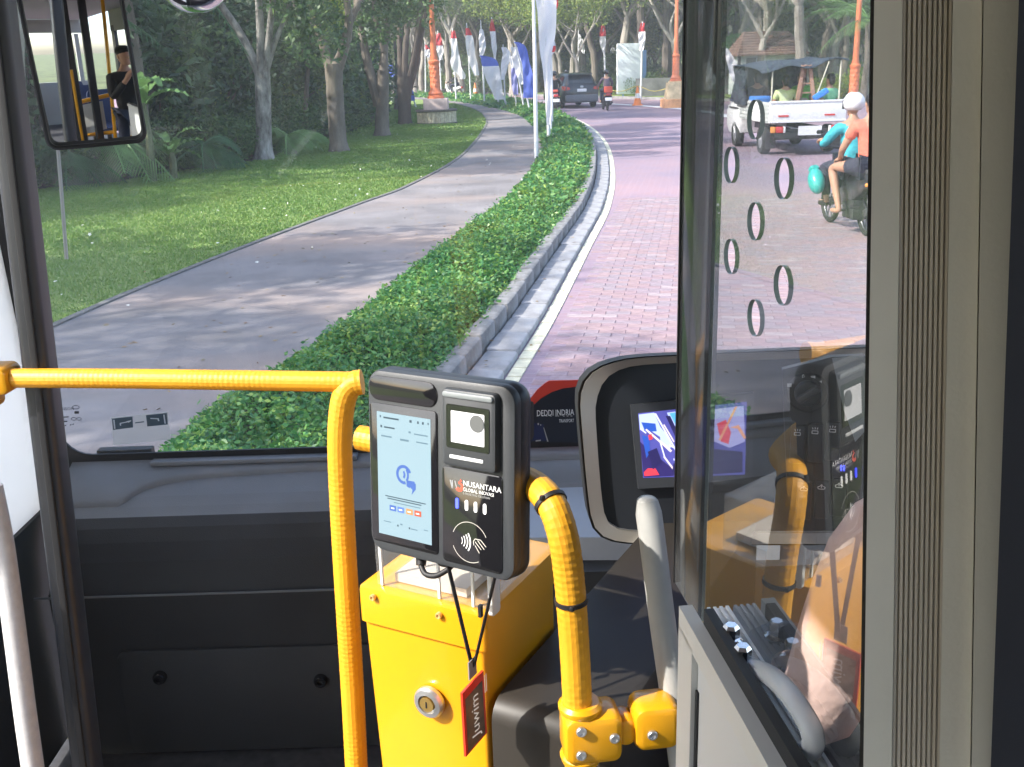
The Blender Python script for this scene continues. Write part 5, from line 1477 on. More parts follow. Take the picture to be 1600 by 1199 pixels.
rw = thing('rear_wall', 'rear wall of the bus with a wide window', 'wall', (0, -4.26, .35))
mb = MB(); mb.box((0, -4.26, .85), (2.46, .05, 1.0)); part('panel', mb, m_roofl, rw)
mb = MB(); mb.box((0, -4.26, 2.62), (2.46, .05, .3)); part('header', mb, m_roofl, rw)
for x in (-1.1, 0, 1.1):
    mb = MB(); mb.box((x, -4.26, 1.9), (.1, .05, 1.1)); part('post', mb, m_roofl, rw)
# ---- windscreen
FW = Fr((0, 2.43, 1.045), (1, 0, 0), (0, -.07, 1))
ws = thing('windscreen', 'large curved edge bus windscreen with a black printed border', 'windscreen', (0, 2.43, 1.0))
g_ws = glass_mat('windscreen_glass', (.97, .985, .98), refl=.8, haze=.025)
mb = MB(); mb.add([FW(-1.22, -.05), FW(1.28, -.05), FW(1.28, 1.8), FW(-1.22, 1.8)], [(0, 1, 2, 3)]); part('pane', mb, g_ws, ws, smooth=0)
wl_, wb_ = FW.px(88, 640)[0], FW.px(420, 700)[1]
mb = MB(); mb.frame(FW, (wl_ - .13 + 1.40) / 2 + .0, wb_ - .13 + 1.0, 1.40 - (wl_ - .13), 2.0, .2, .13, .002, .008); part('border', mb, m_blk, ws)
# etched maker's mark and parking sticker on the glass
m_etch = M('etch_dark', (.03, .03, .035), .6)
mb = MB()
def fpx(fr, x, y, z): a, b = fr.px(x, y); return fr(a, b, z)
def ell(cx, cy, rx, ry, n=18): return [(cx + rx * math.cos(2 * PI * i / n), cy + ry * math.sin(2 * PI * i / n)) for i in range(n)]
def ring_px(mb, fr, cx, cy, rx, ry, w, z, mi=0):
    o, i = ell(cx, cy, rx, ry), ell(cx, cy, rx - w, ry - w)
    n = len(o); mb.add([fpx(fr, *p, z) for p in o + i], [(k, (k + 1) % n, n + (k + 1) % n, n + k) for k in range(n)], mi)
def quad_px(mb, fr, pts, z, mi=0): mb.add([fpx(fr, *p, z) for p in pts], [list(range(len(pts)))], mi)
ring_px(mb, FW, 119, 636, 6, 3.2, 1, +.003); ring_px(mb, FW, 116, 654, 4, 2.6, .8, +.003); ring_px(mb, FW, 124, 654, 4, 2.6, .8, +.003)
a, b = FW.px(92, 641); text_mesh('JENSON', .011, FW, a, b, +.003, mb)
quad_px(mb, FW, [(117, 642), (124, 642), (124, 646), (117, 646)], +.003)
for i, (x0, x1, y) in enumerate(((94, 108, 651), (95, 106, 658), (102, 104, 664), (110, 112, 663), (114, 116, 662))): quad_px(mb, FW, [(x0, y), (x1, y - 1), (x1, y + .7), (x0, y + 1.7)], +.003)
part('etched_mark', mb, m_etch, ws, smooth=0)
st = thing('sticker', 'pale rectangular sticker with two dark boxes on the windscreen corner', 'sticker', FW(*FW.px(220, 695), .004))
m_film = glass_mat('film', (.72, .80, .86), refl=.6, haze=.62); m_sd = M('sticker_dark', (.05, .085, .12), .5); m_sl = M('sticker_light', (.55, .62, .70), .5)
mb = MB(); quad_px(mb, FW, [(174, 652), (263, 643), (268, 686), (178, 695)], .004); part('film', mb, m_film, st, smooth=0)
mb = MB(); quad_px(mb, FW, [(176, 653.5), (208, 650), (209, 667), (177.5, 671)], +.0046); quad_px(mb, FW, [(229, 648), (261.5, 644.5), (263, 662.5), (231, 665.5)], +.0046); quad_px(mb, FW, [(212, 659), (226, 657.2), (226, 659), (212, 660.8)], +.0046); part('dark_box', mb, m_sd, st, smooth=0)
mb = MB()
for q in ([(188, 660), (200, 657.5), (200, 659), (190, 661), (190.5, 664), (188.5, 664)], [(198, 657.5), (206, 655.5), (206, 657), (202, 659.5)], [(178, 655), (180, 655), (181.5, 669), (179.5, 669)], [(236, 652), (249, 652.5), (250, 657), (248, 657), (247, 654.2), (236, 653.6)], [(256, 647), (258, 647), (260, 661), (258, 661)]): quad_px(mb, FW, q, +.005)
part('print', mb, m_sl, st, smooth=0, kind='stuff')

# ---- dashboard
da = thing('dashboard', 'dark grey dashboard under the windscreen with shade coloured into its front panel', 'dashboard', (-.4, 2.2, .35))
def dash_sec(x, s=1.0):
    pf = [(2.43, 1.071), (2.37, 1.047), (2.32, 1.022), (2.295, 1.005), (2.275, .988), (2.262, .965), (2.256, .93), (2.253, .88)]
    return [V((x, 2.43 - (2.43 - y) * (1 - .25 * (1 - s)), z - .07 * (1 - s))) for y, z in pf]
mb = MB(); xs = [(-1.155, .0), (-1.15, .45), (-1.13, .8), (-1.09, 1), (-.6, 1), (-.1, 1), (.35, 1), (1.2, 1)]
S_ = [dash_sec(x, s) for x, s in xs]
for i in range(len(S_) - 1):
    for j in range(4):
        mb.add([S_[i][j], S_[i + 1][j], S_[i + 1][j + 1], S_[i][j + 1]], [(0, 1, 2, 3)])
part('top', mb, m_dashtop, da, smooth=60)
mb = MB()
for i in range(len(S_) - 1):
    for j in range(4, 7):
        mb.add([S_[i][j], S_[i + 1][j], S_[i + 1][j + 1], S_[i][j + 1]], [(0, 1, 2, 3)])
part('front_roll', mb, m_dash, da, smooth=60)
mb = MB()
for i in range(len(S_) - 1):
    a, b = S_[i][7], S_[i + 1][7]
    for z0, z1, dy in ((None, .78, .0), (.80, .345, -.012)):
        p0 = a if z0 is None else V((a.x, a.y - .015 + dy, z0)); p1 = b if z0 is None else V((b.x, b.y - .015 + dy, z0))
        mb.add([p0, p1, V((b.x, b.y - .018, z1)), V((a.x, a.y - .018, z1))], [(0, 1, 2, 3)])
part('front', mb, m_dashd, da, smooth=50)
# raised rear ledge whose edge sweeps round the shallow tray
PRY, PRZ = [2.255, 2.275, 2.295, 2.32, 2.37, 2.43], [.94, .988, 1.005, 1.022, 1.047, 1.071]
def zprof(Y): return float(np.interp(Y, PRY, PRZ))
LH = .013
def ondash(x, y, h=LH):
    z = 1.02
    for _ in range(12):
        p = onz(x, y, z); z = .5 * z + .5 * (zprof(p.y) + h)
    p = onz(x, y, z); p.y = min(max(p.y, 2.298), 2.405); return p
ec = [ondash(x, y) for x, y in [(60, 806), (120, 804), (165, 803), (186, 793), (196, 777), (225, 759), (262, 748), (320, 740), (400, 734), (480, 729), (575, 723), (700, 717), (900, 710)]]
ec = crom(ec, 60); ecx = np.array([p.x for p in ec]); ecy = np.array([min(max(p.y, 2.298), 2.405) for p in ec]); od = np.argsort(ecx)
rows = []
for x in np.linspace(-1.115, .2, 90):
    yf = float(np.interp(x, ecx[od], ecy[od]))
    ys = [yf + .0, yf, yf + .006] + [yf + .006 + (2.424 - yf - .006) * k / 4 for k in range(1, 5)]
    hs = [-.004, LH - .004, LH, LH, LH, LH, LH]
    rows.append([V((x, yy, zprof(yy) + h)) for yy, h in zip(ys, hs)])
mb = MB(); mb.rings(rows, closed=False, cap0=False, cap1=False); part('rear_ledge', mb, m_dashtop, da, smooth=45)
FD = Fr((0, 2.224, 0), (1, 0, 0), (0, 0, 1))
mb = MB(); q = [FD.px(x, y) for x, y in ((60, 880), (545, 884))]; mb.box(((q[0][0] + q[1][0]) / 2, 2.2275, .802), (q[1][0] - q[0][0] + .3, .006, .0035)); part('seam', mb, M('seam_grey', (.16, .17, .18), .4), da)
x0, z0 = FD.px(182, 1018); x1 = FD.px(900, 1018)[0]
mb = MB(); mb.slab(Fr((0, 2.224, 0), (1, 0, 0), (0, 0, 1)), (x0 + x1) / 2, (z0 + .36) / 2, x1 - x0, z0 - .36, .025, -.002, .006, .004); part('hatch', mb, m_dashd, da)
for x, y in ((252, 1055), (502, 1060)):
    a, b = FD.px(x, y); mb = MB(); mb.lathe([(.017, 0), (.017, .012), (.013, .018), (.007, .018), (.006, .008), (.0001, .008)], (a, 2.219, b), (0, -1, 0), 16, cap1=False); part('screw', mb, m_blkg, da)
p0, p1 = onz(152, 722, 1.075), onz(236, 722, 1.075)
mb = MB(); mb.bbox(((p0.x + p1.x) / 2, p0.y + .015, 1.085), (p1.x - p0.x, .03, .04), .004); part('wiper_cover', mb, m_blk, da)
p0, p1 = onz(243, 718, 1.075), onz(560, 712, 1.075)
mb = MB(); mb.bbox(((p0.x + p1.x) / 2, 2.405, 1.078), (p1.x - p0.x, .03, .012), .003); part('demist_strip', mb, m_dashtop, da)
# middle of the dash, right of the card reader
mb = MB(); p = onz(860, 712, 1.05); mb.bbox((p.x + .1, p.y + .07, 1.02), (.55, .2, .07), .008); part('middle_ledge', mb, m_dashtop, da)
mb = MB(); a, b, c, d = [onz(*q, 1.0) for q in ((815, 850), (930, 858), (930, 722), (815, 722))]; mb.prism([V((v.x, v.y, .93)) for v in (a, b + V((.4, 0, 0)), c + V((.4, 0, 0)), d)], (0, 0, .085)); part('middle_top', mb, M('dash_pale', (.33, .36, .41), .5, nz=(4, .1)), da)
mb = MB(); p = onz(1010, 868, .99); mb.box((p.x + .25, p.y + .12, .66), (1.0, .26, .6)); part('driver_panel', mb, m_dashd, da)

# ---- advert board standing against the glass
FB = Fr((0, 2.385, 1.06), (1, 0, 0), (0, -.07, 1))
ab = thing('advert_board', 'black board with a red arc and white lettering leaning against the windscreen', 'sign', FB(*FB.px(870, 692)))
def arc_poly(pts): return [fpx(FB, x, y, 0) for x, y in pts]
mb = MB(); o_ = [(822, 690), (820, 660), (823, 640), (829, 622), (840, 608), (852, 598), (858, 594.5), (1020, 590), (1024, 690)]; mb.prism(arc_poly(o_), FB.n * .004); part('backing', mb, M('board_red', (.55, .045, .03), .45), ab, smooth=0)
mb = MB(); o_ = [(822, 690), (821, 660), (824, 645), (832, 633), (845, 622), (862, 612), (880, 606), (900, 603.5), (1020, 600), (1024, 690)]; mb.prism([p + FB.n * .004 for p in arc_poly(o_)], FB.n * .002); part('face', mb, M('board_black', (.010, .013, .022), .4), ab, smooth=0)
m_let = M('letter_white', (.75, .75, .76), .5)
FBt = Fr(FB(0, 0, .0065), FB.u, FB.v)
mb = MB(); a, b = FBt.px(838.5, 650.5); text_mesh('DEDDI INDRIA', .0225, FBt, a, b, 0, mb, sx=.62)
for k, x in enumerate((839, 847, 853.5, 860, 868, 871.5, 880, 886, 892)): quad_px(mb, FBt, [(x - .6, 650.6), (x + 2.2, 650.6), (x + 2.2, 650.0), (x - .6, 650.0)], 0)
a, b = FBt.px(873.5, 660.5); text_mesh('TRANSPORT', .0125, FBt, a, b, 0, mb, sx=.52); part('lettering', mb, m_let, ab, smooth=0)
mb = MB(); quad_px(mb, FBt, [(823, 689), (823, 660), (849, 663), (855, 689)], 0); part('navy_panel', mb, M('board_navy', (.01, .016, .06), .4), ab, smooth=0)
mb = MB(); quad_px(mb, FBt, [(849, 668), (850, 668), (857, 690), (855, 690)], .001); quad_px(mb, FBt, [(840, 661), (842, 661), (842, 664), (840, 664)], .001); quad_px(mb, FBt, [(844, 663), (845.5, 663), (845.5, 665), (844, 665)], .001); quad_px(mb, FBt, [(837, 688), (845, 687), (845, 689), (837, 690)], .001); part('mark', mb, M('letter_grey', (.35, .34, .33), .5), ab, smooth=0)

# ---- dark door post, pale grab rail
po = thing('door_post', 'dark upright door post at the left of the windscreen', 'post', (-.85, 1.6, .4))
a, b = onY(2, 60, 1.62), onY(142, 1240, 1.62)
def bar(mb, a, b, w, d, r):
    ax = (b - a).normalized(); f = Fr(a, (1, 0, 0), ax); u = f.u; n = f.n
    rs = []
    for p in (a, b): rs.append([p + u * x + n * y for x, y in rrect(0, 0, w, d, r, 4)])
    return mb.rings(rs)
ext = (a - b) * .25
mb = MB(); bar(mb, a + ext, b - ext * .3, .044, .05, .012); part('profile', mb, m_post, po)
mb = MB(); off_ = V((.004, -.026, 0)); bar(mb, a + ext + off_, b - ext * .3 + off_, .012, .006, .002); part('seal', mb, m_blk, po)
gp = [at(-14, 760, 1.72), at(4, 850, 1.74), at(22, 980, 1.76), at(40, 1120, 1.78), at(60, 1260, 1.8)]
single('grab_rail', MB().tube(crom(gp, 24), .0185, 16), M('rail_pale', (.55, .54, .54), .45, nz=(60, .08), bump=(200, .3, .002)), 'pale grey grab rail at the lower left corner', 'grab rail', smooth=60)

# ---- yellow handrail with its post
hr = thing('handrail', 'yellow knurled handrail bar with its bent post left of the card reader', 'handrail', V((at(548, 596, 1.58).x, at(548, 596, 1.58).y, .35)))
Yp = at(548, 596, 1.58).y
rp = [onY(-60, 591, Yp + .10), onY(150, 591.5, Yp + .06), onY(350, 594, Yp + .03), onY(548, 597, Yp)]
part('bar', knurl(rp, .0158), m_grip, hr, smooth=0)
pp = [onY(x, y, Yp) for x, y in [(566, 597), (552, 600), (541, 612), (534, 640), (531, 690), (533, 760), (538, 860), (545, 980), (552, 1100), (560, 1260)]]
part('post', knurl(pp, .0195), m_grip, hr, smooth=0)
c = onY(10, 590, Yp + .09); fc = Fr(c, (1, -.05, 0), (0, 0, 1))
mb = MB(); mb.slab(fc, -.01, .0, .05, .045, .012, -.02, .03, .006); mb.slab(fc, -.03, 0, .03, .10, .014, -.012, .02, .006); cl = part('clamp', mb, m_yel, hr)
bolt('screw', fc(-.026, -.034, .021), -fc.n * -1, .009, .005, cl)

# ---- yellow fare pedestal
ZT = 1.345
pTL, pTR, pBK = onz(567, 903, ZT), onz(757, 963, ZT), onz(846, 845, ZT)
ux = V((math.cos(R(-28)), math.sin(R(-28)), 0)); Wd0 = (pTR - pTL).length; pTL = pTR - ux * (Wd0 * .965); uy = V((-ux.y, ux.x, 0)); Wd = (pTR - pTL).length; Dp = (pBK - pTR).dot(uy)
pe = thing('fare_pedestal', 'yellow metal pedestal box with a round lock under the card reader', 'pedestal', (pTL + pTR) / 2 + uy * Dp / 2 - V((0, 0, ZT - .35)))
FP = Fr(pTL, ux, V((0, 0, 1)), -uy)             # front face: x right, y up from the top edge, z out
fl_ = Fr(pTL, ux, uy)
ins = .012
mb = MB(); bx = [(ins, -ins), (Wd - ins * .3, -ins)]
f0 = Fr(pTL + V((0, 0, -.02)), ux, uy)
tap = .03
rs = []
for z, e in ((-.99, tap), (-.012, -.006)):
    rs.append([V(fl_(x, y, z)) for x, y in rrect(Wd / 2 + e * .45, Dp / 2, Wd - .012 - e, Dp - .012, .006, 3)])
mb.rings(rs); part('body', mb, m_yel, pe)
mb = MB(); rs = [[fl_(x, y, z) for x, y in rrect(Wd / 2, Dp / 2, Wd - i * 2, Dp - i * 2, .008, 3)] for z, i in ((-.052, .002), (-.052, -.0008), (-.008, -.0008), (-.002, .0), (0, .006))]; mb.rings(rs); lid = part('lid', mb, m_yel, pe)
for x, y in ((585, 932), (688, 960)):
    a, b = FP.px(x, y); bolt('rivet', FP(a, b, .004), FP.n, .0045, .0025, lid, M('rivet', (.75, .5, .2), .35, .5))
FPb = Fr(FP(0, 0, .0), ux, V((0, 0, 1)), -uy)
a, b = FPb.px(672, 1096)
mb = MB(); mb.lathe([(.022, -.002), (.0225, .004), (.020, .008), (.0135, .009), (.013, .004), (.0001, .004)], FPb(a, b, .0), FPb.n, 24, cap1=False); lk = part('lock', mb, m_alu, pe)
mb = MB(); mb.lathe([(.0115, .003), (.0105, .0095), (.0001, .0095)], FPb(a, b, 0), FPb.n, 18); part('cylinder', mb, M('brass', (.62, .42, .14), .3, .9), lk)
mb = MB(); mb.box((a, b, .0098), (.002, .009, .001), FPb); part('keyhole', mb, m_blk, lk)
FS = Fr(pTR, uy, V((0, 0, 1)))                # right face; n = uy x Z
FS.n = ux.copy()
a0, b0 = FS.px(765, 958); mb = MB(); mb.slab(Fr(FS(0, 0, .002), uy, V((0, 0, 1)), ux), a0 + .005, b0 + .035, .022, .075, .006, 0, .006, .002); part('latch', mb, M('latch_white', (.72, .72, .70), .4), pe)
mb = MB(); a1, b1 = FS.px(748, 954); mb.box((a1, b1, .0025), (.006, .016, .004), Fr(FS.o, uy, V((0, 0, 1)), ux)); part('slot', mb, m_blk, pe)
# clear riser on the lid
g_acr = glass_mat('acrylic', (.95, .96, .95), refl=1.0, haze=.06)
ri = thing('riser', 'clear acrylic riser box between the yellow pedestal and the card reader', 'riser', fl_(Wd / 2, Dp * .45, .001))
mb = MB(); mb.box((Wd * .54, Dp * .36, .042), (Wd * .84, Dp * .6, .082), fl_); part('shell', mb, g_acr, ri)
for x in (Wd * .16, Wd * .62, Wd * .88):
    mb = MB(); mb.box((x, Dp * .062, .042), (.0035, .0035, .082), fl_); part('edge', mb, M('acrylic_edge', (.72, .74, .72), .2), ri)
mb = MB(); mb.box((Wd * .5, Dp * .4, .008), (.11, .12, .012), fl_); part('base_plate', mb, M('plate_pale', (.62, .55, .48), .5), ri)
# dark housing beside the pedestal
a0, b0 = FS.px(766, 1094); a1, b1 = FS.px(850, 1040)
dh = MB(); fd = Fr(FS.o, uy, V((0, 0, 1)), ux)
dh.slab(fd, .35, b0 - .35, .70, .70, .03, .004, .17, .012)
single('side_housing', dh, M('housing_dark', (.028, .024, .02), .5), 'dark brown plastic housing against the right side of the yellow pedestal', 'housing')

# ---- card reader
KR = .895
tl, tr_, bl = at(571, 574, 1.38 * KR), at(806, 604, 1.245 * KR), at(578, 858, 1.4254 * KR)
FR = Fr(tl, tr_ - tl, tl - bl)                   # x right, y up, n out of the face
RW, RH = (tr_ - tl).length, (tl - bl).length
rd = thing('card_reader', 'dark grey card reader with a lit screen and scanner window', 'card reader', FR(RW / 2, -RH, -.02))
m_rd = M('reader_grey', (.042, .046, .052), .42, nz=(30, .06), bump=(500, .15, .001)); m_rd2 = M('reader_dark', (.028, .031, .037), .4)
mb = MB(); mb.slab(FR, RW / 2, -RH / 2, RW, RH, .022, -.036, -.012, .008, both=True, n=8); part('back_shell', mb, m_rd2, rd)
mb = MB(); mb.slab(FR, RW / 2, -RH / 2, RW - .002, RH - .002, .021, -.0125, .0, .006, n=8); part('front_shell', mb, m_rd, rd)
def rbox(x0, y0, x1, y1):
    a, b = FR.px(x0, y0); c, d = FR.px(x1, y1); return (a + c) / 2, (b + d) / 2, abs(c - a), abs(b - d)
# black glass with the screen: two pieces
gx0 = FR.px(578, 640)[0]; gx1 = FR.px(684, 640)[0]
yT = -.008; yM = FR.px(640, 645)[1]; yB = -RH + .014
mb = MB(); mb.slab(FR, (gx0 + gx1) / 2, (yT + FR.px(640, 632)[1]) / 2, gx1 - gx0, yT - FR.px(640, 632)[1], .014, -.003, .0015, .001); part('camera_glass', mb, m_blkg, rd)
mb = MB(); yS = FR.px(640, 637)[1]; mb.slab(FR, (gx0 + gx1) / 2, (yS + yB) / 2, gx1 - gx0, yS - yB, .006, -.003, .0012, .001); sg = part('screen_glass', mb, m_blkg, rd)
def M_scr(n, c, s=1.0): return M(n, tuple(min(1, k * .25) for k in c), .3, emit=(c, s * .53))
sx0, sy0 = FR.px(590, 642); sx1 = FR.px(674, 660)[0]; sy1 = FR.px(676, 852)[1]
SW, SH = sx1 - sx0, sy0 - sy1
FSc = Fr(FR(sx0, sy0, .0016), FR.u, FR.v)
mb = MB(); mb.add([FSc(0, 0), FSc(SW, 0), FSc(SW, -SH), FSc(0, -SH)], [(0, 3, 2, 1)])
m_scr = M_scr('screen_light', (.215, .305, .355), .9)
scr = part('screen', mb, m_scr, rd, smooth=0)
def sp_(name, items, mat, z=.0004, kind=None):
    mb = MB()
    for it in items: mb.add([FSc(x * SW, -y * SH, z) for x, y in it], [list(range(len(it)))])
    return part(name, mb, mat, rd, smooth=0, kind='stuff' if 'text' in name else None)
def rc(x0, y0, x1, y1): return [(x0, y0), (x0, y1), (x1, y1), (x1, y0)]
asp = SW / SH
m_sb = M_scr('screen_blue', (.07, .15, .48), .5); m_sg = M_scr('screen_ink', (.05, .09, .13), .4); m_sg2 = M_scr('screen_faint', (.12, .20, .26), .6); m_so = M_scr('screen_orange', (.75, .33, .12), .42); m_sr = M_scr('screen_red', (.66, .12, .06), .42); m_sw = M_scr('screen_white', (.78, .86, .9), .5)
# the round sound-wave logo with its speech tail
def arcband(cx, cy, r0, r1, a0, a1, n=14):
    o = [(cx + r1 * math.cos(R(a)), cy - r1 * asp * math.sin(R(a))) for a in np.linspace(a0, a1, n)]
    i = [(cx + r0 * math.cos(R(a)), cy - r0 * asp * math.sin(R(a))) for a in np.linspace(a1, a0, n)]
    return o + i
def fanned(name, bands, mat, z=.0004):
    mb = MB()
    for b in bands:
        n = len(b) // 2; P = [FSc(x * SW, -y * SH, z) for x, y in b]
        mb.add(P, [(k, k + 1, 2 * n - 2 - k, 2 * n - 1 - k) for k in range(n - 1)])
    return part(name, mb, mat, rd, smooth=0)
cx, cy = .50, .475
fanned('screen_logo', [arcband(cx, cy, .10, .145, 20, 285), arcband(cx - .06, cy, .12, .155, -38, 38), arcband(cx - .06, cy, .055, .09, -42, 42)], m_sb)
sp_('screen_logo_tail', [[(.55, .515), (.55, .565), (.61, .575), (.62, .53)], [(.62, .525), (.60, .56), (.66, .585), (.64, .625), (.72, .575), (.72, .53)], rc(.57, .515, .70, .53)], m_sb)
sp_('screen_text', [rc(.06, .028, .08, .045), rc(.13, .035, .42, .048), rc(.07, .105, .10, .125), rc(.14, .112, .34, .124), rc(.62, .03, .66, .05), rc(.76, .03, .79, .05), rc(.85, .03, .88, .05), rc(.95, .03, .97, .045), rc(.36, .895, .385, .91), rc(.58, .895, .605, .91), rc(.18, .69, .82, .698), rc(.14, .672, .90, .68)], m_sg)
sp_('screen_fine_text', [rc(.42, .88, .46, .892), rc(.62, .9, .74, .908), rc(.1, .885, .24, .892), rc(.86, .885, .94, .892), rc(.08, .185, .28, .197), rc(.44, .19, .60, .205), rc(.74, .19, .95, .2), rc(.6, .12, .64, .135), rc(.7, .13, .95, .14), rc(.3, .715, .8, .722)], m_sg2)
for i, (x, m) in enumerate(((.22, m_sb), (.37, M_scr('screen_blue_light', (.12, .22, .60), .5)), (.535, m_so), (.69, m_sr))):
    sp_('screen_card', [rc(x, .745, x + .125, .79)], m)
    sp_('screen_card_print', [rc(x + .03, .762, x + .095, .774)], m_sw, .0008)
# scanner window block
cxb, cyb, wb_, hb_ = rbox(697, 610, 782, 733)
cyb = (FR.px(730, 608)[1] + FR.px(745, 733)[1]) / 2; hb_ = FR.px(730, 608)[1] - FR.px(745, 733)[1]
mb = MB(); mb.slab(FR, cxb, cyb, wb_, hb_, .006, -.002, .010, .005); sb_ = part('scanner_block', mb, m_rd, rd)
mb = MB(); mb.slab(FR, cxb, cyb + hb_ * .43, wb_ * .92, .007, .003, .008, .0125, .002); part('ridge', mb, M('reader_pale', (.20, .22, .23), .4), sb_)
wc = cyb + hb_ * .03; ww_, wh_ = wb_ * .80, hb_ * .56
mb = MB(); mb.frame(FR, cxb, wc, ww_, wh_, .003, .0075, .004, .0108, .0005); part('window_frame', mb, m_blkg, sb_)
mb = MB(); mb.add([FR(cxb - ww_ / 2 + .006, wc - wh_ / 2 + .006, .0106), FR(cxb + ww_ / 2 - .006, wc - wh_ / 2 + .006, .0106), FR(cxb + ww_ / 2 - .006, wc + wh_ / 2 - .006, .0106), FR(cxb - ww_ / 2 + .006, wc + wh_ / 2 - .006, .0106)], [(0, 1, 2, 3)])
part('scanner_window', mb, M('scanner_white', (.70, .70, .72), .25, emit=((.85, .87, .92), .08)), sb_, smooth=0)
mb = MB(); mb.lathe([(.0001, 0), (.0098, 0), (.0098, .0008), (.0001, .0008)], FR(cxb + ww_ * .22, wc + wh_ * .14, .0107), FR.n, 24); part('lens', mb, M('lens_grey', (.12, .125, .13), .3), sb_)
mb = MB(); mb.slab(FR, cxb - .002, cyb - hb_ * .36, wb_ * .62, .0042, .001, .009, .0108, .0006); part('light_bar', mb, M('bar_white', (.72, .74, .75), .4), sb_)
# black tap panel with lettering
yPT = FR.px(740, 735)[1] - .001; px0 = FR.px(692, 800)[0]; px1 = FR.px(786, 800)[0]; yPB = -RH + .010
mb = MB(); mb.slab(FR, (px0 + px1) / 2, (yPT + yPB) / 2, px1 - px0, yPT - yPB, .006, -.003, .0014, .001); tp_ = part('tap_panel', mb, m_blkg, rd)
FT = Fr(FR(px0, yPT, .0017), FR.u, FR.v); TW, TH = px1 - px0, yPT - yPB
mb = MB(); text_mesh('NUSANTARA', .0092, FT, TW * .36, -TH * .165, 0, mb, sx=.98); text_mesh('GLOBAL INOVASI', .0060, FT, TW * .36, -TH * .218, 0, mb, sx=.92); part('lettering', mb, M('print_white', (.78, .78, .78), .4, emit=((1, 1, 1), .05)), tp_, smooth=0)
mb = MB(); text_mesh('E-TICKETING SOLUTION', .0034, FT, TW * .36, -TH * .252, 0, mb, sx=1.0); part('small_lettering', mb, M('print_grey', (.4, .4, .4), .4), tp_, smooth=0)
mb = MB()
for x0, x1, s in ((.135, .155, 1), (.17, .19, -1), (.215, .235, 1)):
    mb.add([FT(TW * x, y * TH, 0) for x, y in ((x0, -.13), (x0 + .02, -.13), (x1 + .02 + .015 * s, -.215), (x1 + .015 * s, -.215))], [(0, 3, 2, 1)])
part('logo_letters', mb, M('print_steel', (.30, .31, .33), .4), tp_, smooth=0)
mb = MB(); c0 = (TW * .295, -TH * .185)
pts = [(c0[0] + .0058 * math.cos(R(a)), c0[1] + .0058 * math.sin(R(a))) for a in range(-150, 120, 15)]; pin = [(c0[0] + .0024 * math.cos(R(a)) + .0004, c0[1] + .001 + .0024 * math.sin(R(a))) for a in range(-150, 120, 15)]
n = len(pts); mb.add([FT(*p, 0) for p in pts + pin], [(k, k + 1, n + k + 1, n + k) for k in range(n - 1)]); mb.add([FT(c0[0] + .001, c0[1] + .0064, 0), FT(c0[0] + .004, c0[1] + .0068, 0), FT(c0[0] + .002, c0[1] + .0098, 0)], [(0, 1, 2)])
part('logo_swirl', mb, M('print_red', (.72, .09, .05), .4, emit=((.8, .1, .05), .08)), tp_, smooth=0)
for i, x in enumerate((.26, .42, .57, .72)):
    mb = MB(); mb.slab(FT, TW * x, -TH * .36, .0042, .0125, .002, -.0002, .0006); part('led', mb, M('led_blue', (.05, .05, .6), .3, emit=((.03, .05, 1.0), 1.6)) if i == 0 else M('led_white', (.75, .75, .75), .3, emit=((1, .97, .92), .3)), tp_)
def arcstroke(mb, cx, cy, r, w, a0, a1, n=14, ry=1.0):
    o = [FT(cx + (r + w) * math.cos(R(a)), cy + ry * (r + w) * math.sin(R(a)), 0) for a in np.linspace(a0, a1, n)]; i = [FT(cx + r * math.cos(R(a)), cy + ry * r * math.sin(R(a)), 0) for a in np.linspace(a0, a1, n)]
    mb.add(o + i, [(k, k + 1, n + k + 1, n + k) for k in range(n - 1)])
cx, cy = TW * .40, -TH * .74; mb = MB()
for r_, w in ((.007, .0008), (.0105, .0012), (.0142, .0015), (.018, .0017)): arcstroke(mb, cx - .012, cy, r_, w, -34, 34)
part('contactless_waves', mb, M('print_white', (.78, .78, .78), .4), tp_, smooth=0)
mb = MB(); arcstroke(mb, TW * .47, cy, .025, .0008, 25, 160, 20, .95); arcstroke(mb, TW * .47, cy, .025, .0008, 200, 300, 20, .95)
for a, b in (((.56, -.72), (.66, -.79)), ((.60, -.70), (.71, -.78)), ((.65, -.69), (.74, -.75)), ((.56, -.76), (.63, -.83)), ((.53, -.72), (.56, -.69)), ((.56, -.69), (.65, -.69)), ((.53, -.72), (.54, -.76))):
    p, q = FT(TW * a[0], TH * a[1], 0), FT(TW * b[0], TH * b[1], 0); s = (q - p).cross(FT.n).normalized() * .0005; mb.add([p - s, q - s, q + s, p + s], [(0, 1, 2, 3)])
part('contactless_hand', mb, M('print_dim', (.5, .48, .44), .4), tp_, smooth=0)
# mount behind, cable underneath
mb = MB(); c = FR(RW + .004, -.05, -.03); mb.slab(Fr(FR(RW - .004, -.045, -.030), FR.v, FR.n * -1), 0, 0, .045, .02, .006, -.002, .007, .002); part('side_bracket', mb, m_blk, rd)
cp_ = [FR(*FR.px(643, 866), -.02), FR(*FR.px(648, 888), -.012), FR(*FR.px(658, 900), -.008), FR(*FR.px(674, 903), -.008), FR(*FR.px(688, 896), -.012), FR(*FR.px(696, 886), -.02)]
mb = MB(); mb.tube([cp_[0] + V((0, 0, .02)), cp_[0], cp_[1]], [.008, .008, .006], 10); mb.tube(crom(cp_[1:], 16), .0035, 8); mb.tube(crom([FR(*FR.px(664, 872), -.03), FR(*FR.px(670, 886), -.02), FR(*FR.px(682, 890), -.02), FR(*FR.px(694, 882), -.03)], 12), .003, 8); part('cable', mb, m_blk, rd, smooth=70)

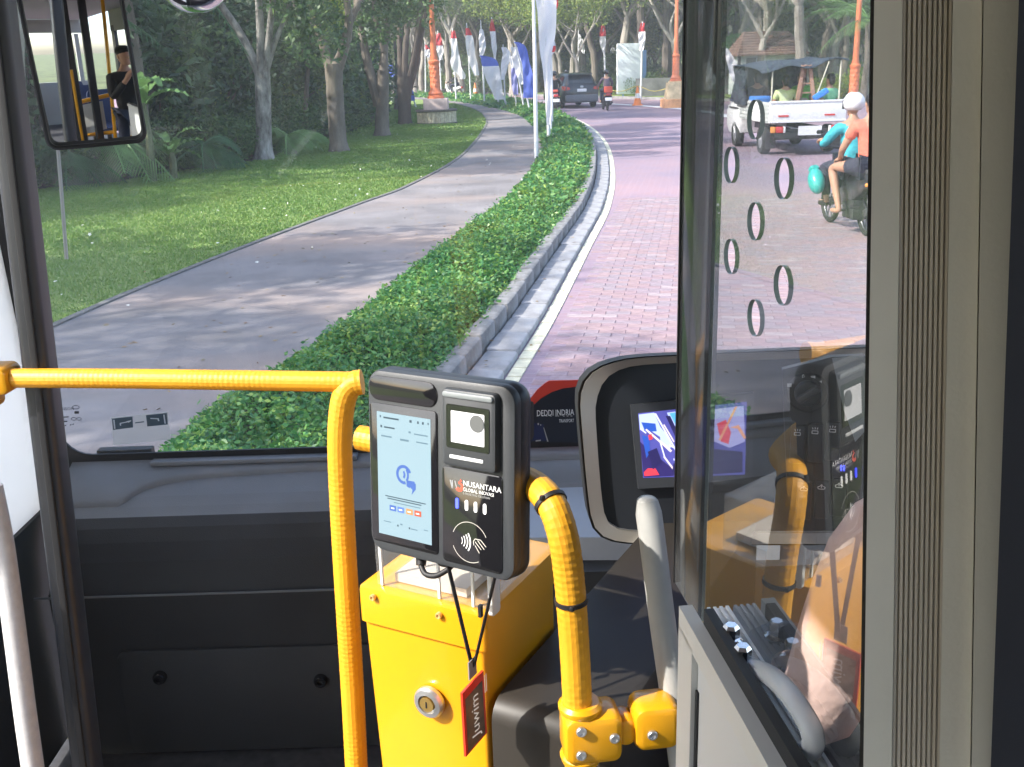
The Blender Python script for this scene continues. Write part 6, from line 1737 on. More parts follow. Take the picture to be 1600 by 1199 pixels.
# ---- lanyard with its card, hanging from the reader
la = thing('lanyard_card', 'red edged card hanging on a black lanyard below the card reader', 'lanyard card', onpl(738, 1046, FS(0, 0, .012), ux))
o_ = FS(0, 0, .012)
k0 = onpl(738, 1044, o_, ux)
def strap(mb, a, b, w):
    d = (b - a).normalized(); s = d.cross(ux).normalized() * w; n = ux * .0008
    mb.rings([[a - s - n, a + s - n, a + s + n, a - s + n], [b - s - n, b + s - n, b + s + n, b - s + n]])
mb = MB(); strap(mb, FR(*FR.px(697, 886), -.004), k0, .0030); strap(mb, FR(*FR.px(766, 904), -.01), k0 + uy * .004, .0036); part('strap', mb, m_blk, la)
mb = MB(); strap(mb, k0 + V((0, 0, .012)), k0 - V((0, 0, .012)), .009); part('clip', mb, M('clip_grey', (.22, .21, .22), .4), la)
FC_ = Fr(o_, uy, V((0, 0, 1)), ux)
q = [FC_.px(x, y) for x, y in ((719, 1083), (752, 1047), (758, 1144), (725, 1182))]
def shrink(q, k):
    cx = sum(a for a, b in q) / 4; cy = sum(b for a, b in q) / 4; return [(cx + (a - cx) * k[0], cy + (b - cy) * k[1]) for a, b in q]
mb = MB(); mb.prism([FC_(a, b, 0) for a, b in q], ux * .003); part('card', mb, M('card_red', (.68, .035, .015), .35, coat=.4), la, smooth=0)
qi = shrink(q, (.80, .84)); dxy = (.0, -.004)
qi = [(a, b + dxy[1]) for a, b in qi]
m_cd = M('card_print', (.035, .06, .07), .35, alt=(.30, .17, .09), nz=(22, .2), coat=.4)
mb = MB(); mb.prism([FC_(a, b, .0031) for a, b in qi], ux * .0005); cd = part('insert', mb, m_cd, la, smooth=0)
(ax_, ay_), (bx_, by_) = qi[3], qi[0]                            # lower left, upper left
up = V((bx_ - ax_, by_ - ay_, 0)).normalized()
vx = FC_.u * up.x + FC_.v * up.y; wx = vx.cross(ux) * -1
mid = ((qi[0][0] + qi[1][0] + qi[2][0] + qi[3][0]) / 4, (qi[0][1] + qi[1][1] + qi[2][1] + qi[3][1]) / 4)
FL = Fr(FC_(*mid, .0039), V((0, 0, 1)), -uy, ux)
mb = MB(); text_mesh('Juwim', .026, FL, 0, -.008, 0, mb, align='CENTER', sx=.95, shear=.2); part('lettering', mb, M('print_white', (.78, .78, .78), .4), cd, smooth=0)
mb = MB(); text_mesh('MEMBER CARD', .006, FL, .012, -.030, 0, mb, sx=.8)
mb.v = []; mb.f = []; mb.m = []
for k in range(2): mb.add([FL(.018, -.026 - k * .004, 0), FL(.043, -.026 - k * .004, 0), FL(.043, -.0245 - k * .004, 0), FL(.018, -.0245 - k * .004, 0)], [(0, 1, 2, 3)])
part('fine_print', mb, M('print_white', (.78, .78, .78), .4), cd, smooth=0)

# ---- curved yellow pipe with cable ties and clamps
Yc = at(900, 1000, 1.17).y
pi_ = thing('handrail_pipe', 'yellow knurled pipe bending over from behind the card reader', 'handrail', (at(900, 1000, 1.17).x, Yc, .35))
cpx = [(562, 684, .30), (630, 697, .27), (700, 716, .22), (770, 738, .16), (800, 746, .12), (826, 754, .07), (848, 770, .035), (866, 796, .012), (880, 840, 0), (889, 900, 0), (897, 1000, 0), (902, 1100, 0), (907, 1260, 0)]
cpp = [onY(x, y, Yc + d) for x, y, d in cpx]
part('pipe', knurl(cpp, .0172, amp=.022), m_grip, pi_, smooth=0)
PC = crom(cpp, 200)
def near_px(x, y): return min(range(len(PC)), key=lambda i: (proj(PC[i])[0] - x) ** 2 + (proj(PC[i])[1] - y) ** 2)
for x, y in ((860, 784), (893, 936), (903, 1104)):
    i = near_px(x, y); p = PC[i]; t = (PC[i + 1] - PC[i - 1]).normalized()
    mb = MB(); mb.lathe([(.0174, -.0028), (.0192, -.0026), (.0192, .0026), (.0174, .0028)], p, t, 24, cap0=False, cap1=False); ti = part('cable_tie', mb, m_blk, pi_)
    s = t.orthogonal().normalized(); mb = MB(); c = p + (V((0, -1, 0)) - t * t.dot(V((0, -1, 0)))).normalized() * .0195; mb.ball(tuple(c), (.0035, .003, .004), 8); part('tie_head', mb, m_blk, ti)
ck = onY(907, 1142, Yc); fk = Fr(ck, (1, .12, 0), (0, 0, 1))
mb = MB(); mb.slab(fk, .012, 0, .068, .062, .012, -.024, .026, .008, both=True); clm = part('clamp', mb, m_yel, pi_)
mb = MB(); mb.lathe([(.024, -.004), (.026, .0), (.026, .004), (.022, .008)], fk(0, .033, 0), fk.v, 20); mb.lathe([(.023, -.006), (.025, .002), (.022, .006)], fk(0, -.033, 0), fk.v, 20); mb.slab(fk, .052, .002, .022, .036, .01, -.016, .018, .006, both=True); part('clamp_neck', mb, m_yel, clm)
for x, y in ((908, 1143), (908, 1180), (960, 1153)):
    a, b = fk.px(x, y, .026); bolt('screw', fk(a, b, .027), fk.n, .0062, .003, clm)
mb = MB(); mb.slab(fk, .088, .006, .056, .058, .014, -.024, .024, .009, both=True); cl2 = part('clamp', mb, m_yel, pi_)
a, b = fk.px(1019, 1148, .024); bolt('screw', fk(a, b, .025), fk.n, .0062, .003, cl2)
# pale grab tube and thin wire
gt = [at(1011, 783, 1.22), at(1020, 850, 1.22), at(1035, 970, 1.225), at(1052, 1090, 1.23), at(1066, 1200, 1.24)]
mb = MB(); c = crom(gt, 24); mb.tube(c, [.0158 * (.82 if i == 0 else 1) for i in range(24)], 16); mb.ball(tuple(c[0]), (.0128, .0128, .006), 14)
single('grab_tube', mb, m_pipe, 'pale grey upright tube with a rounded end left of the glass panel', 'tube', smooth=60)
mb = MB(); mb.tube([at(928, 930, 1.6), at(955, 1010, 1.58), at(985, 1098, 1.55)], .0022, 6); single('wire', mb, m_alu, 'thin pale wire slanting behind the yellow pipe', 'wire')

# ---- glass partition and the gate below it
Q1, Q2 = at(1090, 330, 1.0), at(1360, 330, .64)
gd = (Q2 - Q1); gd.z = 0; gd.normalize()
FG = Fr((Q1.x, Q1.y, 0), gd, (0, 0, 1)); 
if FG.n.x > 0: FG.n = -FG.n                                       # n points to the aisle
def gpx(x, y, z=0): return FG.px(x, y, z)
u0 = gpx(1068, 600)[0]; u1 = gpx(1362, 600)[0] + .05
zr = gpx(1085, 950)[1]
gl = thing('glass_partition', 'clear glass partition with oval looking ventilation holes beside the driver', 'partition', FG((u0 + u1) / 2, zr))
holes = []
hr_ = .0155
for x, y in ((1143, 258), (1181, 187), (1225, 279), (1181, 346), (1143, 401), (1224, 446), (1181, 497)):
    a, b = gpx(x, y); holes.append([(a + hr_ * math.cos(2 * PI * k / 28), b + hr_ * math.sin(2 * PI * k / 28)) for k in range(28)])
g_part = glass_mat('partition_glass', (.955, .97, .97), refl=2.4, haze=.03)
m_gedge = M('glass_edge', (.34, .44, .44), .25, nz=(40, .15))
uA = gpx(1109, 600)[0]
mb = MB(); mb.holed(FG, [(uA, zr), (u1, zr), (u1, 2.65), (uA, 2.65)], holes, -.002, .002); part('pane', mb, [g_part, m_gedge, glass_mat('partition_back', (.98, .985, .985), refl=.12)], gl, smooth=0)
m_strip = glass_mat('edge_strip_tint', (.30, .33, .34), refl=1.2, rough=.1, haze=.05)
mb = MB(); mb.slab(FG, (u0 + uA) / 2, (zr + 2.65) / 2, uA - u0, 2.65 - zr, .004, -.006, .006, .002); part('edge_strip', mb, m_strip, gl)
mb = MB(); mb.box((u0 - .002, (zr + 2.65) / 2, 0), (.004, 2.65 - zr, .014), FG); part('edge_seal', mb, m_blk, gl)
mb = MB(); mb.box((u1 - .004, (zr + 2.65) / 2, .0), (.012, 2.65 - zr, .016), FG); part('rear_seal', mb, m_blk, gl)
ga = thing('gate', 'white metal gate panel under the glass partition with a black rubber strip', 'gate', FG(u0 + .3, .4))
FG0 = FG; 
class FrN(Fr):
    K = .5                                                        # gate leaf and rail are this much thinner than first drawn
    def __call__(s, x, y, z=0.0): return Fr.__call__(s, x, y, z * s.K)
    def px(s, x, y, z=0.0): return Fr.px(s, x, y, z * s.K)
FG = FrN(FG0.o + FG0.n * .033, FG0.u, FG0.v, FG0.n)
ug0, zt = FG.px(1061, 947, .032)
L_ = .95
mb = MB(); mb.box((ug0 + L_ / 2, zt - .012, .019), (L_, .024, .026), FG); mb.box((ug0 + .022, (zt - .02 + .36) / 2, .019), (.044, zt - .38, .026), FG); mb.box((ug0 + L_ / 2, .39, .019), (L_ - .1, .06, .026), FG); part('leaf_frame', mb, m_wht, ga)
mb = MB(); mb.box((ug0 + L_ / 2 + .02, (zt + .36) / 2, .014), (L_ - .05, zt - .40, .012), FG); part('leaf_panel', mb, M('panel_grey_white', (.55, .56, .56), .5), ga)
a, b = FG.px(1097, 1092, .02); mb = MB(); mb.box((ug0 + .048, (b + .4) / 2, .022), (.006, b - .4, .004), FG); part('slit', mb, m_blk, ga)
mb = MB(); mb.box((ug0 + L_ / 2 + .02, zt + .004, -.0035), (L_ - .03, .022, .018), FG); part('rubber_strip', mb, m_blk, ga)
mb = MB(); mb.box((ug0 + L_ / 2 + .012, zt - .014, -.036), (L_, .03, .044), FG); rl = part('rail', mb, M('rail_white', (.78, .78, .78), .4), ga)
for k in range(4):
    mb = MB(); mb.box((ug0 + L_ / 2 + .012, zt + .0016, -.054 + k * .012), (L_, .0026, .006), FG); part('rib', mb, M('rail_rib', (.82, .83, .84), .35), rl)
for x, y in ((1142, 1001), (1160, 1034)):
    p = onz(x, y, zt + .004); q = p - FG.o; c = FG(q.dot(FG.u), zt, q.dot(FG.n) / FG.K)
    mb = MB(); mb.lathe([(.0105, 0), (.0105, .005), (.008, .007)], c, (0, 0, 1), 20); mb.lathe([(.0075, .007), (.0075, .017), (.0055, .020), (.0001, .020)], c, (0, 0, 1), 6); part('bolt', mb, m_chrome, ga, smooth=20)
FG = FG0
lp = [onpl(x, y, FG0.o + FG0.n * .016, FG0.n) for x, y in ((1146, 1052), (1165, 1044), (1192, 1050), (1220, 1070), (1250, 1108), (1271, 1150), (1264, 1174), (1240, 1181), (1206, 1172))]
g_clear = M('clear_plastic', (.70, .72, .74), .18, coat=.5)
mb = MB(); mb.tube(crom(lp, 36), .0085, 12); single('loop_handle', mb, glass_mat('loop_clear', (.82, .84, .86), refl=1.2, rough=.08, haze=.45), 'translucent loop handle bolted to the gate rail', 'handle', smooth=70)

# ---- ribbed pillar at the right
pr = thing('pillar', 'grey beige pillar with a band of fine vertical ribs at the right edge', 'pillar', onY(1450, 1150, .56))
m_pil = M('pillar_beige', (.60, .565, .48), .65, nz=(2, .12), bump=(300, .2, .001)); m_pil2 = M('pillar_rib', (.48, .42, .34), .6, nz=(3, .1))
def col_bar(mb, xt0, xt1, xb0, xb1, Y0, Y1):
    """upright piece between two photo columns (given at the picture's top and bottom), from depth Y0 to Y1"""
    rs = []
    for y, a, b in ((-220, xt0, xt1), (1500, xb0, xb1)):
        k = (y - 0) / 1199
        xa, xb = xt0 + (xb0 - xt0) * k, xt1 + (xb1 - xt1) * k
        p, q = onY(xa, y, Y0), onY(xb, y, Y0)
        d = Y1 - Y0; rs.append([p, q, q + V((q.x / Y0 * d, d, 0)), p + V((p.x / Y0 * d * 1.05, d, 0))])
    mb.rings(rs)
mb = MB(); col_bar(mb, 1366, 1410, 1349, 1393, .56, .70); part('front_panel', mb, m_pil, pr)
mb = MB(); col_bar(mb, 1407, 1490, 1390, 1470, .566, .70); rb = part('rib_band', mb, m_pil2, pr)
for k in range(10):
    x = 1411 + k * 8.0; xb = 1394 + k * 7.8
    mb = MB(); col_bar(mb, x, x + 4.6, xb, xb + 4.5, .563, .5662); part('rib', mb, m_pil2, rb)
mb = MB(); col_bar(mb, 1489, 1535, 1468, 1516, .558, .70); part('side_panel', mb, m_pil, pr)
mb = MB(); col_bar(mb, 1537, 1592, 1518, 1550, .552, .70); part('edge_panel', mb, m_pil, pr)
mb = MB(); col_bar(mb, 1535, 1538, 1515, 1519, .565, .60); part('joint', mb, m_blk, pr)
mb = MB(); col_bar(mb, 1592, 1680, 1548, 1640, .53, .75); single('door_seal', mb, M('seal_dark', (.012, .013, .018), .7), 'black rubber edge at the far right of the picture', 'seal')
mb = MB(); col_bar(mb, 1360, 1368, 1343, 1351, .575, .70); part('glass_channel', mb, m_blk, pr)

# ---- driver's binnacle with monitor
FN = Fr(at(1000, 700, 1.78), (1, 0, 0), (0, .22, 1))
bn = thing('driver_console', 'black driver console with a silver rim and a camera monitor', 'console', FN(0, -.2, -.05))
out_ = [(1480, 538), (1300, 545), (1100, 553), (1000, 558), (955, 566), (926, 579), (909, 598), (903, 622), (905, 660), (913, 750), (920, 806), (930, 832), (950, 845), (985, 851), (1100, 853), (1480, 853)]
inn_ = [(1480, 552), (1300, 559), (1100, 566), (1005, 571), (970, 578), (950, 590), (938, 608), (931, 636), (932, 668), (938, 750), (944, 800), (951, 818), (966, 828), (992, 832), (1100, 834), (1480, 834)]
def smooth2(q): return [(v.x, v.y) for v in crom([V((x, y, 0)) for x, y in q], 72)]
out_, inn_ = smooth2(out_), smooth2(inn_)
def ringpoly(mb, A, B, z0, z1, mi=0):
    n = len(A); v = [fpx(FN, *p, z1) for p in A] + [fpx(FN, *p, z1 - .006) for p in B] + [FN(*FN.px(*p, z1), z0) for p in A] + [FN(*FN.px(*p, z1 - .006), z0) for p in B]
    fs = []
    for k in range(n - 1): fs += [(k, k + 1, n + k + 1, n + k), (2 * n + k, 2 * n + k + 1, k + 1, k), (n + k, n + k + 1, 3 * n + k + 1, 3 * n + k)]
    mb.add(v, fs, mi)
mid_ = [(a[0] * .85 + b[0] * .15, a[1] * .85 + b[1] * .15) for a, b in zip(out_, inn_)]
mb = MB(); ringpoly(mb, mid_, inn_, -.06, .0); part('silver_rim', mb, M('rim_silver', (.46, .43, .38), .33, .8), bn, smooth=50)
mb = MB(); ringpoly(mb, out_, mid_, -.09, -.004); part('outer_shell', mb, m_blk, bn, smooth=50)
mb = MB(); mb.add([FN(*FN.px(*p, 0), -.02) for p in inn_], [list(range(len(inn_)))]); part('face', mb, M('console_black', (.012, .014, .018), .35), bn, smooth=0)
FM = Fr(FN(0, 0, -.018), FN.u, FN.v)
def mq(pts): return [FM.px(x, y) for x, y in pts]
c = mq([(984, 632), (1176, 612), (1172, 752), (996, 762)])
mb = MB(); mb.prism([FM(a, b, 0) for a, b in c], FM.n * .014); mo = part('monitor', mb, m_rd2, bn, smooth=0)
FMs = Fr(FM(0, 0, .0145), FM.u, FM.v)
def scr_poly(name, polys, col, s, z):
    mb = MB()
    for p in polys: mb.add([FMs(*FMs.px(x, y), z) for x, y in p], [list(range(len(p)))])
    part(name, mb, M_scr('mon_' + name, col, s), mo, smooth=0, kind='stuff' if len(polys) > 1 else None)
scr_poly('display', [[(997, 646), (1167, 628), (1164, 742), (1005, 747)]], (.10, .10, .42), .55, 0)
scr_poly('picture_floor', [[(1000, 690), (1010, 700), (1058, 738), (1052, 744), (1006, 746)]], (.04, .03, .16), .5, .0003)
scr_poly('picture_light', [[(998, 648), (1022, 645), (1042, 690), (1015, 672), (1000, 672)], [(1042, 645), (1066, 642), (1068, 684), (1060, 686)], [(1030, 665), (1050, 690), (1046, 706), (1032, 692)], [(1058, 690), (1068, 688), (1069, 722), (1060, 722)]], (.42, .50, .95), .8, .0006)
scr_poly('picture_window', [[(1046, 646), (1066, 643), (1068, 678), (1064, 680)]], (.10, .42, .85), .7, .0009)
scr_poly('picture_seat', [[(1002, 660), (1024, 662), (1026, 674), (1008, 675)], [(1003, 680), (1014, 684), (1016, 706), (1010, 716)]], (.03, .10, .50), .6, .0009)
scr_poly('picture_rail', [[(1008, 672), (1010, 670), (1050, 704), (1048, 707)], [(1036, 664), (1038, 663), (1054, 690), (1052, 691)], [(1038, 712), (1056, 736), (1054, 738), (1036, 714)]], (.70, .60, .62), .7, .0012)
scr_poly('picture_red', [[(1006, 738), (1012, 732), (1024, 732), (1030, 742), (1007, 744)], [(1013, 680), (1018, 678), (1020, 686), (1014, 688)]], (.75, .05, .08), .7, .0012)
scr_poly('picture_screen_glare', [[(1112, 640), (1162, 634), (1164, 690), (1140, 700), (1116, 690)]], (.45, .45, .85), .6, .0006)
scr_poly('picture_figure', [[(1120, 662), (1134, 656), (1142, 676), (1138, 694), (1126, 690)]], (.75, .10, .16), .6, .0012)
scr_poly('picture_orange', [[(1148, 636), (1152, 635), (1126, 688), (1122, 688)], [(1140, 668), (1154, 664), (1166, 684), (1162, 686), (1152, 670)]], (.85, .40, .25), .6, .0015)
scr_poly('picture_frame_lines', [[(1022, 646), (1025, 646), (1062, 712), (1059, 712)], [(1030, 690), (1032, 689), (1040, 716), (1038, 717)], [(1046, 694), (1058, 700), (1058, 703), (1045, 697)], [(1000, 668), (1010, 676), (1009, 678), (1000, 671)], [(1052, 716), (1066, 722), (1065, 726), (1052, 719)]], (.62, .64, .95), .7, .0016)
scr_poly('picture_shade', [[(1012, 706), (1026, 700), (1034, 722), (1020, 734)], [(1040, 650), (1047, 650), (1066, 690), (1060, 694)], [(1052, 724), (1062, 726), (1060, 740), (1050, 738)], [(1100, 700), (1160, 706), (1160, 738), (1100, 742)]], (.03, .025, .12), .5, .0014)
# wing with light switch and rockers
FX = Fr(at(1285, 690, 1.52), (1, -.25, 0), (.02, .16, 1))
sw = thing('switch_panel', 'black switch panel with a round light knob and two rows of rockers', 'switch panel', FX(0, -.12, -.03))
c = [FX.px(x, y) for x, y in ((1222, 578), (1300, 558), (1352, 556), (1356, 792), (1300, 800), (1238, 800), (1230, 770))]
mb = MB(); mb.prism([FX(a, b, -.03) for a, b in c], FX.n * .03); part('panel', mb, M('switch_black', (.020, .022, .026), .4), sw, smooth=0)
c = [FX.px(x, y) for x, y in ((1300, 560), (1352, 556), (1352, 672), (1336, 690), (1318, 640))]
mb = MB(); mb.prism([FX(a, b, .0) for a, b in c], FX.n * .004); part('grey_trim', mb, M('trim_bluegrey', (.16, .19, .22), .45), sw, smooth=0)
a, b = FX.px(1262, 613)
mb = MB(); mb.lathe([(.030, 0), (.030, .006), (.027, .009), (.021, .010)], FX(a, b, 0), FX.n, 28); kn = part('dial', mb, m_blk, sw)
mb = MB(); mb.lathe([(.020, .008), (.019, .018), (.017, .021), (.0001, .021)], FX(a, b, 0), FX.n, 24); part('knob', mb, m_rd2, kn)
fk2 = Fr(FX(a, b, .02), FX.u * .8 + FX.v * .6, FX.v * .8 - FX.u * .6, FX.n); mb = MB(); mb.slab(fk2, 0, 0, .036, .011, .004, 0, .010, .003); part('knob_grip', mb, m_rd, kn)
m_ico = M('icon_white', (.6, .62, .64), .5)
mb = MB()
def strokes(mb, fr, segs, cx, cy, s, w=.0006, z=.0):
    for x0, y0, x1, y1 in segs:
        p, q = fr(cx + x0 * s, cy + y0 * s, z), fr(cx + x1 * s, cy + y1 * s, z); d = (q - p).cross(fr.n).normalized() * w; mb.add([p - d, q - d, q + d, p + d], [(0, 1, 2, 3)])
FXz = Fr(FX(0, 0, .0095), FX.u, FX.v)
a, b = FXz.px(1255, 588); text_mesh('0', .008, FXz, a - .002, b - .003, 0, mb)
for x, y in ((1233, 602), (1270, 590), (1280, 598)):
    a, b = FXz.px(x, y); strokes(mb, FXz, [(-1, -.6, 1, -.6), (-1, .0, 1, .0), (-1, .6, 1, .6), (1, -1, 1, 1)], a, b, .0028)
part('dial_marks', mb, m_ico, kn, smooth=0)
for r_, ys, ic in ((0, 676, [(-1, -1, 1, -1), (-1, -1, -1, 0), (1, -1, 1, 0), (-1, 0, 1, 0), (-.7, .5, -.9, 1.2), (0, .5, 0, 1.3), (.7, .5, .9, 1.2)]), (1, 764, [(-1, -.7, 1, -.7), (-1.3, 0, -1, -.7), (1.3, 0, 1, -.7), (-1.3, 0, -.4, .4), (1.3, 0, .4, .4), (-.4, .4, 0, 1), (.4, .4, 0, 1), (0, .6, 0, -.3)])):
    for k in range(3):
        x, y = 1246 + k * 27.5 + r_ * 10, ys - k * 2.5
        a, b = FX.px(x, y + 18)
        mb = MB(); mb.slab(FX, a, b, .021, .058, .003, .0, .006 + .002 * (k % 2), .002); ro = part('rocker', mb, m_rd2, sw)
        f3 = Fr(FX(0, 0, .0092), FX.u, FX.v); a, b = f3.px(x, y); mb = MB(); strokes(mb, f3, ic, a, b, .0042); part('icon', mb, m_ico, ro, smooth=0)
a, b = FX.px(1316, 730); mb = MB()
for d in (-.002, .002): mb.slab(FX, a + d, b, .0018, .008, .0008, .006, .0095)
part('indicator', mb, M('led_blue', (.05, .05, .6), .3, emit=((.06, .08, 1.0), 3.0)), sw)

# ---- the driver, of whom only a sleeve shows through the glass
sh_ = at(1362, 815, 1.32)
rider('driver in pale pink shirt seated behind the glass partition at the right', (sh_.x + .19, sh_.y - .05, sh_.z - 1.36), 0, 0, M('shirt_pink', (.72, .50, .44), .8), c_navy, None, reach=False, sleeves='long', seat_z=.86, peg=(.16, .55, .45), knee=(.18, .48, .92), lean=.04)
ds = thing('seat', 'dark driver seat behind the glass partition', 'seat', (sh_.x + .19, sh_.y - .2, .35))
fs_ = Fr((sh_.x + .19, sh_.y - .02, sh_.z - .60), (1, 0, 0), (0, 1, 0))
mb = MB(); mb.slab(fs_, 0, .08, .46, .46, .06, -.10, .0, .02); part('cushion', mb, m_blk, ds)
mb = MB(); mb.slab(Fr((sh_.x + .19, sh_.y - .27, sh_.z - .22), (1, 0, 0), (0, -.1, 1)), 0, 0, .42, .72, .08, -.04, .04, .02); part('backrest', mb, m_blk, ds)
mb = MB(); mb.box((sh_.x + .19, sh_.y, (sh_.z - .7 + .35) / 2), (.3, .3, sh_.z - .7 - .35)); part('base', mb, m_blk, ds)
# ---- rear view mirrors
mc = at(142, 62, 2.1)
mv = (at(112, 0, 2.1) - at(152, 226, 2.1)).normalized()
mn = (CP - at(195, 100, 2.1)).normalized(); mn = (mn - mv * mn.dot(mv)).normalized(); mu = mv.cross(mn)
mt = R(18); mv, mn = mv * math.cos(mt) + mn * math.sin(mt), mn * math.cos(mt) - mv * math.sin(mt)
FMi = Fr(at(154, 228, 2.1), mu, mv, mn)
mw = .192; mh = .46
mi_ = thing('rear_view_mirror', 'long black rimmed convex mirror hanging at the upper left', 'mirror', FMi(0, 0, 0))
mb = MB(); mb.slab(FMi, 0, mh / 2, mw, mh, .022, -.085, -.045, .012, both=True); part('housing', mb, m_blk, mi_)
mb = MB(); mb.frame(FMi, 0, mh / 2, mw + .004, mh + .004, .024, .008, -.06, .004, .003); part('rim', mb, m_blk, mi_)
RC = 1.6
def mir(u, v):
    x, y = (u - .5) * (mw - .012), (v - .5) * (mh - .012)
    return FMi(x, mh / 2 + y, -.004 - (RC - math.sqrt(RC * RC - x * x - y * y)) + .0)
mb = MB(); mb.grid(mir, 16, 32); part('mirror_glass', mb, M('mirror_silver', (.88, .90, .90), .015, 1.0), mi_, smooth=80)
mb = MB(); mb.tube([FMi(0, mh, -.03), FMi(0, mh + .15, -.03), FMi(.05, mh + .35, .0)], .012, 10); part('arm', mb, m_blk, mi_)
mb = MB(); mb.tube([at(90, 226, 2.2), at(96, 300, 2.2), at(104, 405, 2.2)], .0042, 8); single('rod', mb, M('rod_pale', (.45, .48, .47), .5), 'thin pale rod hanging below the long mirror', 'rod')
c = at(301, -42, 2.1); mb = MB(); mb.ball(tuple(c), (.079, .06, .079), 28); rm = thing('round_mirror', 'round chrome backed mirror at the top edge', 'mirror', c); part('shell', mb, M('shell_chrome', (.72, .74, .78), .08, 1.0), rm, smooth=80)
mb = MB(); mb.tube([c, c + V((.02, .12, .2)), c + V((.02, .2, .5))], .01, 8); part('arm', mb, m_blk, rm)

# ---- what the long mirror looks back at: the aisle
def MIR(x, y, d):
    """point d metres along the ray that the mirror throws back for photo position x, y"""
    p = onpl(x, y, FMi.o, FMi.n) - FMi.o
    a, b = p.dot(FMi.u), p.dot(FMi.v) - mh / 2
    n = (FMi.n * math.sqrt(RC * RC - a * a - b * b) + FMi.u * a + FMi.v * b).normalized()
    r = (FMi.o + p - CP).normalized(); r = r - n * 2 * r.dot(n)
    return FMi.o + p + r * d
DM = 3.8
def upright(x0, x1):
    """floor-to-ceiling stanchion that the mirror shows between these two photo columns"""
    a, b = MIR(x0, -20, DM), MIR(x1, 214, DM); d = b - a
    return a + d * ((2.77 - a.z) / d.z), a + d * ((.35 - a.z) / d.z)
a, b = upright(158, 180)
yf = thing('handrail', 'yellow rail frame with a white board standing in the aisle behind the camera', 'handrail', b)
def ytube(nm, pts, r=.018):
    mb = MB(); mb.tube(pts, r, 12); part(nm, mb, m_yel, yf, smooth=60)
ytube('upright', [a, b], .027)
c, d = upright(116, 132)
ytube('upright', [d + V((0, 0, 1.45)), d], .022)
ytube('crossbar', [MIR(124, 160, DM + .1), MIR(174, 148, DM)], .032)
ytube('crossbar', [MIR(132, 212, DM + .1), MIR(181, 207, DM)], .028)
q = [MIR(126, 165, DM + .05), MIR(160, 158, DM + .02), MIR(167, 202, DM + .02), MIR(134, 211, DM + .05)]
mb = MB(); mb.prism(q, (q[1] - q[0]).cross(q[3] - q[0]).normalized() * .012); part('board', mb, m_wht, yf, smooth=0)
q = [MIR(130, 222, DM), MIR(226, 208, DM - .2), MIR(229, 219, DM - .2), MIR(136, 236, DM)]
mb = MB(); mb.prism(q, (q[1] - q[0]).cross(q[3] - q[0]).normalized() * .02); part('lower_rail', mb, m_yel, yf, smooth=0)
df = thing('sun_screen', 'added dark panel at the left side of the bus that keeps the sun off the gate', 'door', (-1.16, .05, .35))  # added out of view, solid, to block the sun from the gate
mb = MB(); mb.bbox((-1.16, .04, 1.55), (.05, .72, 2.36), .01); part('leaf', mb, m_post, df)
for x0, x1, w, lab in ((124, 156, .11, 'narrow dark stanchion in the aisle behind the camera'), (88, 124, .22, 'broad dark partition post in the aisle behind the camera')):
    a, b = upright(x0, x1); mb = MB(); bar(mb, a, b, w, .06, .012); single('stanchion', mb, m_post, lab, 'post')
for k in range(6):
    x = -.85 if k % 2 == 0 else .7; y = -1.9 - (k // 2) * .8
    st_ = thing('seat', 'blue bus seat of the rows behind the camera', 'seat', (x, y, .35), 0, 'bus seats behind the camera')
    mb = MB(); mb.slab(Fr((0, 0, .4), (1, 0, 0), (0, 1, 0)), 0, 0, .45, .42, .06, 0, .08, .02); part('cushion', mb, M('seat_blue', (.04, .06, .14), .8), st_, local=True)
    mb = MB(); mb.slab(Fr((0, -.2, .75), (1, 0, 0), (0, -.12, 1)), 0, 0, .44, .6, .08, -.04, .04, .02); part('backrest', mb, M('seat_blue', (.04, .06, .14), .8), st_, local=True)
    mb = MB(); mb.tube([V((0, 0, 0)), V((0, 0, .4))], .04, 8); part('leg', mb, m_post, st_, local=True)
# the passenger who holds the phone, seen only in the mirror
PGX = (.60, -.80, .35)
pg = thing('person', 'person in dark clothes and cap standing in the aisle, seen in the long mirror', 'person', PGX)
def up_(x, y, z): return (x, y, z)
sk = [[(up_(0, 0, .95), .13), (up_(0, 0, 1.2), .12), (up_(0, .01, 1.38), .09), (up_(0, .02, 1.48), .05), (up_(0, .03, 1.56), .05)]]
tc_ = [[(up_(0, 0, .90), (.17, .13)), (up_(0, 0, 1.2), (.175, .125)), (up_(0, .01, 1.36), (.13, .1)), (up_(0, .015, 1.45), .07)]]
bc_ = [[(up_(0, 0, .92), (.15, .13)), (up_(.1, 0, .86), .1), (up_(.11, .01, .48), .072), (up_(.12, 0, .1), .055)], [(up_(0, 0, .92), (.15, .13)), (up_(-.1, 0, .86), .1), (up_(-.11, .01, .48), .072), (up_(-.12, 0, .1), .055)]]
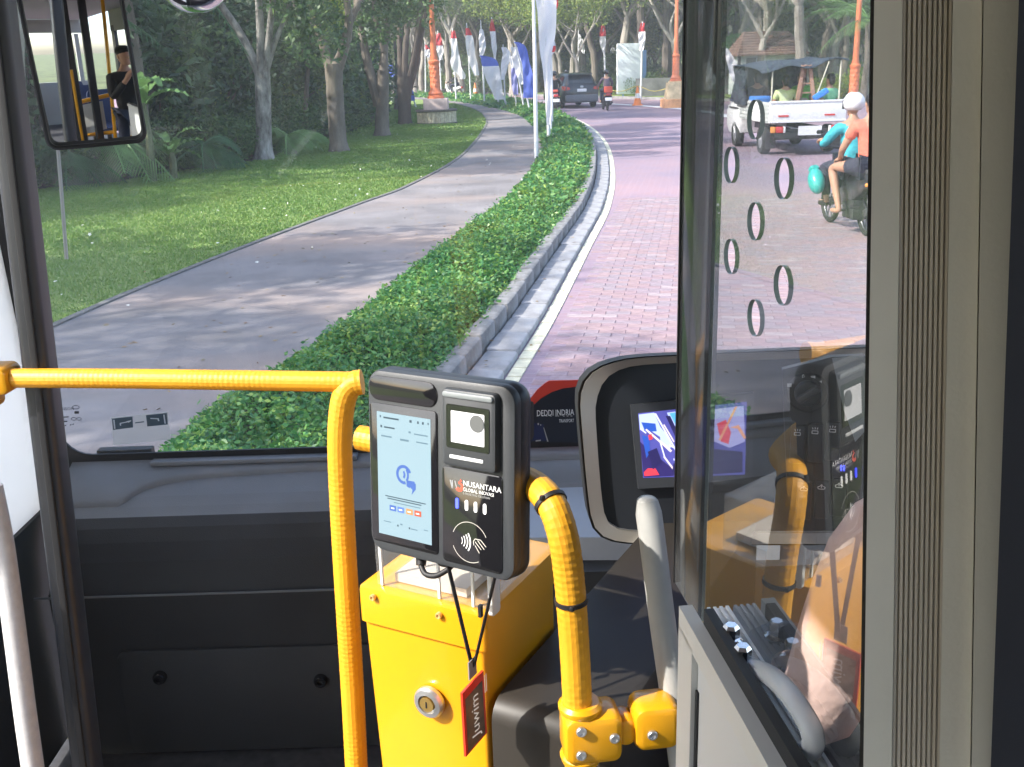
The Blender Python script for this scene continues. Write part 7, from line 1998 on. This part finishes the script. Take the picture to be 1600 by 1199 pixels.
for s in (-1, 1):
    S_, E_, W_ = V((s * .19, .01, 1.36)), V((s * .24, .12, 1.12)), V((s * .09, .26, 1.36))
    sk.append([(up_(0, .01, 1.38), .09), (tuple(S_), .06), (tuple(E_), .042), (tuple(W_), .03)]); sk += hand_chains(tuple(W_), (-s * .3, .2, 1), (-s, .2, 0))
    tc_.append([(up_(0, .01, 1.36), (.13, .1)), (tuple(S_), .078), (tuple(E_), .056), (tuple(E_.lerp(W_, .85)), .044)])
    sk.append([(up_(s * .12, 0, .12), .045), (up_(s * .12, .0, .05), .045), (up_(s * .13, .17, .03), .035)])
bd = skin_obj('body', sk, m_skin, pg)
hm = mesh_from(head_mesh((0, .04, 1.63), WF), 'h', m_skin); bm = bmesh.new(); bm.from_mesh(bd.data); bm.from_mesh(hm); bm.to_mesh(bd.data); bm.free()
skin_obj('top', tc_, c_blk, pg); skin_obj('trousers', bc_, c_navy, pg)
mb = MB(); mb.ball((0, .02, 1.69), (.09, .11, .08), 14); mb.slab(Fr((0, .13, 1.70), (1, 0, 0), (0, 1, 0)), 0, 0, .14, .12, .05, 0, .01, .003); part('cap', mb, c_blk, pg, local=True, smooth=60)
mb = MB(); mb.slab(Fr((0, .28, 1.44), (1, 0, 0), (0, 0, 1)), 0, 0, .08, .16, .01, -.004, .004, .001)
M_ = Matrix.Translation(V(PGX)); mb.v = [M_ @ v for v in mb.v]
single('phone', mb, m_blkg, 'black phone held up by the person in the aisle', 'phone')


# ================================================================== the air
mb = MB(); mb.box((0, 130, 24), (460, 330, 50.2))
hz = single('haze', mb, bpy.data.materials.new('haze_air'), kind='stuff', smooth=0)
hm_ = MATS_HZ = hz.data.materials[0]; hm_.use_nodes = True
nt = hm_.node_tree; nt.nodes.clear()
ho = nt.nodes.new('ShaderNodeOutputMaterial'); hv = nt.nodes.new('ShaderNodeVolumePrincipled')
hv.inputs['Color'].default_value = (.9, .93, .97, 1); hv.inputs['Density'].default_value = .002; hv.inputs['Anisotropy'].default_value = .2
nt.links.new(hv.outputs[0], ho.inputs['Volume'])
bpy.context.view_layer.update()
